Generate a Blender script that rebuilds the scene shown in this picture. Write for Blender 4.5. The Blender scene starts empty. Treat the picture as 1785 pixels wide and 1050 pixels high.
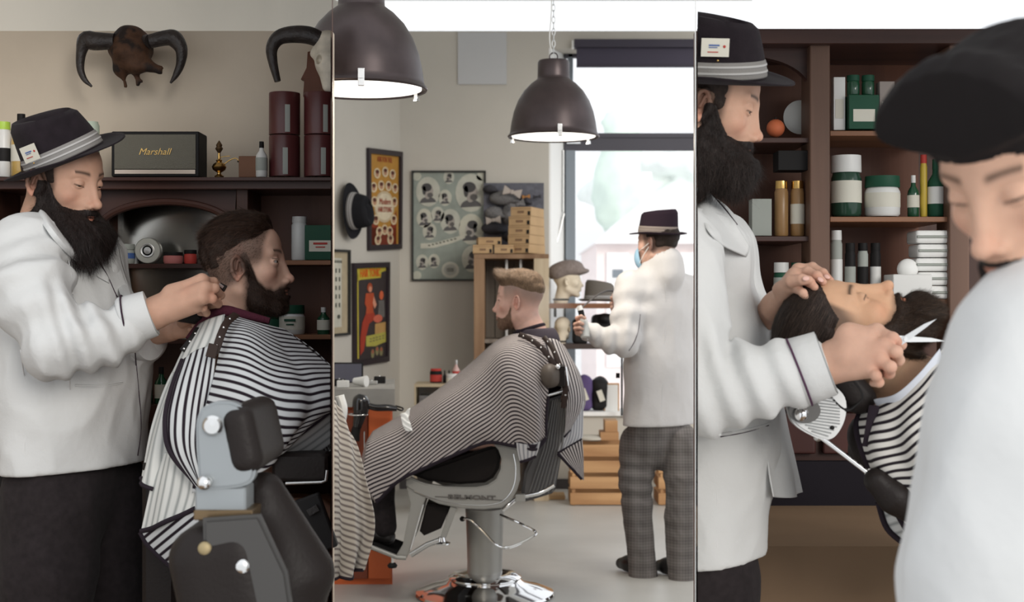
import bpy, bmesh, math, random
import numpy as np
from mathutils import Vector, Matrix

SC = bpy.context.scene
COL = SC.collection
# ------------------------------------------------------------------ camera, sky, sun, exposure
FPX, HCAM = 2400.0, 1.33
cam_data = bpy.data.cameras.new('camera')
cam = bpy.data.objects.new('camera', cam_data); COL.objects.link(cam)
cam.location = (0, 0, HCAM); cam.rotation_euler = (math.pi/2, 0, 0)
cam_data.sensor_width = 36.0; cam_data.lens = 36.0*FPX/1785.0
cam_data.clip_start = 0.05; cam_data.clip_end = 300
cam_data.dof.use_dof = True; cam_data.dof.focus_distance = 3.62; cam_data.dof.aperture_fstop = 5.6
SC.camera = cam
world = bpy.data.worlds.new('overcast_sky'); SC.world = world; world.use_nodes = True
wn = world.node_tree.nodes; wl = world.node_tree.links
bg = wn['Background']
tc = wn.new('ShaderNodeTexCoord'); sp = wn.new('ShaderNodeSeparateXYZ'); cr = wn.new('ShaderNodeValToRGB')
wl.new(tc.outputs['Generated'], sp.inputs[0]); wl.new(sp.outputs['Z'], cr.inputs[0]); wl.new(cr.outputs[0], bg.inputs[0])
cr.color_ramp.elements[0].position = 0.0; cr.color_ramp.elements[0].color = (0.80, 0.82, 0.84, 1)
cr.color_ramp.elements[1].position = 0.12; cr.color_ramp.elements[1].color = (0.93, 0.96, 1.0, 1)
bg.inputs[1].default_value = 1.0
def sun_lamp(name, direction, energy, angle, color):
    l = bpy.data.lights.new(name, 'SUN'); l.energy = energy; l.angle = math.radians(angle); l.color = color
    o = bpy.data.objects.new(name, l); COL.objects.link(o)
    o.rotation_euler = Vector(direction).to_track_quat('-Z', 'Y').to_euler(); o.location = (1.5, -3, 4)
    return o
sun_lamp('hazy_sun', (-0.55, 1.0, -0.34), 1.3, 26, (1.0, 0.95, 0.88))
SC.view_settings.view_transform = 'Standard'; SC.view_settings.look = 'None'
SC.view_settings.exposure = 0.35; SC.view_settings.gamma = 1.0
SC.view_settings.use_curve_mapping = False

# ------------------------------------------------------------------ helpers
def P(px, py, d):
    return np.array([(px-892.5)*d/FPX, d, HCAM-(py-525.0)*d/FPX])
def PV(l, d=None):
    return [P(*(q if d is None else (q[0], q[1], d))) for q in l]
def nrm(v):
    v = np.asarray(v, float); return v/max(1e-9, np.linalg.norm(v))
def rotm(yaw=0, pitch=0, roll=0):
    # x = forward; yaw about z, pitch > 0 looks up, roll about x; degrees
    y, p, r = map(math.radians, (yaw, pitch, roll))
    Rz = np.array([[math.cos(y), -math.sin(y), 0], [math.sin(y), math.cos(y), 0], [0, 0, 1]])
    Ry = np.array([[math.cos(p), 0, -math.sin(p)], [0, 1, 0], [math.sin(p), 0, math.cos(p)]])
    Rx = np.array([[1, 0, 0], [0, math.cos(r), -math.sin(r)], [0, math.sin(r), math.cos(r)]])
    return Rz @ Ry @ Rx
class Xf:
    def __init__(s, pos=(0, 0, 0), R=None, k=1.0):
        s.p = np.asarray(pos, float); s.R = np.eye(3) if R is None else R; s.k = k
    def __call__(s, pts):
        return (np.asarray(pts, float)*s.k) @ s.R.T + s.p

# ---- materials
MATS = {}
def mat(name, color=(0.5, 0.5, 0.5), rough=0.6, metal=0.0, attr=False, bump=0.0, bscale=60, vary=0.0, vscale=8,
        sheen=0.0, emit=None, estr=1.0, sss=0.0, coat=0.0, alpha=1.0, trans=0.0, detail=3, stretch=None, dark=None, ior=1.45):
    if name in MATS: return MATS[name]
    m = bpy.data.materials.new(name); m.use_nodes = True; MATS[name] = m
    n = m.node_tree.nodes; L = m.node_tree.links; b = n['Principled BSDF']
    b.inputs['Base Color'].default_value = (*color, 1); b.inputs['Roughness'].default_value = rough
    b.inputs['Metallic'].default_value = metal; b.inputs['IOR'].default_value = ior
    if sheen: b.inputs['Sheen Weight'].default_value = sheen
    if rough >= .5: b.inputs['Specular IOR Level'].default_value = .22
    if coat: b.inputs['Coat Weight'].default_value = coat
    if trans: b.inputs['Transmission Weight'].default_value = trans
    if alpha < 1: b.inputs['Alpha'].default_value = alpha
    if sss:
        b.inputs['Subsurface Weight'].default_value = sss; b.inputs['Subsurface Radius'].default_value = (1, .35, .2)
        b.inputs['Subsurface Scale'].default_value = 0.006
    if emit is not None:
        b.inputs['Emission Color'].default_value = (*emit, 1); b.inputs['Emission Strength'].default_value = estr
    tcn = n.new('ShaderNodeTexCoord'); src = tcn.outputs['Object']
    if stretch:
        mp = n.new('ShaderNodeMapping'); mp.inputs['Scale'].default_value = stretch; L.new(src, mp.inputs[0]); src = mp.outputs[0]
    base = None
    if attr:
        a = n.new('ShaderNodeAttribute'); a.attribute_name = 'col'; base = a.outputs['Color']
    if vary:
        t = n.new('ShaderNodeTexNoise'); t.inputs['Scale'].default_value = vscale; t.inputs['Detail'].default_value = 5
        L.new(src, t.inputs['Vector'])
        mr = n.new('ShaderNodeMapRange'); mr.inputs['From Min'].default_value = 0.3; mr.inputs['From Max'].default_value = 0.7
        mr.inputs['To Min'].default_value = 1-vary; mr.inputs['To Max'].default_value = 1+vary
        L.new(t.outputs['Fac'], mr.inputs['Value'])
        mx = n.new('ShaderNodeVectorMath'); mx.operation = 'SCALE'
        if base is not None: L.new(base, mx.inputs[0])
        else: mx.inputs[0].default_value = color
        L.new(mr.outputs[0], mx.inputs['Scale']); base = mx.outputs[0]
        if dark:
            m2 = n.new('ShaderNodeMix'); m2.data_type = 'RGBA'
            st = n.new('ShaderNodeValToRGB'); st.color_ramp.elements[0].position = .45; st.color_ramp.elements[1].position = .62
            L.new(t.outputs['Fac'], st.inputs[0]); L.new(st.outputs[0], m2.inputs[0])
            L.new(base, m2.inputs[6]); m2.inputs[7].default_value = (*dark, 1); base = m2.outputs[2]
    if base is not None: L.new(base, b.inputs['Base Color'])
    if bump:
        t = n.new('ShaderNodeTexNoise'); t.inputs['Scale'].default_value = bscale; t.inputs['Detail'].default_value = detail
        L.new(src, t.inputs['Vector'])
        bp = n.new('ShaderNodeBump'); bp.inputs['Strength'].default_value = bump; bp.inputs['Distance'].default_value = 0.004
        L.new(t.outputs['Fac'], bp.inputs['Height']); L.new(bp.outputs[0], b.inputs['Normal'])
    return m
def stripe_mat(name, c1, c2, duty=0.4, rough=0.75, axis='Y', soft=0.06, bump=0.15):
    # woven stripes: fract(uv) < duty -> c2
    if name in MATS: return MATS[name]
    m = bpy.data.materials.new(name); m.use_nodes = True; MATS[name] = m
    n = m.node_tree.nodes; L = m.node_tree.links; b = n['Principled BSDF']
    b.inputs['Roughness'].default_value = rough; b.inputs['Specular IOR Level'].default_value = .15
    uv = n.new('ShaderNodeUVMap'); s = n.new('ShaderNodeSeparateXYZ'); L.new(uv.outputs[0], s.inputs[0])
    f = n.new('ShaderNodeMath'); f.operation = 'FRACT'; L.new(s.outputs[axis], f.inputs[0])
    pp = n.new('ShaderNodeMath'); pp.operation = 'SUBTRACT'; L.new(f.outputs[0], pp.inputs[0]); pp.inputs[1].default_value = .5
    ab = n.new('ShaderNodeMath'); ab.operation = 'ABSOLUTE'; L.new(pp.outputs[0], ab.inputs[0])
    mr = n.new('ShaderNodeMapRange'); mr.inputs['From Min'].default_value = duty/2-soft; mr.inputs['From Max'].default_value = duty/2+soft
    L.new(ab.outputs[0], mr.inputs['Value'])
    mx = n.new('ShaderNodeMix'); mx.data_type = 'RGBA'; L.new(mr.outputs[0], mx.inputs[0])
    mx.inputs[6].default_value = (*c2, 1); mx.inputs[7].default_value = (*c1, 1); L.new(mx.outputs[2], b.inputs['Base Color'])
    t = n.new('ShaderNodeTexNoise'); t.inputs['Scale'].default_value = 14; t.inputs['Detail'].default_value = 4
    tcn = n.new('ShaderNodeTexCoord'); L.new(tcn.outputs['Object'], t.inputs['Vector'])
    bp = n.new('ShaderNodeBump'); bp.inputs['Strength'].default_value = bump; bp.inputs['Distance'].default_value = 0.02
    L.new(t.outputs['Fac'], bp.inputs['Height']); L.new(bp.outputs[0], b.inputs['Normal'])
    return m
def wood_mat(name, c1, c2, axis='Z', scale=9, rough=0.5, plank=None):
    if name in MATS: return MATS[name]
    m = bpy.data.materials.new(name); m.use_nodes = True; MATS[name] = m
    n = m.node_tree.nodes; L = m.node_tree.links; b = n['Principled BSDF']; b.inputs['Roughness'].default_value = rough; b.inputs['Specular IOR Level'].default_value = .25
    tcn = n.new('ShaderNodeTexCoord'); mp = n.new('ShaderNodeMapping'); L.new(tcn.outputs['Object'], mp.inputs[0])
    sc = {'X': (.08, 1, 1), 'Y': (1, .08, 1), 'Z': (1, 1, .08)}[axis]; mp.inputs['Scale'].default_value = sc
    t = n.new('ShaderNodeTexNoise'); t.inputs['Scale'].default_value = scale; t.inputs['Detail'].default_value = 6; t.inputs['Distortion'].default_value = .6
    L.new(mp.outputs[0], t.inputs['Vector'])
    r = n.new('ShaderNodeValToRGB'); r.color_ramp.elements[0].position = .35; r.color_ramp.elements[1].position = .66
    r.color_ramp.elements[0].color = (*c1, 1); r.color_ramp.elements[1].color = (*c2, 1)
    L.new(t.outputs['Fac'], r.inputs[0]); out = r.outputs[0]; hgt = t.outputs['Fac']
    if plank:  # beaded boards of this width across X
        s = n.new('ShaderNodeSeparateXYZ'); L.new(tcn.outputs['Object'], s.inputs[0])
        d = n.new('ShaderNodeMath'); d.operation = 'DIVIDE'; L.new(s.outputs['X'], d.inputs[0]); d.inputs[1].default_value = plank
        f = n.new('ShaderNodeMath'); f.operation = 'FRACT'; L.new(d.outputs[0], f.inputs[0])
        g = n.new('ShaderNodeMath'); g.operation = 'GREATER_THAN'; L.new(f.outputs[0], g.inputs[0]); g.inputs[1].default_value = .12
        hgt = g.outputs[0]
    L.new(out, b.inputs['Base Color'])
    bp = n.new('ShaderNodeBump'); bp.inputs['Strength'].default_value = .35 if plank else .15; bp.inputs['Distance'].default_value = .006
    L.new(hgt, bp.inputs['Height']); L.new(bp.outputs[0], b.inputs['Normal'])
    return m

# ---- geometry container: (verts, faces[, uv per vertex][, col per vertex])
class G:
    def __init__(s): s.v = []; s.f = []; s.n = 0; s.uv = []; s.c = []
    def add(s, v, f, uv=None, col=None):
        v = np.asarray(v, float); s.v.append(v)
        off = s.n
        if isinstance(f, np.ndarray): s.f.append(f+off)
        else:
            for q in f: s.f.append(np.asarray([q])+off)
        s.n += len(v)
        s.uv.append(np.zeros((len(v), 2)) if uv is None else np.asarray(uv, float))
        s.c.append(np.ones((len(v), 3))*0.5 if col is None else (np.ones((len(v), 3))*np.asarray(col)))
        return s
    def join(s, o):
        for i in range(len(o.v)): pass
        if o.n:
            off = s.n
            s.v += o.v; s.f += [q+off for q in o.f]; s.uv += o.uv; s.c += o.c; s.n += o.n
        return s
    def xf(s, X): s.v = [X(v) for v in s.v]; return s
    # primitives
    def box(s, c, h, R=None, bevel=0.0, col=None):
        c = np.asarray(c, float); h = np.asarray(h, float)
        if bevel <= 0:
            v = np.array([[x, y, z] for x in (-1, 1) for y in (-1, 1) for z in (-1, 1)], float)*h
            f = np.array([[0, 1, 3, 2], [4, 6, 7, 5], [0, 4, 5, 1], [2, 3, 7, 6], [0, 2, 6, 4], [1, 5, 7, 3]])
        else:
            bm = bmesh.new(); bmesh.ops.create_cube(bm, size=2.0)
            for q in bm.verts: q.co = Vector(np.array(q.co)*h)
            bmesh.ops.bevel(bm, geom=bm.edges[:], offset=bevel, segments=3, affect='EDGES', profile=.7)
            v = np.array([q.co[:] for q in bm.verts]); bm.verts.ensure_lookup_table(); bm.verts.index_update()
            f = [[q.index for q in ff.verts] for ff in bm.faces]; bm.free()
        if R is not None: v = v @ np.asarray(R).T
        return s.add(v+c, f, col=col)
    def lathe(s, prof, c=(0, 0, 0), R=None, seg=32, sx=1.0, sy=1.0, col=None):
        # prof: (radius, z) list
        prof = np.asarray(prof, float); a = np.linspace(0, 2*math.pi, seg, endpoint=False)
        v = np.array([[r*math.cos(t)*sx, r*math.sin(t)*sy, z] for r, z in prof for t in a])
        n = len(prof); f = []
        for i in range(n-1):
            for j in range(seg):
                k = (j+1) % seg; f.append([i*seg+j, i*seg+k, (i+1)*seg+k, (i+1)*seg+j])
        f = np.array(f)
        if R is not None: v = v @ np.asarray(R).T
        s.add(v+np.asarray(c), f, col=col)
        base = s.n-len(v)
        if prof[0][0] > 1e-5: s.f.append(np.array([list(range(seg))[::-1]])+base)
        if prof[-1][0] > 1e-5: s.f.append(np.array([[(n-1)*seg+j for j in range(seg)]])+base)
        return s
    def tube(s, pts, r, seg=10, cap=True, closed=False, flat=None, col=None, uvlen=False):
        pts = [np.asarray(p, float) for p in pts]; n = len(pts)
        rr = r if hasattr(r, '__len__') else [r]*n
        T = []
        for i in range(n):
            if closed: t = pts[(i+1) % n]-pts[i-1]
            else: t = pts[min(i+1, n-1)]-pts[max(i-1, 0)]
            T.append(nrm(t))
        up = np.array([0, 0, 1.0]) if abs(T[0][2]) < .9 else np.array([0, 1.0, 0])
        if flat is not None: up = nrm(flat[0])
        N = nrm(up-T[0]*np.dot(up, T[0])); v = []
        for i in range(n):
            N = nrm((nrm(flat[0]) if flat is not None else N)-T[i]*np.dot(nrm(flat[0]) if flat is not None else N, T[i])); B = np.cross(T[i], N)
            fn = flat[1] if flat is not None else 1.0
            for j in range(seg):
                a = 2*math.pi*j/seg; v.append(pts[i]+rr[i]*(fn*math.cos(a)*N+math.sin(a)*B))
        f = []
        for i in range(n if closed else n-1):
            for j in range(seg):
                k = (j+1) % seg; i2 = (i+1) % n; f.append([i*seg+j, i*seg+k, i2*seg+k, i2*seg+j])
        s.add(np.array(v), np.array(f), col=col); base = s.n-len(v)
        if cap and not closed:
            s.f.append(np.array([list(range(seg))[::-1]])+base); s.f.append(np.array([[(n-1)*seg+j for j in range(seg)]])+base)
        return s
    def prism(s, poly, d0, d1, axis='y', bevel=0.0, col=None):
        # poly = list of 3D points (a planar outline); extruded by vector d1-d0 (vectors)
        poly = [np.asarray(p, float) for p in poly]; n = len(poly)
        v = np.array([p+np.asarray(d0) for p in poly]+[p+np.asarray(d1) for p in poly])
        f = [list(range(n))[::-1], list(range(n, 2*n))]+[[i, (i+1) % n, n+(i+1) % n, n+i] for i in range(n)]
        if bevel > 0:
            bm = bmesh.new(); vs = [bm.verts.new(q) for q in v]
            for q in f:
                try: bm.faces.new([vs[i] for i in q])
                except ValueError: pass
            bmesh.ops.recalc_face_normals(bm, faces=bm.faces[:])
            cap = set(e for ff in bm.faces if len(ff.verts) == n for e in ff.edges)
            bmesh.ops.bevel(bm, geom=list(cap), offset=bevel, segments=2, affect='EDGES')
            bm.verts.index_update(); v = np.array([q.co[:] for q in bm.verts]); f = [[q.index for q in ff.verts] for ff in bm.faces]; bm.free()
        return s.add(v, f, col=col)
    def ell(s, c, r, R=None, seg=20, col=None):
        m = seg//2
        prof = [(math.sin(math.pi*i/m), -math.cos(math.pi*i/m)) for i in range(m+1)]
        g = G().lathe(prof, seg=seg)
        v = np.concatenate(g.v)*np.asarray(r if hasattr(r, '__len__') else (r, r, r))
        if R is not None: v = v @ np.asarray(R).T
        off = s.n; s.v.append(v+np.asarray(c)); s.f += [q+off for q in g.f]; s.n += len(v)
        s.uv.append(np.zeros((len(v), 2))); s.c.append(np.ones((len(v), 3))*(np.asarray(col) if col is not None else .5)); return s

def mesh_from(g, name='m', smooth=True, has_uv=False, has_col=False, clip=None, recalc=True, angle=None):
    V = np.concatenate(g.v); me = bpy.data.meshes.new(name)
    counts = []; idx = []
    for q in g.f:
        counts.append(np.full(len(q), q.shape[1])); idx.append(q.reshape(-1))
    counts = np.concatenate(counts); idx = np.concatenate(idx)
    me.vertices.add(len(V)); me.vertices.foreach_set('co', V.astype(np.float32).ravel())
    me.loops.add(len(idx)); me.loops.foreach_set('vertex_index', idx.astype(np.int32))
    me.polygons.add(len(counts)); st = np.concatenate([[0], np.cumsum(counts)[:-1]])
    me.polygons.foreach_set('loop_start', st.astype(np.int32))
    if has_uv:
        uv = np.concatenate(g.uv)[idx]; l = me.uv_layers.new(name='UVMap'); l.data.foreach_set('uv', uv.astype(np.float32).ravel())
    if has_col:
        c = np.concatenate(g.c); a = me.color_attributes.new('col', 'FLOAT_COLOR', 'POINT')
        a.data.foreach_set('color', np.concatenate([c, np.ones((len(c), 1))], 1).astype(np.float32).ravel())
    me.update(calc_edges=True); me.validate()
    if clip is not None or recalc:
        bm = bmesh.new(); bm.from_mesh(me)
        if clip is not None:
            for (p0, n0) in clip:
                bmesh.ops.bisect_plane(bm, geom=bm.verts[:]+bm.edges[:]+bm.faces[:], dist=1e-5, plane_co=Vector(p0), plane_no=Vector(n0), clear_outer=True)
        if recalc: bmesh.ops.recalc_face_normals(bm, faces=bm.faces[:])
        bm.to_mesh(me); bm.free()
    me.polygons.foreach_set('use_smooth', np.full(len(me.polygons), bool(smooth)))
    if smooth and angle: 
        me.set_sharp_from_angle(angle=math.radians(angle))
    return me
def obj(name, g, m, parent=None, smooth=True, uv=False, col=False, clip=None, recalc=True, angle=38, solid=0.0, label=None):
    me = mesh_from(g, name, smooth, uv, col, clip, recalc, angle)
    o = bpy.data.objects.new(name, me); COL.objects.link(o); me.materials.append(m)
    if parent is not None: o.parent = parent
    if solid:
        md = o.modifiers.new('thickness', 'SOLIDIFY'); md.thickness = solid; md.offset = 0
    if label: o['label'] = label
    return o
def tag(o, label, cat, group=None, kind=None):
    if label: o['label'] = label
    if cat: o['category'] = cat
    if group: o['group'] = group
    if kind: o['kind'] = kind
    return o
def struct(o): o['kind'] = 'structure'; return o
def thing(name, label, cat, loc=(0, 0, 0), group=None):
    # things built at world coordinates: the Empty sits at the base and children are shifted back
    o = bpy.data.objects.new(name, None); COL.objects.link(o); o.empty_display_size = .05
    o.location = loc; tag(o, label, cat, group); return o
def settle(root, loc):
    # children were built in world coordinates: put the Empty at loc and counter-shift the meshes
    loc = Vector(loc); root.location = loc
    for ch in root.children:
        if ch.data is not None and hasattr(ch.data, 'transform'):
            ch.data.transform(Matrix.Translation(-loc))
        for g2 in ch.children:
            if g2.data is not None and hasattr(g2.data, 'transform'): g2.data.transform(Matrix.Translation(-loc))
def base_mesh(o, loc):
    loc = Vector(loc); o.data.transform(Matrix.Translation(-loc)); o.location = loc
    for ch in o.children: ch.data.transform(Matrix.Translation(-loc))
    return o
def dup(o, loc=None, label=None, parent=None, rotz=None):
    c = o.copy(); COL.objects.link(c)
    if parent is not None: c.parent = parent
    if loc is not None: c.location = loc
    if rotz is not None: c.rotation_euler = (0, 0, rotz)
    if label: c['label'] = label
    for ch in list(o.children): dup(ch, parent=c)
    return c
def text_geo(s, size, M, depth=0.001, shear=0.0, align='CENTER', bold=0.0):
    cu = bpy.data.curves.new('t', 'FONT'); cu.body = s; cu.size = size; cu.align_x = align; cu.align_y = 'CENTER'
    cu.extrude = depth; cu.shear = shear; cu.offset = bold; cu.resolution_u = 3
    o = bpy.data.objects.new('t', cu); COL.objects.link(o)
    dg = bpy.context.evaluated_depsgraph_get(); me = bpy.data.meshes.new_from_object(o.evaluated_get(dg))
    v = np.array([q.co[:] for q in me.vertices]); f = [list(p.vertices) for p in me.polygons]
    bpy.data.objects.remove(o); bpy.data.curves.remove(cu); bpy.data.meshes.remove(me)
    if not len(v): return G()
    return G().add(M(v), f)

# ---- splines
def cr1(pts, n):
    # Catmull-Rom through pts (k,dim) -> n samples
    p = np.asarray(pts, float); k = len(p); t = np.linspace(0, k-1, n); i = np.clip(np.floor(t).astype(int), 0, k-2); f = (t-i)[:, None]
    a = p[np.clip(i-1, 0, k-1)]; b = p[i]; c = p[i+1]; d = p[np.clip(i+2, 0, k-1)]
    a = np.where((i == 0)[:, None], 2*b-c, a); d = np.where((i == k-2)[:, None], 2*c-b, d)
    return .5*((2*b)+(c-a)*f+(2*a-5*b+4*c-d)*f**2+(-a+3*b-3*c+d)*f**3)
def curve(pts, n=24): return list(cr1(pts, n))
def cloth(rows, nu=60, nv=60, fold=None, period=None, along='v', uvlen='v'):
    # rows: list of rows, each a list of 3D points (same count). returns G grid with uv in stripe periods
    A = np.array([cr1(r, nu) for r in rows])            # (nr,nu,3)
    B = np.stack([cr1(A[:, j], nv) for j in range(nu)], 1)  # (nv,nu,3)
    du = np.gradient(B, axis=1); dv = np.gradient(B, axis=0); N = np.cross(du, dv); N /= np.linalg.norm(N, axis=2, keepdims=True)+1e-9
    V, U = np.meshgrid(np.linspace(0, 1, nv), np.linspace(0, 1, nu), indexing='ij')
    if fold is not None: B = B+N*fold(U, V, B)[..., None]
    lv = np.concatenate([np.zeros((1, nu)), np.cumsum(np.linalg.norm(np.diff(B, axis=0), axis=2), 0)], 0)
    lu = np.concatenate([np.zeros((nv, 1)), np.cumsum(np.linalg.norm(np.diff(B, axis=1), axis=2), 1)], 1)
    per = period or 1.0
    uv = np.stack([lu/per, lv/per], -1).reshape(-1, 2)
    idx = np.arange(nu*nv).reshape(nv, nu)
    f = np.stack([idx[:-1, :-1], idx[:-1, 1:], idx[1:, 1:], idx[1:, :-1]], -1).reshape(-1, 4)
    g = G().add(B.reshape(-1, 3), f, uv=uv); g.grid = B; return g

# ---- implicit surfaces
RND = np.random.RandomState(7)
def waves(seed, n=8, f0=1.0, spread=.6, stretch=(1, 1, 1)):
    r = np.random.RandomState(seed); K = r.randn(n, 3); K /= np.linalg.norm(K, axis=1)[:, None]
    K = K*(f0*(1+spread*(r.rand(n, 1)*2-1)))*np.asarray(stretch); ph = r.rand(n)*6.28
    def fn(X, Y, Z):
        o = 0
        for k, p in zip(K, ph): o = o+np.sin(k[0]*X+k[1]*Y+k[2]*Z+p)
        return o/math.sqrt(n)
    return fn
def smin(a, b, k):
    if k <= 0: return np.minimum(a, b)
    h = np.clip(.5+.5*(b-a)/k, 0, 1); return b*(1-h)+a*h-k*h*(1-h)
class S:
    """signed-distance scene: a list of primitives blended in order"""
    def __init__(s, k=.02): s.L = []; s.k = k; s.lo = np.full(3, 1e9); s.hi = -s.lo
    def _b(s, *ps, r=0.0):
        for p in ps: s.lo = np.minimum(s.lo, np.asarray(p)-r); s.hi = np.maximum(s.hi, np.asarray(p)+r)
    def cap(s, a, b, ra, rb=None, k=None, flat=None, sub=False):
        a = np.asarray(a, float); b = np.asarray(b, float); rb = ra if rb is None else rb
        if not sub: s._b(a, r=ra); s._b(b, r=rb)
        s.L.append(('cap', a, b, ra, rb, flat, s.k if k is None else k, sub)); return s
    def chain(s, pts, rs, k=None, flat=None):
        for i in range(len(pts)-1): s.cap(pts[i], pts[i+1], rs[i], rs[i+1], k, flat)
        return s
    def ell(s, c, r, R=None, k=None, sub=False):
        c = np.asarray(c, float); r = np.asarray(r, float)
        if not sub: s._b(c, r=float(max(r)))
        s.L.append(('ell', c, r, None if R is None else np.asarray(R), s.k if k is None else k, sub)); return s
    def box(s, c, h, rd=.01, R=None, k=None, sub=False):
        c = np.asarray(c, float); h = np.asarray(h, float)
        if not sub: s._b(c, r=float(np.linalg.norm(h)))
        s.L.append(('box', c, h, rd, None if R is None else np.asarray(R), s.k if k is None else k, sub)); return s
    def plane(s, p, n, k=0.004): s.L.append(('plane', np.asarray(p, float), nrm(n), k)); return s
    def disp(s, fn): s.L.append(('disp', fn)); return s
    def ev(s, X, Y, Z):
        D = np.full(X.shape, 1e3, np.float32)
        for q in s.L:
            t = q[0]
            if t == 'cap':
                _, a, b, ra, rb, flat, k, sub = q; ba = b-a; L2 = float(ba@ba)+1e-12
                x = X-a[0]; y = Y-a[1]; z = Z-a[2]
                h = np.clip((x*ba[0]+y*ba[1]+z*ba[2])/L2, 0, 1); x = x-h*ba[0]; y = y-h*ba[1]; z = z-h*ba[2]
                if flat is None: d = np.sqrt(x*x+y*y+z*z)-(ra+(rb-ra)*h)
                else:
                    n = nrm(flat[0]); ff = flat[1]; w = x*n[0]+y*n[1]+z*n[2]; e = w*(1/ff-1)
                    x = x+n[0]*e; y = y+n[1]*e; z = z+n[2]*e
                    ln = np.sqrt(x*x+y*y+z*z); rr = ra+(rb-ra)*h; d = (ln-rr)*np.where(ln > 1e-6, np.clip(np.sqrt(np.maximum(ln*ln-(w/ff)**2+w*w, 1e-12))/np.maximum(ln, 1e-6), min(ff, 1), 1.0), 1)
            elif t == 'ell':
                _, c, r, R, k, sub = q; x = X-c[0]; y = Y-c[1]; z = Z-c[2]
                if R is not None: x, y, z = (R[0, 0]*x+R[1, 0]*y+R[2, 0]*z), (R[0, 1]*x+R[1, 1]*y+R[2, 1]*z), (R[0, 2]*x+R[1, 2]*y+R[2, 2]*z)
                k0 = np.sqrt((x/r[0])**2+(y/r[1])**2+(z/r[2])**2); k1 = np.sqrt((x/r[0]**2)**2+(y/r[1]**2)**2+(z/r[2]**2)**2)
                d = k0*(k0-1)/np.maximum(k1, 1e-6)
            elif t == 'box':
                _, c, h, rd, R, k, sub = q; x = X-c[0]; y = Y-c[1]; z = Z-c[2]
                if R is not None: x, y, z = (R[0, 0]*x+R[1, 0]*y+R[2, 0]*z), (R[0, 1]*x+R[1, 1]*y+R[2, 1]*z), (R[0, 2]*x+R[1, 2]*y+R[2, 2]*z)
                x = np.abs(x)-h[0]+rd; y = np.abs(y)-h[1]+rd; z = np.abs(z)-h[2]+rd
                d = np.sqrt(np.maximum(x, 0)**2+np.maximum(y, 0)**2+np.maximum(z, 0)**2)+np.minimum(np.maximum(x, np.maximum(y, z)), 0)-rd
            elif t == 'plane':
                _, p, n, k = q; d = (X-p[0])*n[0]+(Y-p[1])*n[1]+(Z-p[2])*n[2]; D = -smin(-D, -d, k); continue
            elif t == 'disp': D = D+q[1](X, Y, Z); continue
            elif t == 'fn': D = q[1](D, X, Y, Z); continue
            if sub: D = -smin(-D, d, k)
            else: D = smin(D, d, k) if D is not None else d
        return D
def nets(D, lo, h):
    """surface nets: D (nx,ny,nz) -> verts, quads"""
    s = D < 0; nx, ny, nz = D.shape
    acc = np.zeros((nx-1, ny-1, nz-1, 3), np.float32); cnt = np.zeros((nx-1, ny-1, nz-1), np.float32)
    base = np.array([0, 0, 0])
    for ax in range(3):
        sl0 = [slice(None)]*3; sl1 = [slice(None)]*3; sl0[ax] = slice(0, -1); sl1[ax] = slice(1, None)
        a = D[tuple(sl0)]; b = D[tuple(sl1)]; cross = (a < 0) != (b < 0)
        den = np.where(cross, a-b, 1); t = np.where(cross, a/den, 0).astype(np.float32)
        o1, o2 = [i for i in range(3) if i != ax]
        for i in (0, 1):
            for j in (0, 1):
                s2 = [slice(None)]*3; n1 = acc.shape[o1]; n2 = acc.shape[o2]
                s2[o1] = slice(i, i+n1); s2[o2] = slice(j, j+n2)
                c = cross[tuple(s2)]; tt = t[tuple(s2)]
                acc[..., ax] += np.where(c, tt, 0); acc[..., o1] += np.where(c, i, 0); acc[..., o2] += np.where(c, j, 0); cnt += c
    act = cnt > 0; idm = -np.ones(act.shape, np.int64); ii = np.argwhere(act); idm[act] = np.arange(len(ii))
    V = (acc[act]/cnt[act][:, None]+ii)*h+lo
    Fs = []
    for ax in range(3):
        o1, o2 = [(1, 2), (2, 0), (0, 1)][ax]
        sl = [slice(1, -1)]*3; sl[ax] = slice(0, -1); a = s[tuple(sl)]
        sl[ax] = slice(1, None); b = s[tuple(sl)]
        # restrict so that all four neighbour cells exist
        w = np.argwhere(a != b)
        if not len(w): continue
        e = w.copy(); e[:, o1] += 1; e[:, o2] += 1; e[:, ax] = w[:, ax]
        def cell(d1, d2):
            c = e.copy(); c[:, o1] += d1; c[:, o2] += d2
            return idm[c[:, 0], c[:, 1], c[:, 2]]
        q = np.stack([cell(-1, -1), cell(0, -1), cell(0, 0), cell(-1, 0)], 1)
        fl = ~a[w[:, 0], w[:, 1], w[:, 2]]; q[fl] = q[fl][:, ::-1]
        Fs.append(q[(q >= 0).all(1)])
    return V, np.concatenate(Fs)
def grid_of(s, h, pad=None, lo=None, hi=None):
    pad = 3*h if pad is None else pad
    lo = s.lo-pad if lo is None else np.asarray(lo, float); hi = s.hi+pad if hi is None else np.asarray(hi, float)
    n = np.ceil((hi-lo)/h).astype(int)+1
    ax = [lo[i]+h*np.arange(n[i]) for i in range(3)]
    X, Y, Z = [a.astype(np.float32) for a in np.meshgrid(*ax, indexing='ij', sparse=True)]
    X, Y, Z = X+0*Y+0*Z, Y+0*X+0*Z, Z+0*X+0*Y
    return X, Y, Z, lo
def mesh_sdf(s, h, **kw):
    X, Y, Z, lo = grid_of(s, h, **kw); return nets(s.ev(X, Y, Z), lo, h)
def vnormals(V, Fq):
    a, b, c = V[Fq[:, 0]], V[Fq[:, 1]], V[Fq[:, 2]]; n = np.cross(b-a, c-a); N = np.zeros_like(V)
    for i in range(Fq.shape[1]): np.add.at(N, Fq[:, i], n)
    return N/(np.linalg.norm(N, axis=1, keepdims=True)+1e-12)
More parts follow.
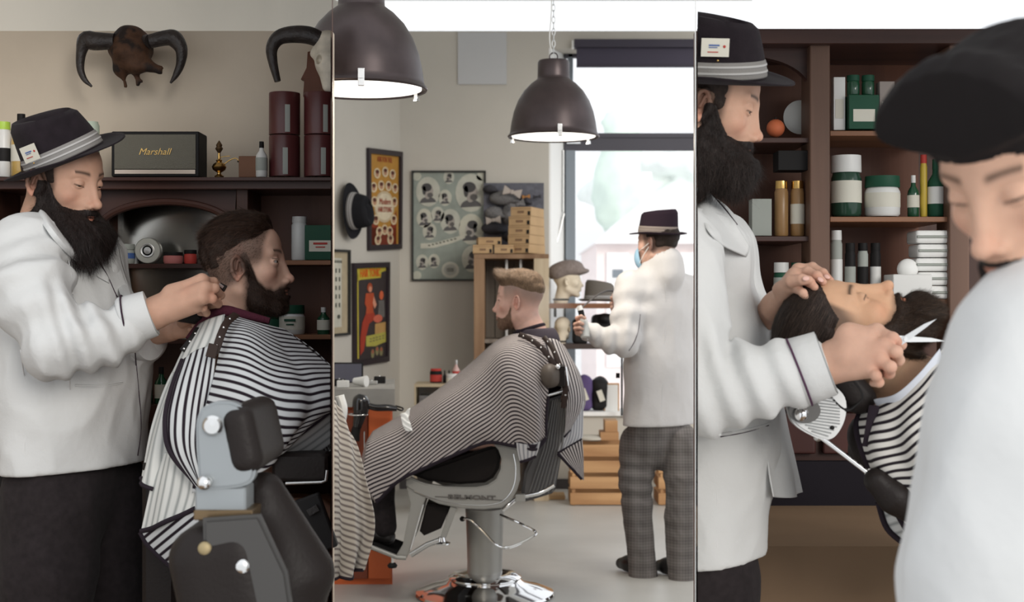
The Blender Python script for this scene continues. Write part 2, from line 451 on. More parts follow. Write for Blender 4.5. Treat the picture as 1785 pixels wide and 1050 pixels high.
def sdf_obj(name, s, h, m, parent=None, clip=None, **kw):
    V, Fq = mesh_sdf(s, h); return obj(name, G().add(V, Fq), m, parent, clip=clip, recalc=False, angle=None, **kw)

def strands(V, N, w, flow, count, length, width, lift=.25, jitter=.35, seed=1, seg=4, curl=.0, lenvar=.5, droop=None, colf=None):
    """thin tapered hair strips rooted on the vertices V (probability w), flow(V,N)->direction"""
    r = np.random.RandomState(seed); p = np.maximum(w, 0); p = p/p.sum(); i = r.choice(len(V), count, p=p)
    R = V[i]+r.randn(count, 3)*.0012; Nn = N[i]; Fd = flow(R, Nn); Fd = Fd-Nn*(Fd*Nn).sum(1, keepdims=True)*.6
    D = Fd/(np.linalg.norm(Fd, axis=1, keepdims=True)+1e-9)+Nn*lift+r.randn(count, 3)*jitter*.5; D /= np.linalg.norm(D, axis=1, keepdims=True)
    L = (length(R) if callable(length) else length)*(1-lenvar*r.rand(count)); W = np.cross(D, Nn); W /= np.linalg.norm(W, axis=1, keepdims=True)+1e-9
    bend = r.randn(count, 3)*curl
    if droop is not None: bend = bend+np.asarray(droop)
    vs = []; 
    for k in range(seg+1):
        t = k/seg; c = R+D*(L*t)[:, None]+bend*(L*t*t)[:, None]; wd = width*(1-.85*t)
        vs.append(c-W*wd*.5); vs.append(c+W*wd*.5)
    A = np.stack(vs, 1).reshape(-1, 3); m = 2*(seg+1); b = np.arange(count)[:, None]*m
    f = np.concatenate([b+np.array([[2*k, 2*k+1, 2*k+3, 2*k+2]]) for k in range(seg)])
    col = None
    if colf is not None: col = np.repeat(colf(R, r), m, 0)
    g = G(); g.add(A, f, col=col); return g
# ------------------------------------------------------------------ people: heads
def sstep(a, b, x): t = np.clip((x-a)/(b-a), 0, 1); return t*t*(3-2*t)
M_SKIN = mat('skin', rough=.52, attr=True, sss=.12, bump=.10, bscale=420, vary=.07, vscale=28)
M_EYE = mat('eyeball', rough=.15, attr=True)
def head_sdf(o):
    s = S(.02)
    s.ell((-.012, 0, .045), (.098, .076, .083))
    s.ell((.028, 0, .05), (.060, .062, .062), k=.02)
    s.ell((.034, 0, -.015), (.052, .057, .068), k=.02)
    jw = o.get('jaw', 1.0)
    for y in (-1, 1):
        s.cap((-.002, y*.052*jw, -.052), (.068, y*.014, -.094), .017, .016, k=.022)
        s.ell((.056, y*.040, -.012), (.024, .021, .019), k=.022)
    s.ell((.03, 0, -.066), (.050, .046, .038), k=.02)
    s.ell((.076, 0, -.095), (.019, .023, .018), k=.014)
    s.cap((-.022, 0, -.03), (-.05, 0, -.15), .057*o.get('neck', 1), .058*o.get('neck', 1), k=.03)
    for y in (-1, 1):   # brow
        s.cap((.083, y*.008, .034), (.070, y*.043, .038), .0085, .008, k=.014)
        s.ell((.098, y*.033, .016), (.019, .019, .0125), k=.012, sub=True)
    # nose
    s.cap((.070, 0, .022), (.082, 0, -.036), .019, .022, k=.016)
    for y in (-1, 1): s.cap((.086, y*.010, -.030), (.07, y*.022, -.03), .011, .014, k=.012)
    nb = o.get('nose', 1.0)
    s.cap((.087, 0, .026), (.106*nb+.0, 0, -.022), .0075, .0095, k=.012)
    s.ell((.110*nb+.001, 0, -.027), (.0115, .011, .0105), k=.007)
    for y in (-1, 1): s.ell((.100, y*.0125, -.033), (.0115, .0075, .0078), k=.005)
    for y in (-1, 1): s.ell((.106, y*.006, -.041), (.005, .0028, .003), k=.002, sub=True)
    # muzzle and lips
    s.ell((.080, 0, -.060), (.021, .028, .022), k=.014)
    for y in (-1, 1):
        s.cap((.101, y*.004, -.0545), (.089, y*.022, -.060), .0048, .003, k=.004)
        s.cap((.0985, y*.002, -.0660), (.088, y*.020, -.0625), .0058, .003, k=.004)
    s.cap((.106, -.018, -.0605), (.106, .018, -.0605), .0052, k=.002, sub=True) if False else None
    s.ell((.103, 0, -.0603), (.0105, .021, .0011), k=.0015, sub=True)
    s.ell((.101, 0, -.080), (.012, .02, .006), k=.008, sub=True)
    # lids
    for y in (-1, 1):
        s.ell((.0745, y*.032, .0165), (.0145, .0155, .0135), k=.004)
        if o.get('eyes', 'open') == 'open':
            s.cap((.0885, y*.020, .0155), (.081, y*.045, .0160), .0050, .0036, k=.0012, sub=True)
        elif o['eyes'] == 'down':
            s.cap((.089, y*.022, .0110), (.083, y*.042, .0115), .0026, .002, k=.0012, sub=True)
        else:
            s.cap((.091, y*.020, .0105), (.084, y*.044, .0115), .0012, k=.0012, sub=True)
    # ears
    for y in (-1, 1):
        c = np.array([-.004, y*.079, -.002]); A = nrm((-.18, y*.10, 1)); B = nrm(np.array([-.92, y*.55, -.1]))
        B = nrm(B-A*np.dot(A, B)); pts = []
        for i in range(13):
            t = math.radians(-62+i*25.5); rx = .0165 if math.cos(t) > 0 else .013
            pts.append(c+A*(.029*math.sin(t)+.002)+B*(rx*math.cos(t)*1.05)+np.array([0, y*.004, 0]))
        s.chain(pts[:11], [.0052, .0050, .0046, .0042, .0040, .0040, .0042, .0042, .0042, .0044, .0048], k=.003)
        s.chain([pts[9], pts[9]*.4+pts[11]*.6, pts[0]], [.0048, .0058, .0055], k=.004)
        s.ell(c+B*.003-np.array([0, y*.004, 0]), (.0135, .0045, .026), R=np.stack([B, np.cross(A, B), A], 1), k=.004)
        s.ell(c-B*.012+np.array([0, 0, -.004]), (.006, .006, .009), k=.005)
        s.cap(c+A*.018-B*.002+np.array([0, y*.0035, 0]), c+A*.0-B*-.006+np.array([0, y*.004, 0]), .003, .003, k=.004)
        s.ell(c+np.array([.004, y*.004, -.006]), (.0055, .006, .008), k=.003, sub=True)
    return s
def build_head(o, X):
    """o: spec; X: canonical -> world. returns dict of geometry"""
    h = o.get('res', .0019)
    s = head_sdf(o)
    tl = o.get('tall', .012); lo = np.array([-.135, -.098-tl*.7, -.195]); hi = np.array([.168, .098+tl*.7, .14+tl])
    GX, GY, GZ, lo = grid_of(s, h, lo=lo, hi=hi)
    D = s.ev(GX, GY, GZ)
    V, Fq = nets(D, lo, h); N = vnormals(V, Fq)
    x, y, z = V.T; ay = np.abs(y)
    base = np.array(o.get('skin', (.55, .33, .23))); col = np.ones((len(V), 3))*base
    def mixc(w, c): 
        nonlocal col
        w = np.clip(w, 0, 1)[:, None]; col = col*(1-w)+np.array(c)*w
    red = base*np.array([1.05, .72, .68])
    mixc(.55*np.exp(-((x-.108)**2+ay**2+(z+.028)**2)/.013**2), red)
    mixc(.40*np.exp(-((x-.07)**2+(ay-.045)**2+(z+.02)**2)/.02**2), red)
    mixc(.60*np.exp(-((x+.006)**2+(ay-.086)**2)/.016**2)*(ay > .074), red)
    lip = np.exp(-(((z+.0605)/.0078)**4+(ay/.023)**4))*(x > .086)
    mixc(.85*lip, o.get('lips', base*np.array([.95, .55, .52])))
    mixc(.75*np.exp(-(((z+.0603)/.0016)**2+(ay/.022)**4))*(x > .086), base*.25)
    # brows are real colour
    bz = .0395+.004*np.sin((ay-.012)/.04*2.2)
    mixc(o.get('brow', .85)*np.exp(-(((z-bz)/(.0046-.045*np.clip(ay-.02, 0, .05)))**2))*sstep(.010, .018, ay)*(x > .05)*(ay > .011)*(ay < .049)*(x > 0), o.get('browcol', (.03, .02, .015)))
    # hairline stubble
    hf = o.get('hairf'); bf = o.get('beardf'); out = {}
    if o.get('stub') is not None:
        mixc(o['stub'](x, y, z)*o.get('stubk', .75), o.get('haircol', (.04, .025, .018)))
    # lash line
    lz = .0115 if o.get('eyes') != 'open' else .0205
    mixc(.9*np.exp(-((z-lz-.002*(ay-.032)/.01)/.0014)**2)*(x > .070)*(ay > .02)*(ay < .047), (.02, .012, .01))
    out['skin'] = G().add(X(V), Fq, col=np.clip(col, 0, 1))
    e = G()
    for sy in (-1, 1):
        c = np.array([.0735, sy*.032, .0155]); g = G().ell((0, 0, 0), .0125, seg=24); v = np.concatenate(g.v)
        gd = nrm(o.get('gaze', (1, 0, -.05))); dt = (v/.0125) @ gd
        cc = np.where(dt[:, None] > .93, np.array([.01, .008, .007]), np.where(dt[:, None] > .74, np.array(o.get('iris', (.09, .05, .03))), np.array([.36, .34, .32])))
        e.add(X(v+c), np.concatenate([q for q in g.f if q.shape[1] == 4]), col=cc)
    out['eyes'] = e
    nz = waves(o.get('seed', 3), 10, 260, .5, (.5, 1, .7)); nb = waves(o.get('seed', 3)+5, 8, 90, .6)
    sh = lambda fn, k=1.0: fn
    for key, t in (('hair', hf), ('beard', bf)):
        if t is None: continue
        T = t(GX, GY, GZ)
        Dh = D-T+np.where(T > 0, nz(GX, GY, GZ)*o.get('hairn', .0011)+nb(GX, GY, GZ)*o.get('hairb', .0012), 0)
        hv, hf_ = nets(Dh, lo, h); hn = vnormals(hv, hf_)
        tt = t(hv[:, 0], hv[:, 1], hv[:, 2]); keep = (tt[hf_] > .0002).all(1)
        out[key+'_cn'] = (hv, hn, tt)
        used = np.unique(hf_[keep]); 
        if len(used) == 0: continue
        remap = -np.ones(len(hv), int); remap[used] = np.arange(len(used))
        out[key] = G().add(X(hv[used]), remap[hf_[keep]])
    return out
def hairs(o, X, cn, count, length, width, flow, seed, k=1.0, thr=.0004, wfn=None, tone=(.03, .018, .012), **kw):
    V, N, T = cn; w = (T > thr).astype(float)
    if wfn is not None: w = w*wfn(V)
    g = strands(V, N, w, flow, count, length, width, seed=seed, colf=lambda R, r: np.array(tone)*(.45+1.9*r.rand(len(R), 1)**1.6), **kw)
    return g.xf(X)
M_STRAND = mat('hair_strands', rough=.52, attr=True)
def hair_mat(name, c, rough=.62, vary=.35):
    return mat(name, c, rough=rough, vary=vary, vscale=160, bump=.5, bscale=350, stretch=(1, 1, .4))

# ------------------------------------------------------------------ hands
def hand_sdf(s, wrist, palm_c, knuckles, fingers, thumb, nrmv, thick=.014, fr=.0088, k=.005, wr=.026):
    """wrist point, knuckle points (4), fingers: list of polylines starting at the knuckle, thumb polyline"""
    wrist = np.asarray(wrist, float); n = nrm(nrmv)
    for i, kn in enumerate(knuckles):
        side = (i-1.5)/1.5
        root = wrist+(np.asarray(knuckles[i])-np.mean(knuckles, 0))*.55
        s.cap(root, kn, thick*1.15, thick*.86, k=.010, flat=None)
    s.cap(wrist, np.mean(knuckles, 0), thick*1.35, thick*.95, k=.012)
    rad = [1.02, 1.06, 1.0, .88]
    for i, f in enumerate(fingers):
        pts = [np.asarray(knuckles[i])]+[np.asarray(q) for q in f]; r0 = fr*rad[i]
        rs = [r0*1.16, r0*1.05, r0*.96, r0*.80][:len(pts)]
        for j in range(len(pts)-1): s.cap(pts[j], pts[j+1], rs[j], rs[j+1], k=.0035 if j else .006)
        for j in range(1, len(pts)-1): s.ell(pts[j], (rs[j]*1.10,)*3, k=.002)
    t = [np.asarray(q) for q in thumb]; rs = [thick*1.05, .0125, .0108, .0088][:len(t)]
    for j in range(len(t)-1): s.cap(t[j], t[j+1], rs[j], rs[j+1], k=.007 if j == 0 else .003)
    return s
def skin_geo(s, h, base, red=None, clipb=None):
    V, Fq = mesh_sdf(s, h)
    col = np.ones((len(V), 3))*np.array(base)
    if red is not None:
        for c, r, a in red:
            w = a*np.exp(-((V-np.asarray(c))**2).sum(1)/r**2)[:, None]; col = col*(1-w)+np.array(base)*np.array([1.08, .72, .66])*w
    return G().add(V, Fq, col=col)
def nail(g, p, d, n, w=.0055, l=.007, col=(.66, .42, .36)):
    R = np.stack([nrm(d), np.cross(nrm(n), nrm(d)), nrm(n)], 1)
    return g.ell(p, (l, w, .0016), R=R, seg=12, col=col)

# ------------------------------------------------------------------ hats
def ip(x, xs, ys): return np.interp(x, xs, ys).astype(np.float32)
def trilby(X, a=.100, b=.083, hgt=.108, brim=.052, curl=.016, front_drop=.008, dent=.030, taper=.80, band=.034):
    """returns crown+brim, band geometry. canonical: x forward, origin at the centre of the sweatband"""
    seg = 72; th = np.linspace(0, 2*math.pi, seg, endpoint=False); c, s_ = np.cos(th), np.sin(th)
    rings = []
    for t in np.linspace(1, 0, 9):      # brim, outer -> inner
        ra = a+brim*t*(1+.12*np.abs(c)); rb = b+brim*t
        z = -.004+curl*(t**2.4)*(.25+.75*s_**2+.35*np.maximum(-c, 0))-front_drop*t*np.maximum(c, 0)*1.4
        rings.append(np.stack([ra*c, rb*s_, z], 1))
    for t in np.linspace(0.03, 1, 14):   # crown side
        k = 1-(1-taper)*t**1.3
        if t > .84: k *= math.sqrt(max(0.0, 1-((t-.84)/.16*.42)**2))
        hh = hgt*(1+.06*(-c)*0-.10*c*t)  # slopes down to the front
        rings.append(np.stack([(a*k)*c+(.004*t)*(-1), (b*k)*s_*(1-.13*t*np.maximum(c, 0)), hh*t-(.004 if t > .9 else 0)], 1))
    last = rings[-1]
    for t in (.9, .8, .68, .54, .4, .26, .12, .02):
        x = last[:, 0]*t; y = last[:, 1]*t; z0 = last[:, 2]*(.3+.7*t)+.7*(1-t)*last[:, 2].mean()
        dn = dent*np.exp(-((y)/(b*.30))**2)*np.exp(-((x+.004)/(a*.52))**4)
        dn = dn+.5*dent*np.exp(-((np.abs(y)-b*.42)/(b*.2))**2)*np.exp(-((x-a*.40)/(a*.22))**2)
        rings.append(np.stack([x, y, z0+.004*(1-t*t)-dn], 1))
    A = np.array(rings); n = len(A); idx = np.arange(n*seg).reshape(n, seg); i2 = np.roll(idx, -1, 1)
    f = np.stack([idx[:-1], i2[:-1], i2[1:], idx[1:]], -1).reshape(-1, 4)
    g = G().add(X(A.reshape(-1, 3)), f); bnd = []
    for z, e in ((.001, .0012), (.003, .0028), (band*.3, .003), (band*.34, .0042), (band*.42, .0042), (band*.46, .003), (band*.66, .003), (band*.70, .0042), (band*.78, .0042), (band*.82, .003), (band-.002, .0028), (band, .0012)):
        t = z/hgt; k = 1-(1-taper)*t**1.3
        bnd.append(np.stack([(a*k+e)*c-.004*t, (b*k+e)*s_*(1-.13*t*np.maximum(c, 0)), z*(1-.10*c*0)+0*c], 1))
    B = np.array(bnd); n = len(B); idx = np.arange(n*seg).reshape(n, seg); i2 = np.roll(idx, -1, 1)
    f = np.stack([idx[:-1], i2[:-1], i2[1:], idx[1:]], -1).reshape(-1, 4)
    cb = np.ones((n, seg, 3))*np.array(( .21, .20, .19)); cb[3:5] = (.42, .41, .40); cb[7:9] = (.42, .41, .40)
    return g, G().add(X(B.reshape(-1, 3)), f, col=cb.reshape(-1, 3))
M_HATBAND = mat('grey_ribbon', rough=.6, attr=True, bump=.2, bscale=300)
M_FELT = mat('dark_brown_felt', (.014, .010, .013), rough=.95, sheen=.04, bump=.35, bscale=500, vary=.25, vscale=30)
M_COAT = mat('white_cotton', (.56, .565, .56), rough=.9, bump=.9, bscale=20, detail=5)
M_PIPE = mat('dark_piping', (.035, .018, .03), rough=.7)
M_LEATH = mat('black_leather', (.018, .015, .014), rough=.38, bump=.25, bscale=180)
M_STEEL = mat('polished_metal', (.72, .72, .71), rough=.18, metal=1.0)
M_BRUSH = mat('brushed_metal', (.55, .55, .54), rough=.35, metal=.9)
# ------------------------------------------------------------------ setting helpers
def ray_pt(px, d): return (px-892.5)*d/FPX
def ray_clip(px, keep='left'):
    """plane through the partition at this pixel column; the kept side is its left or right"""
    n = nrm((1.0, -(px-892.5)/FPX, 0)); n = n if keep == 'left' else -n
    return (np.array([0, 0, 0])+n*-.004, n)
def bx(x0, x1, y0, y1, z0, z1, g=None, bevel=0.0):
    g = g or G(); return g.box(((x0+x1)/2, (y0+y1)/2, (z0+z1)/2), (abs(x1-x0)/2, abs(y1-y0)/2, abs(z1-z0)/2), bevel=bevel)
def pbx(px0, py0, px1, py1, d0, d1, g=None, bevel=0.0, dref=None):
    """box whose front face, at depth d0, covers that part of the picture; it goes back to d1"""
    a = P(px0, py0, dref or d0); b = P(px1, py1, dref or d0); return bx(a[0], b[0], d0, d1, b[2], a[2], g, bevel)
def plaster(name, c, vary=.05, dark=None):
    return mat(name, c, rough=.9, vary=vary, vscale=2.2, bump=.15, bscale=35)
M_WALL_L = plaster('warm_plaster', (.60, .52, .42), .12)
M_WALL_M = plaster('cream_plaster', (.50, .47, .415), .03)
M_WHITE = mat('white_paint', (.80, .80, .78), rough=.6)
M_DWOOD = wood_mat('dark_mahogany', (.030, .014, .012), (.075, .034, .026), 'X', 8, .35)
M_DWOODZ = wood_mat('dark_mahogany_upright', (.050, .022, .016), (.115, .052, .036), 'Z', 8, .4)
M_BEAD = wood_mat('brown_beadboard', (.085, .036, .024), (.150, .066, .042), 'Z', 7, .45, plank=.03)
M_BEADR = wood_mat('chestnut_beadboard', (.085, .033, .019), (.15, .060, .034), 'Z', 7, .45, plank=.03)
M_SHELFW = wood_mat('brown_shelf_wood', (.16, .07, .035), (.27, .125, .065), 'X', 9, .4)
M_PARQ = wood_mat('brown_floorboards', (.20, .13, .075), (.30, .20, .125), 'X', 5, .5)
M_CONC = mat('painted_concrete', (.50, .49, .46), rough=.42, vary=.10, vscale=1.6, bump=.2, bscale=12)

# ---- partitions between the three rooms
LW, RW = 3.98, 4.22      # back walls of the left and right rooms
zc_l = 2.36; zc_m = 3.52
def slab(poly, z0, z1, g=None):
    g = g or G(); return g.prism([(x, y, z0) for x, y in poly], (0, 0, 0), (0, 0, z1-z0))
def fan(px0, px1, d0, d1): return [(ray_pt(px0, d0), d0), (ray_pt(px1, d0), d0), (ray_pt(px1, d1), d1), (ray_pt(px0, d1), d1)]
struct(obj('wall_between_left_and_middle', G().prism([(ray_pt(579.0, 2.5), 2.5, 0), (ray_pt(580.0, 2.5), 2.5, 0), (ray_pt(580.0, LW), LW, 0), (ray_pt(579.0, LW), LW, 0)], (0, 0, 0), (0, 0, zc_l)), M_DWOODZ, smooth=False))
struct(obj('wall_between_middle_and_right', G().prism([(ray_pt(1211.7, 2.2), 2.2, 0), (ray_pt(1212.7, 2.2), 2.2, 0), (ray_pt(1212.7, RW), RW, 0), (ray_pt(1211.7, RW), RW, 0)], (0, 0, 0), (0, 0, zc_l)), M_WHITE, smooth=False))
# left room: plastered back wall, floor, ceiling
zt = HCAM+471*LW/FPX
struct(obj('wall_left_room', bx(-2.3, ray_pt(579.0, LW), LW, LW+.05, 0, zt), M_WALL_L, smooth=False))
struct(obj('floor_left_room', slab([(-2.3, .9), (ray_pt(579.0, 2.5)-.1, .9), (ray_pt(579.0, 2.5)-.0, 2.5), (ray_pt(579.0, LW), LW), (-2.3, LW)], -.05, 0), M_PARQ, smooth=False))
struct(obj('ceiling_left_room', slab([(-2.3, 2.9), (ray_pt(579.0, 2.9), 2.9), (ray_pt(579.0, LW), LW+.05), (-2.3, LW+.05)], zc_l, zc_l+.05), M_WHITE, smooth=False))  # unseen; front edge held back so light reaches the wall
struct(obj('wall_left_room_side', bx(-2.35, -2.3, 2.2, LW+.05, 0, zc_l), M_WALL_L, smooth=False))
# right room
struct(obj('wall_right_room', bx(ray_pt(1212.7, RW), 2.3, RW, RW+.05, 0, HCAM+471*RW/FPX), M_DWOODZ, smooth=False))
struct(obj('floor_right_room', slab([(.28, .9), (2.3, .9), (2.3, RW), (ray_pt(1212.7, RW), RW), (ray_pt(1212.7, 2.2), 2.2)], -.05, 0), M_PARQ, smooth=False))
struct(obj('ceiling_right_room', slab([(ray_pt(1212.7, 2.3), 1.5), (2.3, 1.5), (2.3, RW+.05), (ray_pt(1212.7, RW), RW+.05)], zc_l, zc_l+.05), M_WHITE, smooth=False))  # unseen; front edge brought forward to shade the cabinet
# ================================================================== LEFT ROOM
CLIPL = [ray_clip(579.0, 'left')]
ML = lambda *a, **k: mat(*a, **k)
M_BLACK = mat('matte_black', (.012, .011, .011), rough=.6)
M_GLASSG = mat('green_glass', (.015, .07, .035), rough=.12, coat=.3)
M_CREAM = mat('cream_label', (.62, .60, .52), rough=.6)
M_WHITEP = mat('white_plastic', (.66, .66, .64), rough=.35)
M_GREENP = mat('dark_green_paint', (.015, .07, .04), rough=.5)
M_REDP = mat('red_print', (.42, .05, .04), rough=.5)
M_BLUEP = mat('blue_print', (.07, .13, .33), rough=.5)
M_AMBER = mat('amber_liquid', (.50, .33, .10), rough=.12, coat=.5)
M_GOLD = mat('brass', (.62, .40, .14), rough=.25, metal=1.0)
M_GREYL = mat('grey_label', (.34, .36, .33), rough=.6)
# --- generic products (built once each, at their place)
def product(kind, label, cat, px, py, d, w, h, body=M_WHITEP, lab=M_CREAM, cap=M_BLACK, group=None, labh=.55, printm=None, shape='round', clip=None):
    """px,py: middle of its foot in the picture; w,h: size in picture pixels at that depth"""
    k = d/FPX; c = P(px, py, d); w = w*k; h = h*k
    g = G(); r = w/2
    if shape == 'round':
        g.lathe([(r*.9, 0), (r, .004), (r, h*.80), (r*.86, h*.84), (r*.86, h*.86)], seg=24)
    elif shape == 'bottle':
        g.lathe([(r*.9, 0), (r, .004), (r, h*.55), (r*.92, h*.62), (r*.42, h*.74), (r*.36, h*.84)], seg=24)
    elif shape == 'box':
        g.box((0, 0, h/2), (r, min(r, .04), h/2), bevel=.0015)
    elif shape == 'jar':
        g.lathe([(r*.88, 0), (r, .006), (r, h*.62), (r*.9, h*.70), (r*.88, h*.72)], seg=28)
    cl = None if clip is None else [(np.asarray(clip[0][0])-c, clip[0][1])]
    o = obj(kind, g, body, angle=45, clip=cl); o.location = c
    if lab is not None:
        l = G(); z0, z1 = h*.5*(1-labh)*.8, h*.5*(1-labh)*.8+h*labh*(.66 if shape == 'bottle' else .8)
        if shape == 'box': l.box((0, -min(r, .04)-.0006, (z0+z1)/2), (r*.72, .0006, (z1-z0)/2))
        else: l.lathe([(r+.0008, z0), (r+.0008, z1)], seg=24); l.f = [q for q in l.f if q.shape[1] == 4]
        obj('label', l, lab, o, clip=cl)
        if printm is not None:
            t = G(); yy = -(min(r, .04) if shape == 'box' else r)-.0020
            t.box((0, yy, z0+(z1-z0)*.72), (r*.45, .0008, (z1-z0)*.09)); t.box((0, yy, z0+(z1-z0)*.40), (r*.3, .0008, (z1-z0)*.05))
            obj('print', t, printm, o, smooth=False, clip=cl)
    if cap is not None and shape != 'box':
        t = G()
        if shape == 'bottle': t.lathe([(r*.40, h*.82), (r*.42, h*.83), (r*.40, h), (r*.34, h)], seg=20)
        elif shape == 'jar': t.lathe([(r*.98, h*.72), (r*1.0, h*.74), (r*.98, h), (r*.9, h)], seg=28)
        else: t.lathe([(r*.9, h*.86), (r*.92, h*.87), (r*.88, h), (r*.8, h)], seg=24)
        obj('cap', t, cap, o, angle=45, clip=cl)
    tag(o, label, cat, group); return o

# --- back cabinet: mantel, beadboard back, shelves, mirror
ZF = 3.74
cab = thing('wall_cabinet', 'dark mahogany wall cabinet with mantel, open shelves and arched mirror frame behind the client', 'cabinet')
g = pbx(-260, 314, 578, 330, ZF-.03, LW, bevel=.004); pbx(-260, 309, 578, 315, ZF-.06, LW, g, bevel=.002)
obj('mantel', g, M_DWOOD, cab, smooth=False, clip=CLIPL)
obj('back_panel', pbx(-260, 318, 578, 880, LW-.04, LW, dref=ZF), M_BEAD, cab, smooth=False, clip=CLIPL)
for i, (x0, x1) in enumerate(((412, 432), (150, 168), (-40, -10))):
    obj('upright', pbx(x0, 330, x1, 880, ZF, LW-.04, bevel=.003), M_DWOODZ, cab, smooth=False)
for (x0, x1, y, m) in ((432, 578, 454, M_SHELFW), (168, 412, 460, M_DWOOD), (432, 578, 584, M_SHELFW), (168, 412, 592, M_DWOOD), (168, 578, 710, M_DWOOD), (-260, 150, 600, M_DWOOD)):
    obj('shelf', pbx(x0, y, x1, y+8, ZF+.01, LW-.04, bevel=.002), m, cab, smooth=False, clip=CLIPL)
# arched board above the mirror
arch = [(168, 330), (412, 330), (412, 400)]+[(290+122*math.cos(t), 400-52*math.sin(t)) for t in np.linspace(.0, math.pi, 24)]+[(168, 400)]
arch2 = [(168, 330), (412, 330)]+[(290+(118)*math.cos(t), 402-50*math.sin(t)) for t in np.linspace(0, math.pi, 24)]
obj('arched_head', G().prism([P(x, y, ZF+.02) for x, y in arch2], (0, 0, 0), (0, .03, 0)), M_DWOOD, cab, smooth=False)
g = G().tube([P(290+118*math.cos(t), 402-50*math.sin(t), ZF+.012) for t in np.linspace(0.02, math.pi-.02, 28)], .010, seg=8)
obj('arch_moulding', g, M_DWOOD, cab)
mir = mat('old_mirror', (.42, .41, .38), rough=.16, metal=1.0)
obj('mirror_glass', pbx(176, 345, 404, 590, LW-.06, LW-.045, dref=ZF), mir, cab, smooth=False)
for u in (168, 402): obj('mirror_frame', pbx(u, 345, u+10, 592, LW-.09, LW-.04, dref=ZF), M_DWOODZ, cab, smooth=False)
# lower counter and drawers
g = pbx(-260, 706, 578, 738, ZF-.14, LW-.02, bevel=.006); obj('counter', g, M_DWOOD, cab, smooth=False, clip=CLIPL)
g = pbx(-260, 870, 578, 882, ZF-.10, LW-.02, bevel=.003); obj('shelf', g, M_SHELFW, cab, smooth=False, clip=CLIPL)
a = P(-260, 738, ZF); b = P(578, 882, ZF)
obj('base_front', bx(a[0], b[0], ZF, LW-.02, 0, a[2]-.15, bevel=.004), M_DWOOD, cab, smooth=False, clip=CLIPL)
settle(cab, (-1.0, ZF+.12, 0))
bd = obj('wooden_board', pbx(-60, 556, 14, 705, ZF-.10, ZF-.07, bevel=.003), wood_mat('pale_pine', (.55, .36, .18), (.66, .46, .25), 'X', 6, .6), smooth=False)
tag(bd, 'pale pine board leaning on the counter behind the barber\'s back', 'board')
bg_ = obj('black_case', pbx(-60, 762, 34, 850, ZF-.12, ZF-.01, bevel=.01), M_BLACK); tag(bg_, 'black box under the counter at the left edge', 'box')
bt = obj('steel_bottle', G().lathe([(.0, 0), (.028, .002), (.03, .01), (.03, .10), (.012, .13), (.012, .15), (0, .15)], seg=20).xf(Xf(P(-10, 905, ZF-.06), rotm(0, 0, 0) @ np.array([[0, 0, 1], [0, 1, 0], [-1, 0, 0]], float))), M_BRUSH)
tag(bt, 'grey metal spray can lying low at the left edge', 'can')

# --- things on the shelves
T = ZF+.10
product('shaving_tin', 'tall white spray can beside the green box on the upper shelf', 'can', 522, 454, T, 28, 76, M_WHITEP, None, M_WHITEP)
product('green_carton', 'dark green carton with a pale label on the upper shelf', 'carton', 562, 454, T, 54, 60, M_GREENP, M_CREAM, None, shape='box', printm=M_REDP, labh=.4, clip=CLIPL)
product('cream_jar', 'pale green and cream jar box on the lower shelf behind the client\'s chin', 'jar', 509, 584, T, 44, 52, M_WHITEP, M_CREAM, M_GREENP, shape='jar', printm=M_GREENP)
product('green_bottle', 'small dark green bottle on the lower shelf at the right end', 'bottle', 564, 584, T, 22, 48, M_GLASSG, M_CREAM, M_WHITEP, shape='bottle')
product('small_green_jar', 'dark green jar just behind the client\'s collar', 'jar', 472, 584, T, 34, 40, M_GREENP, None, M_GREENP, shape='jar')
product('paper_roll', 'white paper roll low on the shelf at the right end', 'roll', 562, 710, T, 26, 50, M_WHITEP, None, None)
tin = obj('round_tin', G().lathe([(.0, 0), (.034, .0), (.036, .003), (.036, .022), (.034, .025), (.0, .025)], seg=36).xf(Xf(P(257, 437, ZF+.06), np.array([[1, 0, 0], [0, 0, 1], [0, -1, 0]], float))), mat('worn_tin', (.40, .40, .36), rough=.4, metal=.3), angle=40)
obj('lid_relief', G().lathe([(.014, -.001), (.018, -.002), (.020, -.001)], seg=30).lathe([(.0, -.003), (.010, -.002), (.011, 0)], seg=30).xf(Xf(P(257, 437, ZF+.06), np.array([[1, 0, 0], [0, 0, 1], [0, -1, 0]], float))), M_BRUSH, tin)
tag(tin, 'round pale tin standing on edge in front of the mirror', 'tin')
product('blue_jar', 'low clear jar with a blue label left of the round tin', 'jar', 219, 460, ZF+.08, 32, 34, M_GREYL, M_BLUEP, M_GREYL, shape='jar', labh=.35)
product('pink_pot', 'small pink pot right of the round tin', 'pot', 302, 460, ZF+.08, 34, 20, mat('pink_plastic', (.45, .16, .15), rough=.5), None, M_BLACK, shape='jar')
product('red_pot', 'small red pot nearest the client on the mirror shelf', 'pot', 332, 460, ZF+.08, 22, 24, M_REDP, None, M_BLACK, shape='jar')
for px, w, h, b, l, t in ((292, 30, 50, M_AMBER, M_BLUEP, 'glass jar with blue label under the barber\'s wrist'), (262, 22, 44, M_GREYL, M_CREAM, 'small grey bottle under the barber\'s cuff'), (330, 26, 56, M_GREYL, M_WHITEP, 'clear bottle beside the client\'s neck towel')):
    product('shelf_bottle', t, 'bottle', px, 592, ZF+.07, w, h, b, l, M_CREAM, shape='bottle' if w < 30 else 'jar')
for px, t in ((255, 'left'), (281, 'middle'), (306, 'right')):
    product('dark_bottle', 'dark green bottle on the low shelf, %s of three by the coat hem' % t, 'bottle', px, 706, ZF-.08, 22, 66, M_GLASSG, M_CREAM if t == 'middle' else None, M_BLACK, shape='bottle', group='dark bottles on the low shelf')
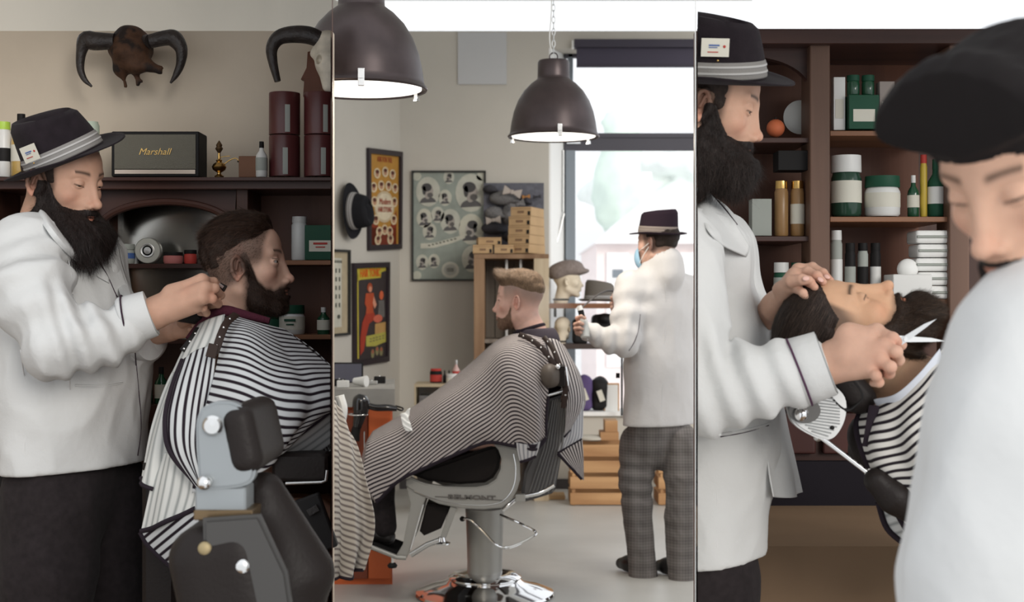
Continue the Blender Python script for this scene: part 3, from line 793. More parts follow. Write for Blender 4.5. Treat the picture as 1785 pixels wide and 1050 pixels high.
# --- things on the mantel
T = ZF+.02; YM = 309
product('white_bottle', 'white bottle with green cap at the left end of the mantel', 'bottle', 6, YM, T, 26, 96, M_WHITEP, M_BLACK, mat('lime_plastic', (.42, .62, .08), rough=.4), labh=.3)
product('amber_bottle', 'amber glass bottle with black stopper on the mantel', 'bottle', 37, YM, T, 34, 110, M_AMBER, M_CREAM, M_BLACK, shape='bottle', labh=.4)
product('pale_candle', 'pale mint candle jar behind the hat brim', 'candle', 158, YM, T+.06, 30, 112, mat('mint_wax', (.48, .56, .46), rough=.5), None, None)
product('dropper_bottle', 'small white dropper bottle with dark cap beside the burgundy canisters', 'bottle', 456, YM, T, 20, 62, M_WHITEP, M_GREYL, M_BLACK, shape='bottle')
wb = obj('wooden_box', pbx(416, 272, 447, 309, T, T+.06, bevel=.002), wood_mat('reddish_box_wood', (.12, .05, .025), (.2, .09, .045), 'X', 9, .5), smooth=False); tag(wb, 'little reddish wooden box between the brass ornament and the dropper bottle', 'box')
# loudspeaker
sp_ = thing('loudspeaker', 'grey-fronted loudspeaker with black case and a script logo on the mantel', 'loudspeaker')
a = P(194, 229, T); b = P(347, 309, T)
obj('case', bx(a[0], b[0], T, T+.10, b[2]+.001, a[2], bevel=.006), M_BLACK, sp_, smooth=False)
M_GRILLE = mat('woven_grille', (.20, .19, .155), rough=.9, bump=.9, bscale=900)
obj('grille', bx(a[0]+.009, b[0]-.009, T-.003, T+.01, b[2]+.022, a[2]-.009, bevel=.001), M_GRILLE, sp_, smooth=False)
obj('bottom_strip', bx(a[0]+.010, b[0]-.010, T-.003, T+.01, b[2]+.009, b[2]+.020), mat('champagne_metal', (.55, .46, .38), rough=.3, metal=.5), sp_, smooth=False)
c = P(269, 265, T-.004)
obj('script_logo', text_geo('Marshall', .026, lambda v: np.stack([v[:, 0]*1.0+c[0], c[1]-v[:, 2], v[:, 1]+c[2]], 1), depth=.001, shear=.35), M_GOLD, sp_, smooth=False)
settle(sp_, ((a[0]+b[0])/2, T+.05, b[2]))
# brass ornament
orn = thing('brass_ornament', 'little brass perfume burner with pinecone finial on the mantel', 'ornament')
c = P(382, YM, T+.02)
obj('vase', G().lathe([(.0, 0), (.012, 0), (.013, .003), (.006, .008), (.005, .012), (.017, .02), (.020, .028), (.016, .036), (.007, .042), (.009, .046), (.004, .05), (.0035, .066), (.0, .066)], c=c, seg=24), M_GOLD, orn)
obj('finial', G().lathe([(.003, .066), (.006, .070), (.011, .078), (.0075, .084), (.009, .088), (.004, .096), (.0, .102)], c=c, seg=10), mat('dark_brass', (.16, .10, .05), rough=.4, metal=.8), orn, smooth=False)
obj('arm', G().tube(curve([c+[.012, 0, .034], c+[.028, 0, .046], c+[.045, .0, .052], c+[.055, 0, .044]], 12), .0016).tube(curve([c+[-.004, 0, .05], c+[.01, 0, .056], c+[.03, 0, .058]], 10), .0012), M_GOLD, orn)
obj('spout', G().ell(c+[.058, 0, .043], (.009, .003, .003)), M_BLACK, orn)
settle(orn, c)
# burgundy canisters
M_BURG = mat('burgundy_card', (.085, .022, .022), rough=.32, vary=.3, vscale=4)
for i, (px, w, lx, t) in enumerate(((496, 54, 498, 'left burgundy canister pair stacked on the mantel, under the horn tip'), (557, 54, 571, 'right burgundy canister pair stacked on the mantel, below the pale skull'))):
    for j, (y1, y0) in enumerate(((309, 237), (236, 162))):
        k = (T+.04)/FPX; c = P(px, y1, T+.04); hh = (y1-y0)*k; r = w/2*k
        g = G().lathe([(r-.001, 0), (r, .001), (r, hh-.003), (r-.001, hh-.001), (0, hh-.001)], seg=36); o = obj('burgundy_canister', g, M_BURG, angle=40, clip=[(CLIPL[0][0]-c, CLIPL[0][1])]); o.location = c
        a0 = math.radians(-90+ (12 if i == 0 else 22)+(8 if j else 0)); l = G()
        aa = np.linspace(a0-.16, a0+.16, 6); v = np.array([[(r+.0006)*math.cos(t_), (r+.0006)*math.sin(t_), z] for z in (hh*(.0+.04), hh*.68) for t_ in aa])
        l.add(v, np.array([[q, q+1, q+7, q+6] for q in range(5)]))
        obj('label', l, M_GREYL, o, clip=[(CLIPL[0][0]-c, CLIPL[0][1])])
        tag(o, ('lower' if j == 0 else 'upper')+' of the '+t.replace(' pair', 's'), 'canister', 'burgundy canisters on the mantel')
# skull trophies on the wall
M_HORN = mat('dark_horn', (.028, .022, .020), rough=.45, bump=.8, bscale=90, vary=.3, vscale=30)
M_HORNB = mat('brown_bone', (.085, .042, .024), rough=.7, vary=.5, vscale=26, dark=(.02, .014, .012), bump=.6, bscale=60)
M_BONE = mat('pale_bone', (.60, .55, .46), rough=.7, vary=.15, vscale=30, bump=.4, bscale=70)
tr = thing('dark_skull_trophy', 'blackened animal skull with curved horns on the wall above the loudspeaker', 'skull trophy')
d = LW-.10
s = S(.02)
s.chain(PV([(228, 84, d), (228, 96, d-.02), (240, 112, d-.04)]), [.062, .050, .030]).cap(P(218, 95, d), P(212, 125, d-.02), .020, .013).cap(P(212, 122, d-.02), P(219, 149, d-.02), .013, .005)
s.cap(P(240, 100, d-.03), P(262, 118, d-.04), .024, .015).cap(P(262, 116, d-.04), P(279, 126, d-.04), .012, .005, k=.008).cap(P(268, 118, d-.04), P(282, 118, d-.04), .008, .003, k=.006).cap(P(236, 118, d-.02), P(240, 146, d-.02), .013, .006, k=.008)
s.cap(P(232, 130, d-.02), P(248, 142, d-.02), .006, .004, k=.006); s.ell(P(246, 88, d-.08), (.014, .02, .018), k=.01, sub=True)
s.cap(P(228, 84, d), P(228, 84, LW-.0), .04, .04)
nf = waves(4, 10, 90, .6); s.disp(lambda x, y, z: nf(x, y, z)*.0028)
sdf_obj('skull', s, .005, M_HORNB, tr)
for pts, rs in (([(200, 72), (166, 72), (150, 70), (142, 90), (140, 118), (147, 138), (160, 151)], [.022, .026, .024, .015, .011, .008, .003]), ([(262, 72), (290, 66), (304, 68), (316, 86), (315, 110), (307, 130), (297, 145)], [.020, .022, .024, .018, .013, .009, .003])):
    obj('horn', G().tube(curve(PV(pts, d-.03), 30), list(cr1(np.array(rs)[:, None], 30)[:, 0]), seg=12), M_HORN, tr)
    obj('horn_root', G().tube(curve([P(pts[0][0], pts[0][1], d-.03), P(228+(pts[0][0]-228)*.4, 74, d), P(228, 76, d)], 8), .02, seg=10), M_HORN, tr)
settle(tr, P(228, 84, LW))
tr = thing('pale_skull_trophy', 'pale ram skull with heavy dark horns on a brown plaque above the canisters', 'skull trophy')
s = S(.02); s.chain(PV([(572, 78, d-.05), (572, 110, d-.08), (573, 150, d-.10)]), [.040, .032, .018]); s.cap(P(548, 94, d-.05), P(562, 100, d-.06), .012, .018)
s.ell(P(556, 104, d-.10), (.010, .02, .012), k=.006, sub=True); s.cap(P(572, 80, d), P(572, 80, LW-.02), .03, .03)
V, Fq = mesh_sdf(s, .004); obj('skull', G().add(V, Fq), M_BONE, tr, clip=CLIPL, angle=None)
obj('horn', G().tube(curve(PV([(566, 74), (540, 62), (510, 60), (486, 66), (474, 84), (476, 110), (484, 142)], d-.06), 36), list(cr1(np.array([.022, .025, .024, .021, .017, .013, .009])[:, None], 36)[:, 0]), seg=14), M_HORN, tr)
obj('plaque', G().prism([P(x, y, LW-.03) for x, y in ((536, 90), (560, 86), (578, 84), (578, 168), (528, 168), (530, 140), (524, 138), (534, 118))], (0, 0, 0), (0, .03, 0), bevel=.003), wood_mat('red_plaque', (.10, .035, .02), (.18, .07, .04), 'Z', 8, .5), tr, smooth=False, clip=CLIPL)
settle(tr, P(560, 100, LW))
# ------------------------------------------------------------------ figures of the left room
def hit(s, pts, d0, d1, off=-.002, n=260):
    """points of the picture dropped onto the implicit surface s, first surface met between depths d0 and d1"""
    ds = np.linspace(d0, d1, n); out = []
    for px, py in pts:
        X = ((px-892.5)*ds/FPX).astype(np.float32); Z = (HCAM-(py-525)*ds/FPX).astype(np.float32)
        D = s.ev(X, ds.astype(np.float32), Z); i = np.argmax(D < 0)
        if not (D < 0).any(): i = int(np.argmin(D))
        out.append(P(px, py, ds[i]+off))
    return out
def seam(s, pts, d0, d1, r, n=24, off=-.001, g=None, seg=6, smooth=True):
    p = cr1(np.array(pts, float), n); h = np.array(hit(s, p, d0, d1, off))
    if smooth and len(h) > 5:
        for _ in range(2): h[1:-1] = (h[:-2]+h[1:-1]*2+h[2:])/4
    g = g or G(); return g.tube(list(h), r, seg=seg)
def folds(seed, amp, f=40, stretch=(1, 1, .55), extra=None):
    a = waves(seed, 9, f, .5, stretch); b = waves(seed+1, 9, f*2.6, .5, stretch)
    def fn(x, y, z):
        u = a(x, y, z); v = b(x, y, z)
        o = amp*(1-np.abs(u)*1.25)*.9+amp*.35*(1-np.abs(v))
        if extra is not None: o = o+extra(x, y, z)
        return -o.astype(np.float32)
    return fn
def armfold(a, b, amp, n=7, tw=.0, ph=0.0, pw=1.0):
    """creases running round a sleeve between a and b"""
    a = np.asarray(a, float); b = np.asarray(b, float); ax = nrm(b-a); L = np.linalg.norm(b-a)
    w1 = waves(int(abs(a[0]*1e3)) % 97, 5, 14, .5)
    def fn(x, y, z):
        t = ((x-a[0])*ax[0]+(y-a[1])*ax[1]+(z-a[2])*ax[2])/L
        px_, pz = x-(a[0]+ax[0]*t*L), z-(a[2]+ax[2]*t*L); r2 = px_**2+pz**2+(y-(a[1]+ax[1]*t*L))**2
        win = np.exp(-((t-.5)/.62)**4)*np.exp(-np.maximum(r2-.012, 0)/.006)
        return -(amp*win*np.sin(t*n*6.28+ph+1.6*w1(x, y, z)+tw*(px_+pz)*30)).astype(np.float32)
    return fn
M_TROUS = mat('dark_wool_trousers', (.020, .016, .017), rough=.95, sheen=.03, bump=.5, bscale=30, vary=.2, vscale=60)
M_SHOE = mat('black_shoe', (.015, .013, .013), rough=.35)
SK = (.50, .30, .215)

# ---------- left barber
per = thing('person', 'bearded barber in dark hat and white coat trimming the left client\'s hair', 'person')
XB = Xf(P(108, 322, 3.27), rotm(-24, -13, 2), 1.0)
def bf_big(x, y, z):
    ay = np.abs(y); zb = ip(x, [0, .02, .038, .055, .075, .1], [.010, .008, -.022, -.042, -.047, -.040])
    e = sstep(.008, -.010, z-zb)*sstep(-.012, .012, x+.25*np.minimum(z+.06, 0)*-1*.0)
    e = e*(1-np.exp(-(((z+.0615)/.0075)**4+(ay/.020)**4))*(x > .085))*(1-np.exp(-((z+.030)**2/.009**2+(ay/.017)**2))*(x > .09))
    t = .008+.044*sstep(-.035, -.10, z)+.010*sstep(.05, .09, x)*sstep(-.07, -.1, z)
    t = t*(1-.6*np.exp(-((z+.05)/.010)**2)*sstep(.07, .09, x))
    return e*t-.004*(1-e)
oB = dict(eyes='down', beardf=bf_big, skin=SK, hairf=lambda x, y, z: .004*sstep(-.01, .012, z-.0)*sstep(.045, .015, x)*(1-np.exp(-(((x+.004)/.022)**4+(z/.038)**4)*1.0))-.001-.01*sstep(.05, .07, z)*0,
          stub=lambda x, y, z: sstep(.045, .028, x)*sstep(-.03, .0, z+.12*(x+.0)), browcol=(.02, .013, .01), gaze=(1, 0, -.6), nose=1.03)
HB = build_head(oB, XB)
M_BEARD = hair_mat('black_beard', (.014, .010, .009)); M_HAIRD = hair_mat('dark_hair', (.022, .014, .011))
sh = S(.03)   # skin of the neck, chest and near forearm in one low grid, hands in a fine grid
Wn, Wf = P(268, 547, 3.13), P(300, 575, 3.30)
sh.chain([XB((-.03, 0, -.06)), XB((-.055, 0, -.15)), P(108, 490, 3.42)], [.052, .054, .07]).chain(PV([(108, 500, 3.42), (130, 640, 3.36), (133, 760, 3.36)]), [.12, .12, .10])
sh.chain(PV([(55, 430, 3.16), (100, 602, 3.08)]), [.05, .04]).chain([P(100, 602, 3.08), P(200, 575, 3.10), Wn], [.042, .036, .029])
sh.chain(PV([(150, 430, 3.52), (205, 590, 3.50)]), [.05, .04]).chain([P(205, 590, 3.50), Wf], [.04, .028])
sh.chain(PV([(92, 860, 3.28), (78, 1200, 3.26), (80, 1470, 3.34)]), [.085, .055, .045]); sh.chain(PV([(182, 860, 3.44), (176, 1200, 3.44), (172, 1462, 3.46)]), [.085, .055, .045])
gs = skin_geo(sh, .009, SK)
hs = S(.006); n = (0, -.8, .5)
kn = PV([(352, 489, 3.10), (357, 502, 3.07), (352, 520, 3.06), (341, 534, 3.08)])
hand_sdf(hs, Wn, None, kn,
         [PV([(372, 492, 3.13), (384, 503, 3.16)]), PV([(374, 503, 3.08), (384, 515, 3.12), (372, 522, 3.15)]), PV([(370, 521, 3.07), (380, 530, 3.11), (366, 534, 3.14)]), PV([(354, 537, 3.09), (360, 546, 3.12), (348, 546, 3.15)])],
         PV([(305, 512, 3.16), (338, 500, 3.20), (364, 502, 3.22), (382, 510, 3.20)]), n, thick=.019, fr=.0095)
hs.cap(P(225, 562, 3.11), Wn, .037, .029, k=.02); hs.cap(Wn, P(318, 520, 3.12), .029, .026, k=.02, flat=((0, 0, 1), .9)); hs.cap(P(300, 512, 3.12), P(345, 500, 3.10), .022, .016, k=.012)
gh = skin_geo(hs, .0022, SK, red=[(P(374, 500, 3.1), .014, .5), (P(370, 520, 3.07), .02, .4), (P(330, 505, 3.08), .02, .25)])
h2 = S(.006)   # far hand behind, holding the clipper
kf = PV([(345, 560, 3.28), (343, 568, 3.27), (338, 575, 3.27), (330, 581, 3.28)])
hand_sdf(h2, Wf, None, kf, [PV([(356, 558, 3.25), (350, 550, 3.22)]), PV([(354, 567, 3.24), (346, 560, 3.21)]), PV([(348, 576, 3.24), (340, 568, 3.21)]), PV([(340, 583, 3.25), (332, 575, 3.22)])], PV([(318, 562, 3.26), (338, 552, 3.24), (350, 548, 3.23)]), n, thick=.013, fr=.0085)
gh2 = skin_geo(h2, .003, SK)
body = G().join(HB['skin']).join(gs).join(gh).join(gh2)
obj('body', body, M_SKIN, per, col=True, recalc=False, angle=None)
obj('eye', HB['eyes'], M_EYE, per, col=True)
b_ = obj('beard', HB['beard'], M_BEARD, per, recalc=False, angle=None)
fl = lambda V, N: np.stack([.25+0*V[:, 0]+2*(V[:, 0]-.05), 2.2*V[:, 1], -1+0*V[:, 0]], 1)
g = hairs(oB, XB, HB['beard_cn'], 15000, lambda R: .016+.022*sstep(-.04, -.1, R[:, 2]), .00055, fl, 5, lift=.30, jitter=.5, curl=.25, thr=.001, tone=(.016, .011, .010))
obj('beard_strands', g, M_STRAND, b_, col=True, recalc=False, angle=None)
if 'hair' in HB:
    b_ = obj('hair', HB['hair'], M_HAIRD, per, recalc=False, angle=None)
g, bnd = trilby(Xf(XB((.0, -.004, .064)), rotm(-24, 15, 24), 1.0), a=.100, b=.086, hgt=.112, brim=.050, dent=.036)
ht = obj('hat', g, M_FELT, None, solid=.003, angle=60); obj('ribbon', bnd, M_HATBAND, ht, col=True)
tag(ht, 'dark brown felt hat with grey ribbon and a card tucked in, on the left barber', 'hat')
def hat_card(X, ang, ht, z=.044, w=.050, h=.038, a=.102, b=.086):
    t = math.radians(ang); R = rotm(math.degrees(math.atan2(math.sin(t)/b, math.cos(t)/a)), 6, 0)
    c = np.array([a*.93*math.cos(t)-.002, b*.93*math.sin(t), z])+R[:, 0]*.006
    L = lambda v: X(np.asarray(v) @ R.T+c)
    g = G().box((0, 0, 0), (.0006, w/2, h/2)); g.v = [L(v) for v in g.v]
    o = obj('hat_card', g, M_CREAM, ht, smooth=False)
    g = G()
    for (y, z_, hw, hh, m) in ((-.002, .004, .010, .0014, 0), (-.004, .000, .008, .0008, 0)):
        g.box((.001, y, z_), (.0006, hw, hh))
    g.v = [L(v) for v in g.v]; obj('card_print', g, M_BLUEP, ht, smooth=False)
    g = G().ell((.0012, .017, .002), (.0008, .0028, .0028), seg=10).box((.0012, -.004, -.0085), (.0006, .010, .0009)); g.v = [L(v) for v in g.v]
    obj('card_emblem', g, M_REDP, ht, smooth=False)
    g = G().ell(L([(.006, .006, -.024)])[0], .0022, seg=10); obj('ribbon_stud', g, M_GOLD, ht)
hat_card(Xf(XB((.0, -.004, .064)), rotm(-24, 15, 24), 1.0), -98, ht)

# coat
def r_of(yaw): R = rotm(yaw, 0, 0); return R[:, 0], -R[:, 1]
fd, rt = r_of(-22)
co = S(.05); fl_ = (fd, .70)
co.chain(PV([(104, 500, 3.36), (112, 560, 3.36), (126, 640, 3.36), (131, 830, 3.36)]), [.165, .195, .208, .210], flat=fl_)
co.cap(P(100, 425, 3.34), P(98, 385, 3.35), .085, .066, k=.05)
co.chain(PV([(62, 430, 3.20), (150, 432, 3.50)]), [.078, .074], k=.07)
co.chain(PV([(40, 452, 3.16), (58, 520, 3.08), (96, 598, 3.05)]), [.080, .080, .070], k=.04)
co.chain(PV([(98, 598, 3.05), (165, 588, 3.08), (222, 563, 3.12)]), [.071, .064, .053], k=.03)
co.chain(PV([(150, 430, 3.52), (205, 595, 3.46), (255, 592, 3.38)]), [.085, .068, .050], k=.02)
nk = XB((-.035, 0, -.09)); co.cap(XB((-.02, 0, -.02)), P(125, 420, 3.33), .064, .058, k=.006)
co.L[-1] = co.L[-1][:-1]+(True,)
co.ell(XB((.06, -.01, -.11)), (.085, .085, .065), k=.02, sub=True)
co.disp(folds(11, .010, 30, (1, 1, .5))); co.disp(armfold(P(48, 440, 3.14), P(98, 598, 3.05), .007, 2.6, ph=1)); co.disp(armfold(P(90, 600, 3.05), P(222, 563, 3.12), .008, 3.2))
co.plane(P(133, 812, 3.36), (.05, 0, -1), k=.004)
cs = sdf_obj('coat', co, .0065, M_COAT, per)
cf = S(.01)  # turned-back cuffs
cdir = nrm(P(270, 545, 3.13)-P(222, 563, 3.12)); ca, cb_ = P(219, 561, 3.115), P(262, 547, 3.125)
g = G().tube([ca-cdir*.004, ca, cb_, cb_+cdir*.002, cb_-cdir*.004], [.052, .0565, .053, .050, .044], seg=30)
cu = obj('cuff', g, M_COAT, cs, solid=.002, angle=50)
Nn = nrm(np.cross(cdir, (0, 1, 0))); Bn = np.cross(cdir, Nn)
g = G().tube([ca+cdir*(.002+.010*math.cos(t*1))+Nn*math.cos(t)*.0585+Bn*math.sin(t)*.0585 for t in np.linspace(0, 2*math.pi, 40, endpoint=False)], .0022, seg=6, closed=True)
obj('cuff_piping', g, M_PIPE, cs)
g = G().tube(PV([(226, 592, 3.36), (228, 592, 3.36), (262, 592, 3.33), (262, 592, 3.33)]), [.048, .053, .050, .046], seg=24); obj('cuff', g, M_COAT, cs, solid=.002)
g = seam(co, [(88, 352), (110, 388), (138, 425), (166, 450), (186, 478), (200, 510), (212, 530)], 2.9, 3.6, .0016); obj('lapel_piping', g, M_PIPE, cs)
# collar and lapel as turned cloth
def onc(pts, off): return [list(q) for q in hit(co, pts, 2.9, 3.7, off)]
rows = [onc([(62, 334), (92, 372), (128, 408), (160, 442), (190, 486)], -.010), onc([(54, 338), (84, 382), (118, 424), (156, 462), (190, 490)], -.008), onc([(48, 350), (76, 394), (108, 434), (150, 470), (190, 494)], -.004)]
gl = cloth(rows, 40, 14); obj('lapel', gl, M_COAT, cs, solid=.003)
rows = [onc([(206, 432), (212, 460), (224, 500), (236, 545)], -.012), onc([(200, 436), (204, 464), (214, 500), (228, 545)], -.008), onc([(192, 444), (196, 470), (206, 505), (226, 548)], -.002)]
gl = cloth(rows, 30, 12); obj('lapel', gl, M_COAT, cs, solid=.003)
M_SEAM = mat('seam_thread', (.60, .60, .60), rough=.9)
obj('side_seam', seam(co, [(122, 620), (122, 700), (124, 806)], 2.9, 3.6, .0011, off=0), M_SEAM, cs)
obj('back_seam', seam(co, [(36, 610), (46, 700), (42, 800)], 2.9, 3.6, .0012, off=0), M_SEAM, cs)
g = seam(co, [(130, 672), (170, 672), (214, 665)], 2.9, 3.6, .0028, off=-.001, n=14); g = seam(co, [(130, 676), (170, 676), (214, 669)], 2.9, 3.6, .001, off=-.002, n=14, g=g); obj('pocket_welt', g, M_COAT, cs)
obj('front_edge', seam(co, [(232, 550), (236, 620), (240, 665), (246, 740), (240, 795)], 2.9, 3.6, .0016), M_PIPE, cs)
obj('hem_stitch', seam(co, [(32, 798), (80, 806), (133, 807), (190, 803), (232, 797)], 2.9, 3.6, .0009, off=0), M_SEAM, cs)
obj('armhole_seam', seam(co, [(118, 445), (124, 480), (128, 520), (140, 545)], 2.9, 3.6, .0012, off=0), M_SEAM, cs)
# trousers, shoes
tr = S(.04); tr.cap(P(130, 800, 3.36), P(130, 850, 3.36), .165, .150, flat=(fd, .72))
tr.chain(PV([(92, 860, 3.28), (84, 1000, 3.26), (78, 1200, 3.26), (80, 1470, 3.34)]), [.115, .105, .085, .065], k=.03)
tr.chain(PV([(182, 860, 3.44), (184, 1000, 3.44), (176, 1200, 3.44), (172, 1462, 3.46)]), [.112, .100, .085, .065], k=.015)
tr.disp(folds(21, .006, 34, (1, 1, .5)))
sdf_obj('trousers', tr, .009, M_TROUS, per)
for cx, dd in ((82, 3.34), (176, 3.46)):
    s2 = S(.03); q = P(cx, 1470, dd); q[2] = .045; s2.cap(q+[-.03, 0, 0], q+fd*.11, .042, .038).cap(q+fd*.11, q+fd*.17+[0, 0, -.008], .038, .030); s2.plane((0, 0, .004), (0, 0, -1)); s2.plane(q+[0, 0, .05], (0, 0, 1))
    sdf_obj('shoe', s2, .007, M_SHOE, per)
settle(per, (P(130, 1500, 3.36)[0], 3.36, 0))
# clipper in the far hand, comb in the near hand
cl = obj('hair_clipper', G().tube([P(300, 540, 3.25), P(316, 548, 3.23), P(340, 552, 3.19), P(352, 548, 3.17)], [.010, .019, .018, .012], seg=16), M_BLACK, angle=50)
obj('blade', G().box(P(322, 547, 3.20), (.006, .012, .010), R=rotm(0, 20, 0)), M_STEEL, cl, smooth=False)
tag(cl, 'black hair clipper held under the barber\'s hand behind the client\'s neck', 'hair clipper')
cmb = obj('trimmer', G().tube([P(372, 489, 3.15), P(380, 498, 3.15), P(392, 505, 3.15)], [.006, .009, .010], seg=14), M_BLACK, angle=50)
obj('blade', G().box(P(383, 496, 3.144), (.012, .008, .003), R=rotm(0, -35, 0)), M_STEEL, cmb, smooth=False)
tag(cmb, 'small black trimmer with metal blade at the client\'s nape', 'trimmer')

# ---------- left client
per = thing('person', 'seated client with brown hair and short beard in profile, wrapped in a striped cape', 'person')
XC = Xf(P(427, 469, 3.24), rotm(3, 1, 0), .945)
def hair_c(x, y, z):
    line = ip(x, [-.11, -.05, -.015, .01, .04, .07, .10], [-.062, -.040, .004, .034, .046, .078, .088])
    side = sstep(-.010, .085, z-line)
    front = sstep(.100, .080, x+.30*np.maximum(.085-z, 0))
    e = side*front; top = sstep(.05, .105, z)
    t = .0035*side+.0125*top*(1+.25*np.sin((y+.03)*22))+.008*sstep(.02, .085, x)*sstep(.085, .115, z)
    t = t*(1-.40*sstep(-.02, -.1, x)); return e**1.8*t-.0015*(1-e)
def bline(x): return ip(x, [-.01, .014, .026, .038, .055, .075, .092, .11], [.03, .03, .0, -.030, -.048, -.054, -.044, -.041])
def stub_c(x, y, z):
    ay = np.abs(y)
    line = ip(x, [-.11, -.05, -.015, .01, .04, .07, .10], [-.062, -.040, .004, .034, .046, .078, .088])
    a = sstep(-.058, -.012, z-line)*sstep(.062, .045, x-.25*(z-.05)*(z > .05))*sstep(-.065, -.03, z)
    d = sstep(.012, -.008, z-bline(x))*sstep(-.004, .020, x)*sstep(-.150, -.105, z)*(1-np.exp(-(((z+.0605)/.007)**4+(ay/.020)**4))*(x > .088))*(1-np.exp(-(((z+.028)/.012)**2+(ay/.022)**2))*(x > .085))
    return np.clip(a*.85+d, 0, 1)
def bf_c(x, y, z):
    ay = np.abs(y)
    e = sstep(.004, -.012, z-bline(x))*sstep(.002, .024, x)*sstep(-.128, -.108, z)
    e = e*(1-np.exp(-(((z+.0605)/.0075)**4+(ay/.020)**4))*(x > .088))*(1-np.exp(-(((z+.028)/.012)**2+(ay/.022)**2))*(x > .085))
    t = .003+.006*sstep(-.06, -.1, z)
    return e*t-.003*(1-e)
oC = dict(eyes='open', hairf=hair_c, beardf=bf_c, stub=stub_c, stubk=.93, haircol=(.042, .026, .020), skin=(.60, .38, .285), browcol=(.03, .018, .012), nose=1.0, seed=9, hairn=.0022)
HC = build_head(oC, XC)
M_HAIRB = hair_mat('brown_hair', (.026, .015, .011)); M_BEARDB = hair_mat('brown_beard', (.030, .017, .012))
sc = S(.05); sc.chain([XC((-.03, 0, -.05)), XC((-.055, 0, -.15)), P(405, 640, 3.22)], [.052, .056, .07])
sc.chain(PV([(408, 680, 3.22), (400, 800, 3.22), (395, 940, 3.22)]), [.09, .10, .12]); sc.chain(PV([(400, 665, 3.12), (410, 640, 3.22), (420, 665, 3.36)]), [.035, .04, .035])
sc.chain(PV([(405, 670, 3.11), (425, 790, 3.06), (540, 770, 3.08)]), [.035, .042, .03]); sc.chain(PV([(420, 645, 3.42), (440, 790, 3.42), (540, 770, 3.32)]), [.05, .042, .03])
for dd in (3.12, 3.34): sc.chain(PV([(400, 940, dd), (540, 925, dd)]), [.085, .075])
s_ = skin_geo(sc, .009, (.57, .36, .27))
obj('body', G().join(HC['skin']).join(s_), M_SKIN, per, col=True, recalc=False, angle=None, clip=CLIPL)
obj('eye', HC['eyes'], M_EYE, per, col=True)
hb = obj('hair', HC['hair'], M_HAIRB, per, recalc=False, angle=None)
flw = lambda V, N: np.stack([-.9+.0*V[:, 0], .9*np.sign(V[:, 1]+.02), -.35-6*np.maximum(.09-V[:, 2], 0)], 1)
obj('hair_strands', hairs(oC, XC, HC['hair_cn'], 14000, lambda R: .010+.018*sstep(.05, .1, R[:, 2]), .0007, flw, 6, lift=.14, jitter=.35, curl=.12, thr=.0006, tone=(.034, .019, .013)), M_STRAND, hb, col=True, recalc=False, angle=None)
obj('side_stubble', hairs(oC, XC, (lambda c: (c[0], c[1], c[2]))(HC['hair_cn']), 14000, .007, .0006, flw, 16, lift=.15, jitter=.4, thr=-.5, wfn=lambda V: stub_c(V[:, 0], V[:, 1], V[:, 2]) > .4, tone=(.034, .019, .013)), M_STRAND, hb, col=True, recalc=False, angle=None)
bb = obj('beard', HC['beard'], M_BEARDB, per, recalc=False, angle=None)
obj('beard_strands', hairs(oC, XC, HC['beard_cn'], 14000, .0080, .00045, lambda V, N: np.stack([.35+0*V[:, 0], 1.0*V[:, 1], -1+0*V[:, 0]], 1), 7, lift=.4, jitter=.6, curl=.2, thr=-.0012, tone=(.034, .020, .014)), M_STRAND, bb, col=True, recalc=False, angle=None)
cp = thing('barber_cape', 'white barber cape with black pinstripes and black binding around the left client', 'cape')
M_STR = stripe_mat('black_striped_cotton', (.54, .555, .56), (.016, .010, .015), .40)
M_STRX = stripe_mat('black_striped_cotton_lengthwise', (.54, .555, .56), (.016, .010, .015), .40, axis='X')
M_REV = stripe_mat('faint_striped_reverse', (.60, .60, .57), (.26, .27, .26), .28, axis='X', soft=.14)
M_REVY = stripe_mat('faint_striped_reverse_across', (.60, .61, .60), (.27, .28, .28), .28, axis='Y', soft=.14)
M_BIND = mat('black_binding', (.020, .014, .020), rough=.8)
fw = waves(31, 7, 6, .5)
A_ = [PV([(392, 545, 3.18), (425, 556, 3.09), (462, 566, 3.06), (496, 574, 3.12)]),
      PV([(386, 580, 3.06), (432, 585, 2.99), (486, 602, 2.99), (540, 612, 3.08)]),
      PV([(376, 635, 2.98), (432, 628, 2.92), (500, 640, 2.92), (600, 668, 3.00)]),
      PV([(364, 690, 2.94), (432, 672, 2.88), (515, 684, 2.88), (610, 710, 2.96)]),
      PV([(350, 745, 2.93), (430, 730, 2.87), (510, 735, 2.87), (585, 716, 2.95)]),
      PV([(340, 800, 2.93), (420, 785, 2.87), (490, 780, 2.87), (545, 742, 2.93)]),
      PV([(335, 860, 2.94), (410, 845, 2.88), (470, 815, 2.88), (500, 785, 2.91)])]
PER = .0185
def fA(U, V, B): return .006*np.sin(U*9+V*4+fw(B[..., 0], B[..., 1], B[..., 2])*1.5)*np.sin(math.pi*np.clip(V*1.3, 0, 1))+.012*np.exp(-((U-.72-.1*V)/.05)**2)*V
gA = cloth(A_, 90, 90, fold=fA, period=PER)
obj('shoulder_panel', gA, M_STR, cp, solid=.0015, uv=True, clip=CLIPL, recalc=False)
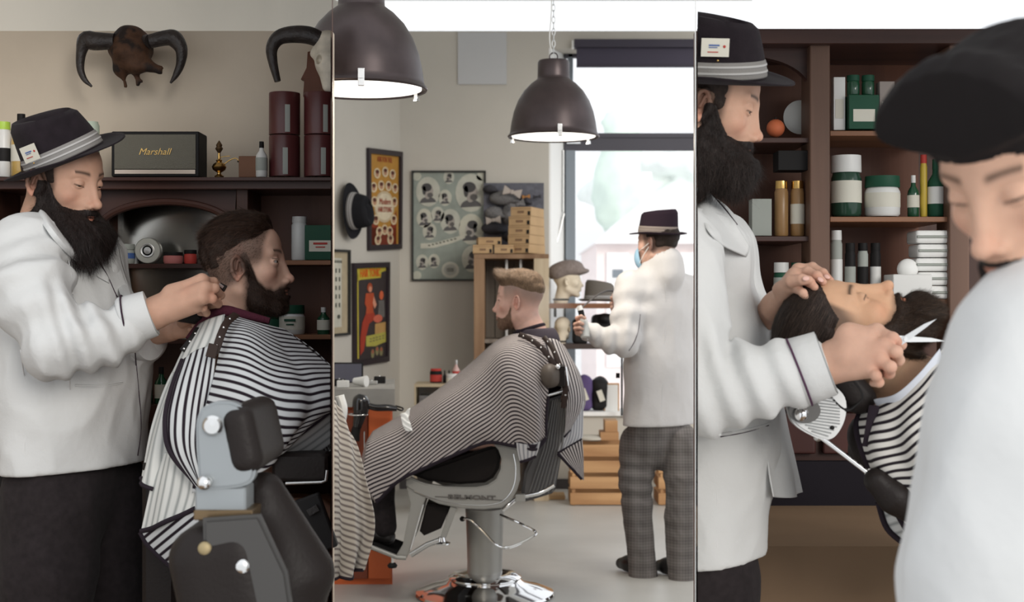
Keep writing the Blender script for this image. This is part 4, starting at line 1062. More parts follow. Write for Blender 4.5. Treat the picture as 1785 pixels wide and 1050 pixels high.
# far side and front of the cape (beyond the body)
F_ = [PV([(496, 574, 3.12), (470, 570, 3.28), (430, 556, 3.36), (392, 545, 3.28)]), PV([(560, 622, 3.12), (520, 625, 3.36), (440, 620, 3.50), (372, 610, 3.42)]),
      PV([(610, 690, 3.05), (560, 690, 3.42), (440, 700, 3.60), (330, 690, 3.50)]), PV([(570, 800, 2.98), (560, 800, 3.50), (440, 820, 3.66), (310, 800, 3.52)])]
obj('far_panel', cloth(F_, 40, 50, period=PER), M_STR, cp, solid=.0015, uv=True, clip=CLIPL, recalc=False)
B_ = [PV([(318, 628, 3.06), (340, 612, 3.04), (362, 604, 3.03), (378, 600, 3.02)]),
      PV([(298, 680, 2.99), (325, 668, 2.98), (350, 664, 2.97), (370, 670, 2.965)]),
      PV([(287, 735, 2.95), (315, 728, 2.94), (340, 728, 2.93), (358, 735, 2.94)]),
      PV([(296, 790, 2.93), (318, 788, 2.92), (338, 790, 2.92), (350, 795, 2.93)]),
      PV([(345, 850, 2.92), (350, 855, 2.92), (355, 860, 2.92), (358, 866, 2.93)])]
gB = cloth(B_, 60, 70, fold=lambda U, V, B: .006*np.sin(U*14+V*2)*V, period=.0165)
gB.uv = [np.stack([np.tile(np.linspace(0, 6.2, 60), 70), np.zeros(4200)], 1)]
obj('back_panel', gB, M_STRX, cp, solid=.0015, uv=True, recalc=False)
obj('binding', G().tube([gB.grid[i, 0]+[0, -.003, 0] for i in range(0, 70, 2)], .0055, seg=8, flat=((1, 0, 0), 1.0)).tube([gB.grid[-1, i] for i in range(0, 60, 6)], .005, seg=6), M_BIND, cp)
C_ = [PV([(345, 566, 3.18), (365, 556, 3.12), (392, 548, 3.08)]), PV([(318, 612, 3.12), (345, 602, 3.06), (382, 592, 3.04)]), PV([(300, 650, 3.10), (325, 648, 3.05), (345, 645, 3.04)])]
gC = cloth(C_, 30, 40, period=.02); gC.uv = [np.stack([np.tile(np.linspace(0, 4.6, 30), 40), np.zeros(1200)], 1)]
obj('yoke', gC, M_REV, cp, solid=.0015, uv=True, recalc=False)
D_ = [PV([(326, 606, 3.14), (338, 612, 3.12), (352, 618, 3.10), (362, 625, 3.08)]), PV([(288, 668, 3.10), (300, 680, 3.05), (312, 690, 3.04), (326, 700, 3.03)]),
      PV([(258, 745, 3.06), (278, 760, 3.02), (296, 775, 3.0), (316, 790, 2.99)]), PV([(238, 832, 3.04), (262, 850, 3.0), (300, 862, 2.98), (340, 870, 2.97)]), PV([(236, 852, 3.04), (258, 872, 3.0), (300, 880, 2.98), (345, 880, 2.97)]),]
D_ = D_[:4]
gD = cloth(D_, 60, 70, fold=lambda U, V, B: .010*np.sin(U*11+V*1.5)*(.3+V), period=.02); gD.uv = [np.stack([np.tile(np.linspace(0, 7.5, 60), 70), np.zeros(4200)], 1)]
obj('hanging_underside', gD, M_REV, cp, solid=.0015, uv=True, recalc=False)
E_ = [PV([(276, 790, 3.01), (300, 790, 2.98), (325, 800, 2.96), (350, 820, 2.95)]), PV([(262, 840, 2.99), (288, 850, 2.965), (318, 855, 2.95), (350, 860, 2.94)]), PV([(243, 926, 2.98), (275, 918, 2.955), (305, 902, 2.94), (345, 885, 2.935)])]
gE = cloth(E_, 60, 50, fold=lambda U, V, B: .006*np.sin(U*9+1), period=.02); gE.uv = [np.stack([np.tile(np.linspace(0, 7.2, 60), 50), np.zeros(3000)], 1)]
obj('turned_hem', gE, M_REV, cp, solid=.0015, uv=True, recalc=False)
obj('binding', G().tube([gE.grid[-1, i]+[0, -.002, 0] for i in range(0, 60, 3)], .0055, seg=8).tube([gD.grid[-1, i]+[0, -.002, 0] for i in range(0, 26, 3)], .005, seg=8), M_BIND, cp)
H_ = [PV([(244, 928, 2.985), (275, 921, 2.96), (305, 906, 2.945), (346, 890, 2.94)]), PV([(262, 955, 2.985), (290, 952, 2.965), (318, 945, 2.95), (348, 940, 2.945)]), PV([(318, 1006, 2.98), (328, 1008, 2.97), (338, 1010, 2.965), (350, 1012, 2.96)])]
gH = cloth(H_, 50, 50, period=PER)
v = gH.grid.reshape(-1, 3); gH.uv = [np.stack([v[:, 0]*0, (v[:, 2]*1.0-v[:, 0]*.8)/.0175*.8], 1)]
obj('corner_panel', gH, M_STR, cp, solid=.0015, uv=True, recalc=False)
obj('binding', G().tube([gH.grid[i, 0] for i in range(0, 50, 3)], .0055, seg=8), M_BIND, cp)
K_ = [PV([(488, 778, 2.90), (530, 750, 2.92), (585, 708, 2.95)]), PV([(490, 800, 2.93), (535, 775, 2.95), (590, 735, 2.98)]), PV([(482, 830, 2.95), (530, 808, 2.97), (592, 762, 3.0)])]
gK = cloth(K_, 50, 30, period=.02); obj('turned_front_hem', gK, M_REVY, cp, solid=.0015, uv=True, clip=CLIPL, recalc=False)
obj('binding', G().tube([gK.grid[0, i]+[0, -.004, .001] for i in range(0, 50, 3)], .0075, seg=8), M_BIND, cp, clip=CLIPL)
# strap with studs, burgundy collar
st = curve(PV([(412, 548, 3.07), (396, 562, 3.03), (386, 582, 3.0), (380, 600, 2.985), (374, 616, 2.975)]), 20)
obj('strap', G().tube(st, .0095, seg=10, flat=((0, -1, .2), .25)), mat('dark_brown_strap', (.035, .022, .018), rough=.5), cp)
for i in (3, 7, 11, 15): obj('stud', G().ell(st[i]+[0, -.0035, 0], (.003, .0025, .003), seg=10), M_STEEL, cp)
obj('strap_end', G().box(P(370, 612, 2.965), (.011, .003, .015), R=rotm(0, -15, 0), bevel=.002), mat('dark_brown_strap', (.035, .022, .018)), cp, smooth=False)
M_BUR = mat('burgundy_towelling', (.070, .016, .028), rough=.95, bump=.6, bscale=260)
nk = curve(PV([(470, 560, 3.12), (430, 550, 3.12), (395, 542, 3.12), (372, 548, 3.16), (352, 572, 3.18), (336, 596, 3.17)]), 24)
obj('neck_strip', G().tube(nk, list(np.linspace(.008, .020, 24)), seg=12, flat=((0, -1, .5), .8)), M_BUR, cp)
obj('collar_ring', G().tube([XC((-.028+.060*math.cos(t), .060*math.sin(t), -.105+.02*math.cos(t)*-1)) for t in np.linspace(0, 2*math.pi, 30, endpoint=False)], .008, seg=8, closed=True), M_BIND, cp)
stp = curve(PV([(346, 572, 3.14), (338, 586, 3.12), (328, 600, 3.11), (318, 612, 3.10)]), 10)
obj('strap', G().tube(stp, .008, seg=8, flat=((0, -1, .2), .25)), M_BLACK, cp)
for i in (2, 5, 8): obj('stud', G().ell(stp[i]+[0, -.003, 0], (.003, .0025, .003), seg=10), M_STEEL, cp)
settle(cp, P(400, 700, 3.22)); settle(per, (P(400, 1000, 3.22)[0], 3.22, 0))
# his chair
ch = thing('barber_chair', 'dark barber chair under the left client, armrest showing below the cape', 'barber chair')
M_DLE = mat('dark_leather', (.014, .0105, .0095), rough=.5, bump=.2, bscale=150)
xs = P(400, 0, 3.22)[0]
obj('seat', bx(ray_pt(400, 3.0), ray_pt(570, 3.0), 2.98, 3.48, .46, .60, bevel=.03), M_DLE, ch, clip=CLIPL); obj('backrest', bx(xs-.16, xs-.08, 3.04, 3.42, .58, .98, bevel=.03), M_DLE, ch, clip=CLIPL)
for yy in (2.93, 3.50): obj('armrest', bx(ray_pt(478, 2.93), ray_pt(572, 2.9), yy-.035, yy+.035, P(0, 812, yy)[2]-.03, P(0, 812, yy)[2]+.03, bevel=.018), M_DLE, ch, clip=CLIPL)
obj('arm_rail', G().tube([P(498, 843, 2.90), P(560, 841, 2.90), P(568, 838, 2.90), P(570, 820, 2.90)], .0035), M_BRUSH, ch)
obj('side_panel', bx(ray_pt(478, 2.93), ray_pt(574, 2.94), 2.92, 2.95, .50, .86, bevel=.006), M_DWOOD, ch, smooth=False, clip=CLIPL)
obj('pump', G().lathe([(.26, 0), (.26, .02), (.10, .06), (.06, .07), (.055, .40), (.12, .46)], c=(xs, 3.22, 0), seg=36), M_STEEL, ch, angle=40, clip=CLIPL)
settle(ch, (xs, 3.22, 0))
bag = obj('tool_belt', G().box(P(545, 915, 2.89), (.036, .012, .060), R=rotm(0, 20, 0), bevel=.008), M_BLACK, angle=40)
obj('buckle', G().box(P(546, 890, 2.873), (.012, .004, .007), R=rotm(0, 30, 0), bevel=.001), M_LEATH, bag, smooth=False)
tag(bag, 'black nylon pouch hanging on the side of the left barber chair', 'pouch')
# ---------- empty chair in the foreground
ch = thing('barber_chair', 'empty barber chair nearest the camera, metal headrest side seen blurred at the front left', 'barber chair')
d = 2.15
M_ALU = mat('cast_aluminium', (.27, .29, .30), rough=.42, metal=.4)
pl = [(352, 712), (378, 700), (412, 702), (430, 722), (444, 790), (446, 828), (428, 846), (380, 852), (352, 846), (346, 800), (344, 740)]
obj('headrest_plate', G().prism([P(x, y, d) for x, y in cr1(np.array(pl+[pl[0]], float), 44)[:-1]], (0, -.012, 0), (0, .02, 0), bevel=.005), M_ALU, ch)
s = S(.02); s.box(P(443, 756, d+.10), (.027, .12, .055), .024, R=rotm(0, 12, 0)); sdf_obj('headrest', s, .006, M_DLE, ch)
obj('headrest_knob', G().lathe([(0, 0), (.014, .0), (.016, .006), (.012, .012), (0, .013)], c=P(372, 742, d-.012), R=np.array([[1, 0, 0], [0, 0, -1], [0, 1, 0]], float), seg=24), M_STEEL, ch)
obj('bracket_knob', G().ell(P(357, 842, d-.02), .012), M_STEEL, ch)
obj('bracket', G().box(P(392, 868, d+.03), (.040, .035, .022), bevel=.008), M_ALU, ch)
obj('bracket_band', G().box(P(398, 892, d+.03), (.046, .04, .008), bevel=.004), mat('bronze_trim', (.16, .11, .06), rough=.35, metal=.7), ch)
s = S(.03); s.chain([P(430, 950, d+.12), P(470, 1090, d+.12)], [.055, .095]); s.box(P(440, 1050, d+.16), (.080, .20, .16), .05, R=rotm(0, 12, 0)); s.cap(P(460, 860, d+.10), P(520, 1000, d+.12), .035, .06)
sdf_obj('backrest', s, .008, M_DLE, ch)
obj('back_plate', G().prism([P(x, y, d-.035) for x, y in ((352, 905), (452, 898), (500, 1000), (530, 1200), (372, 1200), (355, 1000))], (0, 0, 0), (0, .02, 0), bevel=.006), mat('worn_steel', (.07, .067, .064), rough=.45, metal=.6), ch)
obj('rivet', G().ell(P(421, 988, d-.035), (.013, .006, .013)), M_STEEL, ch); obj('rivet', G().ell(P(357, 957, d-.035), (.011, .006, .011)), mat('brass_rivet', (.35, .28, .16), metal=.6), ch)
xs = P(470, 0, d)[0]; obj('seat', bx(xs-.05, ray_pt(572, d-.06), d-.06, d+.40, .42, .54, bevel=.03), M_DLE, ch, clip=CLIPL)
for yy in (d-.10, d+.26): obj('armrest', bx(xs-.0, ray_pt(570, yy-.03), yy-.03, yy+.03, .66, .70, bevel=.015), M_DLE, ch, clip=CLIPL)
obj('backrest_lower', bx(xs-.08, xs+.02, d-.05, d+.30, .5, .86, bevel=.03), M_DLE, ch, clip=CLIPL)
obj('pump', G().lathe([(.21, 0), (.21, .02), (.10, .06), (.06, .07), (.055, .36), (.10, .43)], c=(xs+.03, d+.10, 0), seg=36), M_STEEL, ch, angle=40)
settle(ch, (xs+.03, d+.10, 0))
# ================================================================== MIDDLE ROOM
WB = 9.75                                   # back wall
def floor_z(): return 0.0
cx0, cx1 = ray_pt(697, WB), ray_pt(957, WB)
wallg = bx(cx0, cx1, WB, WB+.12, 0, HCAM+471*WB/FPX); struct(obj('wall_back', wallg, M_WALL_M, smooth=False))
# angled left wall with the posters
dL = nrm((-.34, -1.04, 0)); W0 = np.array([cx0, WB, 0.0])
def LWp(t, z, off=0.0): n = np.array([dL[1], -dL[0], 0])*-1; n = np.array([1.04, -.34, 0])/math.hypot(1.04, .34); return W0+dL*t+np.array([0, 0, z])+n*off
zt_ = HCAM+471*WB/FPX
struct(obj('wall_left', G().prism([LWp(-.0, 0), LWp(4.9, 0), LWp(4.9, 0, -.1), LWp(0, 0, -.1)], (0, 0, 0), (0, 0, zt_)), M_WALL_M, smooth=False))
def on_left(px, py):
    """point of the angled wall seen at that picture point"""
    r = np.array([(px-892.5)/FPX, 1.0, -(py-525)/FPX]); n = np.array([1.04, -.34, 0])/math.hypot(1.04, .34)
    t = np.dot(W0, n)/np.dot(r, n); return r*t+np.array([0, 0, HCAM])
# window wall: lower wall, pier, lintel
XR = 3.3
zsill = HCAM-(725-525)*WB/FPX; ztop = HCAM-(66-525)*WB/FPX
wx0 = ray_pt(984, WB)
struct(obj('wall_window', bx(cx1, XR, WB, WB+.30, 0, zsill), M_WALL_M, smooth=False))
struct(obj('wall_window_head', bx(cx1, XR, WB, WB+.30, HCAM-(84-525)*WB/FPX, zt_), M_WALL_M, smooth=False))
g = G().prism([(cx1, WB, zsill), (cx1+.012, WB, zsill), (wx0+.03, WB+.30, zsill), (cx1, WB+.30, zsill)], (0, 0, 0), (0, 0, HCAM-(84-525)*WB/FPX-zsill)); struct(obj('wall_window_reveal', g, M_WHITE, smooth=False))
struct(obj('floor_middle', slab([(ray_pt(580.0, 2.5), 2.5), (ray_pt(580, LW), LW), (-3.0, LW+.06), (-3.0, WB+.3), (XR+.1, WB+.3), (XR+.1, RW+.06), (ray_pt(1211.7, RW), RW), (ray_pt(1211.7, 2.5), 2.5)], -.05, 0), M_CONC, smooth=False))
struct(obj('ceiling_middle', bx(-3.0, 1.75, 4.10, WB+.3, zc_m, zc_m+.06), M_WHITE, smooth=False))  # unseen; stops short on the right to let sky light in
struct(obj('baseboard_back', bx(cx0, cx1+.6, WB-.015, WB, 0, .07), mat('dark_skirting', (.06, .055, .055), rough=.6), smooth=False))
# window frame
M_FRAME = mat('dark_grey_frame', (.075, .072, .085), rough=.5); M_FRAMEG = mat('blue_grey_frame', (.22, .25, .28), rough=.5)
wy = WB+.22
def wb(px0, py0, px1, py1, y0=wy, y1=wy+.06, g=None, bevel=.003): return pbx(px0, py0, px1, py1, y0, y1, g, bevel)
wroot = obj('window_1', wb(984, 240, 1500, 262), M_FRAME, smooth=False); struct(wroot)
obj('window_transom', wb(984, 232, 1500, 240, wy-.01, wy+.05), M_FRAME, wroot, smooth=False)
obj('window_frame', wb(986, 262, 1003, 735), M_FRAMEG, wroot, smooth=False); obj('window_frame', wb(990, 84, 999, 240), M_FRAMEG, wroot, smooth=False)
obj('window_frame', wb(984, 84, 1500, 100), M_FRAME, wroot, smooth=False); obj('window_frame', wb(986, 722, 1500, 735), M_FRAMEG, wroot, smooth=False)
obj('window_frame', wb(1420, 100, 1436, 735), M_FRAMEG, wroot, smooth=False)
glass = bpy.data.materials.new('window_glass'); glass.use_nodes = True
nn = glass.node_tree.nodes; ll = glass.node_tree.links; nn.remove(nn['Principled BSDF'])
t_ = nn.new('ShaderNodeBsdfTransparent'); gl_ = nn.new('ShaderNodeBsdfGlossy'); gl_.inputs['Roughness'].default_value = .03; mm = nn.new('ShaderNodeMixShader'); mm.inputs[0].default_value = .05
ll.new(t_.outputs[0], mm.inputs[1]); ll.new(gl_.outputs[0], mm.inputs[2]); ll.new(mm.outputs[0], nn['Material Output'].inputs[0])
obj('window_pane', wb(1001, 260, 1422, 724, wy+.025, wy+.031, bevel=0), glass, wroot, smooth=False); obj('window_pane', wb(997, 98, 1422, 234, wy+.025, wy+.031, bevel=0), glass, wroot, smooth=False)
obj('window_vent', wb(988, 247, 1012, 251, wy-.02, wy), M_STEEL, wroot, smooth=False)
g = G().tube([P(982, 262, wy-.02), P(982, 370, wy-.03)], .008).tube([P(983, 372, wy-.04), P(970, 424, wy-.10)], .009, flat=((0, 1, 0), .5)); obj('window_handle', g, M_BRUSH, wroot)
struct(obj('window_sill', bx(cx1, XR, WB-.04, WB+.30, zsill, zsill+.03, bevel=.004), M_WHITE, smooth=False))
bl = thing('roller_blind', 'dark roller blind rolled up at the top of the big window', 'blind')
obj('cassette', wb(1001, 68, 1500, 82, WB-.06, WB+.04), mat('dark_blind', (.050, .045, .060), rough=.7), bl, smooth=False); obj('fabric', wb(1005, 80, 1500, 116, WB-.03, WB-.02), mat('dark_blind_cloth', (.060, .054, .075), rough=.9), bl, smooth=False)
obj('bottom_bar', wb(1005, 112, 1500, 117, WB-.035, WB-.012), mat('dark_blind', (.05, .045, .06)), bl, smooth=False)
obj('bracket', wb(997, 70, 1001, 84, WB-.05, WB+.0), M_WHITE, bl, smooth=False)
settle(bl, (P(1250, 70, WB)[0], WB, zt_-.1))
# outdoors; house and tree colours whitened to stand in for overexposure
M_HAZEW = mat('overexposed_render', (.93, .92, .92), rough=.9); M_PINK = mat('overexposed_brick', (.90, .80, .78), rough=.9, vary=.04)
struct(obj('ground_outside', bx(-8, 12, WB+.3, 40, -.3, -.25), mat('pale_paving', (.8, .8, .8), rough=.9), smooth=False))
d = 18.0
hs_ = thing('neighbour_house', 'overexposed red-brick house with white windows seen through the big window', 'house')
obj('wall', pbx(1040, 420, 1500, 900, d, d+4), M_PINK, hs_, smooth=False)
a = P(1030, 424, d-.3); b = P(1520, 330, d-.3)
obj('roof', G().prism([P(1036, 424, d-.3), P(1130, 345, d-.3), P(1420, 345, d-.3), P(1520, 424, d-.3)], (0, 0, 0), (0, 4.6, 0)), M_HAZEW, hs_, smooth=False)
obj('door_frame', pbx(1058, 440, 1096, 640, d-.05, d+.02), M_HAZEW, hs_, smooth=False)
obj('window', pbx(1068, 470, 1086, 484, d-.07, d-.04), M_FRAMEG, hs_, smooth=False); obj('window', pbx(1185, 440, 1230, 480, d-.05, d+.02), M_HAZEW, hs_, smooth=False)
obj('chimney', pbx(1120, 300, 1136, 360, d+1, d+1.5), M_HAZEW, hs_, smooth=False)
settle(hs_, (P(1250, 0, d)[0], d+2, -.3))
def blob_tree(px, py, d, rx, rz, label, c, seed):
    C = P(px, py, d); q = S(.3); r = np.random.RandomState(seed)
    for i in range(9): q.ell(C+r.randn(3)*[rx*.35, rx*.3, rz*.35], (rx*.6, rx*.6, rz*.5))
    w = waves(seed, 9, 9, .6); q.disp(lambda x, y, z: w(x, y, z)*.09)
    t = thing('garden_tree', label, 'tree'); sdf_obj('foliage', q, .09, mat('overexposed_leaf_%d' % seed, c, rough=.9, vary=.06, vscale=3), t)
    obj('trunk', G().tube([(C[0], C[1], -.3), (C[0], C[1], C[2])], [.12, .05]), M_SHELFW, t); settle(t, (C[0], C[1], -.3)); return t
blob_tree(1078, 320, 26, .32, 1.5, 'slender overexposed conifer outside the window above the flat cap', (.66, .78, .70), 3)  # leaf tones lifted towards white in place of overexposure
blob_tree(1150, 330, 34, 2.0, 1.0, 'broad overexposed tree behind the neighbour house', (.80, .85, .82), 4)

# --- pendant lamps
M_LAMP = mat('bronzed_steel', (.060, .045, .045), rough=.36, metal=.55, vary=.25, vscale=9)
M_DIFF = mat('lamp_diffuser', (.9, .88, .84), rough=.5, emit=(1.0, .95, .88), estr=1.05)
def pendant(px, pyrim, d, width_px, label):
    k = d/FPX; r = width_px/2*k; c = P(px, pyrim, d); t = thing('pendant_lamp', label, 'pendant lamp')
    H_ = r*1.34
    prof = [(r*1.0, 0), (r*1.015, .006), (r*.99, .012), (r*.965, .02), (r*.955, H_*.12), (r*.93, H_*.25), (r*.88, H_*.42), (r*.79, H_*.60), (r*.66, H_*.76), (r*.50, H_*.885), (r*.38, H_*.95), (r*.355, H_*.97), (r*.35, H_*1.02), (r*.345, H_*1.24), (r*.325, H_*1.27), (r*.02, H_*1.28)]
    g = G().lathe(prof, c=c, seg=64); g.f = [q for q in g.f if q.shape[1] == 4]
    sh_ = obj('shade', g, M_LAMP, t, solid=.003, angle=50)
    obj('diffuser', G().lathe([(r*.93, .004), (r*.93, .010), (0, .010)], c=c, seg=48), M_DIFF, t, angle=40)
    for a_ in (-84, 36, 156):
        a2 = math.radians(a_); q = c+np.array([math.cos(a2)*r*1.0, math.sin(a2)*r*1.0, .012]); R = rotm(a_, 0, 0)
        obj('latch', G().box(q, (.004, .010, .024), R=R, bevel=.0015).box(q+[0, 0, -.024], (.006, .010, .004), R=R, bevel=.001), M_STEEL, t, smooth=False)
    top = c+np.array([0, 0, H_*1.28])
    obj('ring', G().tube([top+[.018*math.cos(x), 0, .016+.018*math.sin(x)] for x in np.linspace(0, 6.28, 20, endpoint=False)], .003, closed=True, seg=6), M_LAMP, t)
    g = G(); z = top[2]+.034; i = 0
    while z < zc_m-.02:
        ax = np.array([1, 0, 0]) if i % 2 else np.array([0, 1, 0]); g.tube([np.array([top[0], top[1], z+.014])+ax*.007*math.cos(x)+np.array([0, 0, .017*math.sin(x)]) for x in np.linspace(0, 6.28, 10, endpoint=False)], .0022, closed=True, seg=5); z += .027; i += 1
    obj('chain', g, M_BRUSH, t)
    obj('cord', G().tube(curve([top+[.0, .01, 0], top+[-.018, 0, .10], top+[-.008, 0, .3], [top[0], top[1], zc_m]], 20), .003), M_WHITEP, t)
    settle(t, (c[0], c[1], zc_m))
    l = bpy.data.lights.new('pendant_bulb', 'AREA'); l.shape = 'DISK'; l.size = r*1.7; l.energy = 9; l.color = (1, .93, .82); lo = bpy.data.objects.new('pendant_bulb', l); COL.objects.link(lo); lo.location = (c[0], c[1], c[2]-.004); return t
pendant(965, 240, 6.20, 157, 'bronze bell pendant lamp on a chain in front of the big window')
pendant(630, 158, 4.30, 226, 'larger nearer bronze pendant lamp cut by the left edge of the middle picture')

# --- vent cover and frames
vp = obj('wall_panel', pbx(798, 56, 883, 147, WB-.012, WB, bevel=.002), mat('grey_white_paint', (.50, .50, .50), rough=.7), smooth=False); tag(vp, 'square light grey access panel high on the back wall', 'panel')
def poly_on(pl, pts, off):
    """pl(u,v,off)->point; polygon from (u,v) pairs"""
    v = np.array([pl(u, w, off) for u, w in pts]); return v
class Sheet:
    def __init__(s, A, B, C, D): s.A, s.B, s.C, s.D = map(lambda q: np.asarray(q, float), (A, B, C, D)); s.n = nrm(np.cross(s.B-s.A, s.D-s.A))
    def __call__(s, u, v, off=0.0):   # u right, v down
        p = (s.A*(1-u)+s.B*u)*(1-v)+(s.D*(1-u)+s.C*u)*v
        n = s.n if s.n[1] < 0 else -s.n
        return p+n*off
    def disc(s, g, u, v, ru, rv, off, n=20, col=None, a0=0, a1=6.283):
        P_ = [s(u+ru*math.cos(t), v+rv*math.sin(t), off) for t in np.linspace(a0, a1, n, endpoint=a1 < 6.2)]
        g.add(np.array(P_), [list(range(len(P_)))], col=col); return g
    def poly(s, g, pts, off, col=None):
        g.add(np.array([s(u, v, off) for u, v in pts]), [list(range(len(pts)))], col=col); return g
    def rect(s, g, u0, v0, u1, v1, off, col=None): return s.poly(g, [(u0, v0), (u1, v0), (u1, v1), (u0, v1)], off, col)
    def text(s, t, u, v, size, off, shear=0, bold=0, sq=1.0):
        ex = nrm(s.B-s.A); ez = nrm(s.A-s.D); o = s(u, v, off)
        n = s.n if s.n[1] < 0 else -s.n
        return text_geo(t, size, lambda q: q[:, :1]*ex*sq+q[:, 1:2]*ez+q[:, 2:]*n+o, depth=.0006, shear=shear, bold=bold)
M_PRINT = mat('poster_print', rough=.55, attr=True, vary=.10, vscale=14)
M_FRAMED = mat('dark_frame', (.022, .014, .018), rough=.45)
def framed(label, q, w=.028, frame=M_FRAMED, back=(.5, .4, .2), fb=.012):
    A, B, C, D = q; sh_ = Sheet(A, B, C, D); t = thing('framed_poster', label, 'poster')
    L1 = np.linalg.norm(B-A); L2 = np.linalg.norm(D-A); u = w/L1; v = w/L2
    for (u0, v0, u1, v1) in ((0, 0, 1, v), (0, 1-v, 1, 1), (0, v, u, 1-v), (1-u, v, 1, 1-v)):
        g = G().prism([sh_(u0, v0, .002), sh_(u1, v0, .002), sh_(u1, v1, .002), sh_(u0, v1, .002)], (0, 0, 0), (sh_.n if sh_.n[1] < 0 else -sh_.n)*.022); obj('frame_side', g, frame, t, smooth=False)
    g = G(); sh_.rect(g, u*.8, v*.8, 1-u*.8, 1-v*.8, .006, back); pr = obj('print', g, M_PRINT, t, smooth=False, col=True, recalc=False)
    return t, sh_, pr
RP = np.random.RandomState(5)
def bust(sh_, g, u, v, r, asp, off, bgc, hair, skin, flip=1):
    """a small generic engraved head-and-shoulders in an oval"""
    sh_.disc(g, u, v, r*1.05, r*1.3*asp, off, col=bgc)
    sh_.disc(g, u, v+r*asp*1.0, r*.72, r*.55*asp, off+.0006, col=tuple(np.array(hair)*1.5), a0=math.pi, a1=2*math.pi) ; sh_.disc(g, u-.05*r*flip, v+r*asp*.25, r*.26, r*.4*asp, off+.0008, col=skin)
    sh_.disc(g, u+.05*r*flip, v-.05*r*asp, r*.40, r*.56*asp, off+.001, col=skin)
    sh_.disc(g, u-.12*r*flip, v-.38*r*asp, r*.44, r*.36*asp, off+.0014, col=hair); sh_.disc(g, u-.34*r*flip, v-.1*r*asp, r*.16, r*.4*asp, off+.0014, col=hair)
    sh_.disc(g, u+.18*r*flip, v+.30*r*asp, r*.26, r*.22*asp, off+.0012, col=tuple(np.array(hair)*.9+np.array(skin)*.15))
# large haircut chart
k = WB
T1, s1, pr = framed('large grey-green chart of engraved men\'s haircut portraits on the back wall', (P(718, 298, WB-.001), P(847, 298, WB-.001), P(847, 490, WB-.001), P(718, 490, WB-.001)), w=.012, frame=mat('thin_black_frame', (.03, .03, .028)), back=(.26, .29, .255))
g = G(); asp = 129/192
for (u, v, r) in ((.22, .19, .155), (.80, .20, .20), (.45, .245, .085), (.17, .43, .10), (.35, .40, .085), (.52, .46, .13), (.24, .55, .09), (.80, .53, .16), (.14, .83, .08), (.30, .82, .075), (.82, .80, .14), (.50, .06, .07)):
    c1 = RP.rand()*.12; bust(s1, g, u, v, r, asp, .008, (.44+c1*.3, .44+c1*.2, .38), (.065, .062, .062), (.30+c1, .27+c1, .24+c1), 1 if RP.rand() > .4 else -1)
s1.disc(g, .52, .90, .12, .075, .008, col=(.48, .47, .40)); s1.disc(g, .52, .90, .085, .05, .009, col=(.36, .36, .32))
for (u, v) in ((.07, .05), (.93, .05), (.07, .95), (.93, .95)): s1.disc(g, u, v, .06, .04, .008, col=(.46, .46, .38))
s1.poly(g, [(.12, .66), (.3, .655), (.55, .61), (.72, .575), (.72, .61), (.55, .655), (.3, .70), (.12, .705)], .009, (.50, .49, .41))
obj('portraits', g, M_PRINT, pr, smooth=False, col=True, recalc=False)
g = G(); [s1.rect(g, .47, .885+i*.012, .57, .891+i*.012, .0105) for i in range(3)]; [s1.rect(g, .22+i*.05, .672-i*.0085, .25+i*.05, .684-i*.0085, .0105) for i in range(8)]; obj('lettering', g, mat('print_ink', (.08, .085, .07)), pr, smooth=False)
settle(T1, P(782, 490, WB))
# yellow hair styling poster
T2, s2, pr = framed('tall orange-yellow poster of hair styles in a dark frame, upper one on the side wall', (on_left(638, 258), on_left(697, 265), on_left(696, 434), on_left(639, 437)), w=.035, back=(.42, .21, .04))
g = G(); s2.rect(g, .13, .78, .87, .95, .008, (.16, .03, .015)); s2.disc(g, .5, .57, .30, .16, .0085, col=(.50, .40, .26)); s2.disc(g, .5, .57, .26, .135, .009, col=(.62, .53, .38))
s2.poly(g, [(.13, .95), (.13, .6), (.3, .75), (.42, .95)], .008, (.22, .035, .015)); s2.poly(g, [(.87, .95), (.87, .6), (.7, .75), (.58, .95)], .008, (.22, .035, .015))
for (u, v) in ((.28, .24), (.52, .22), (.74, .24), (.18, .38), (.40, .36), (.62, .36), (.82, .38), (.20, .52), (.80, .52), (.24, .70), (.78, .70), (.34, .82), (.50, .80), (.66, .82), (.3, .90), (.68, .90)):
    s2.disc(g, u, v, .095, .052, .0095, col=(.62, .50, .32)); s2.disc(g, u, v+.004, .050, .032, .0105, col=(.42, .22, .13)); s2.disc(g, u, v-.016, .055, .020, .011, col=(.10, .03, .02))
obj('portraits', g, M_PRINT, pr, smooth=False, col=True, recalc=False)
for q_ in (('ASK FOR THE', .5, .10, .052, 0, .8), ('Modern', .5, .52, .062, .2, 1), ('HAIR STYLING', .5, .60, .052, 0, .72)): obj('lettering', s2.text(q_[0], q_[1], q_[2], q_[3], .012, shear=q_[4], sq=q_[5]), mat('red_ink', (.30, .04, .02)), pr, smooth=False)
settle(T2, on_left(668, 437))
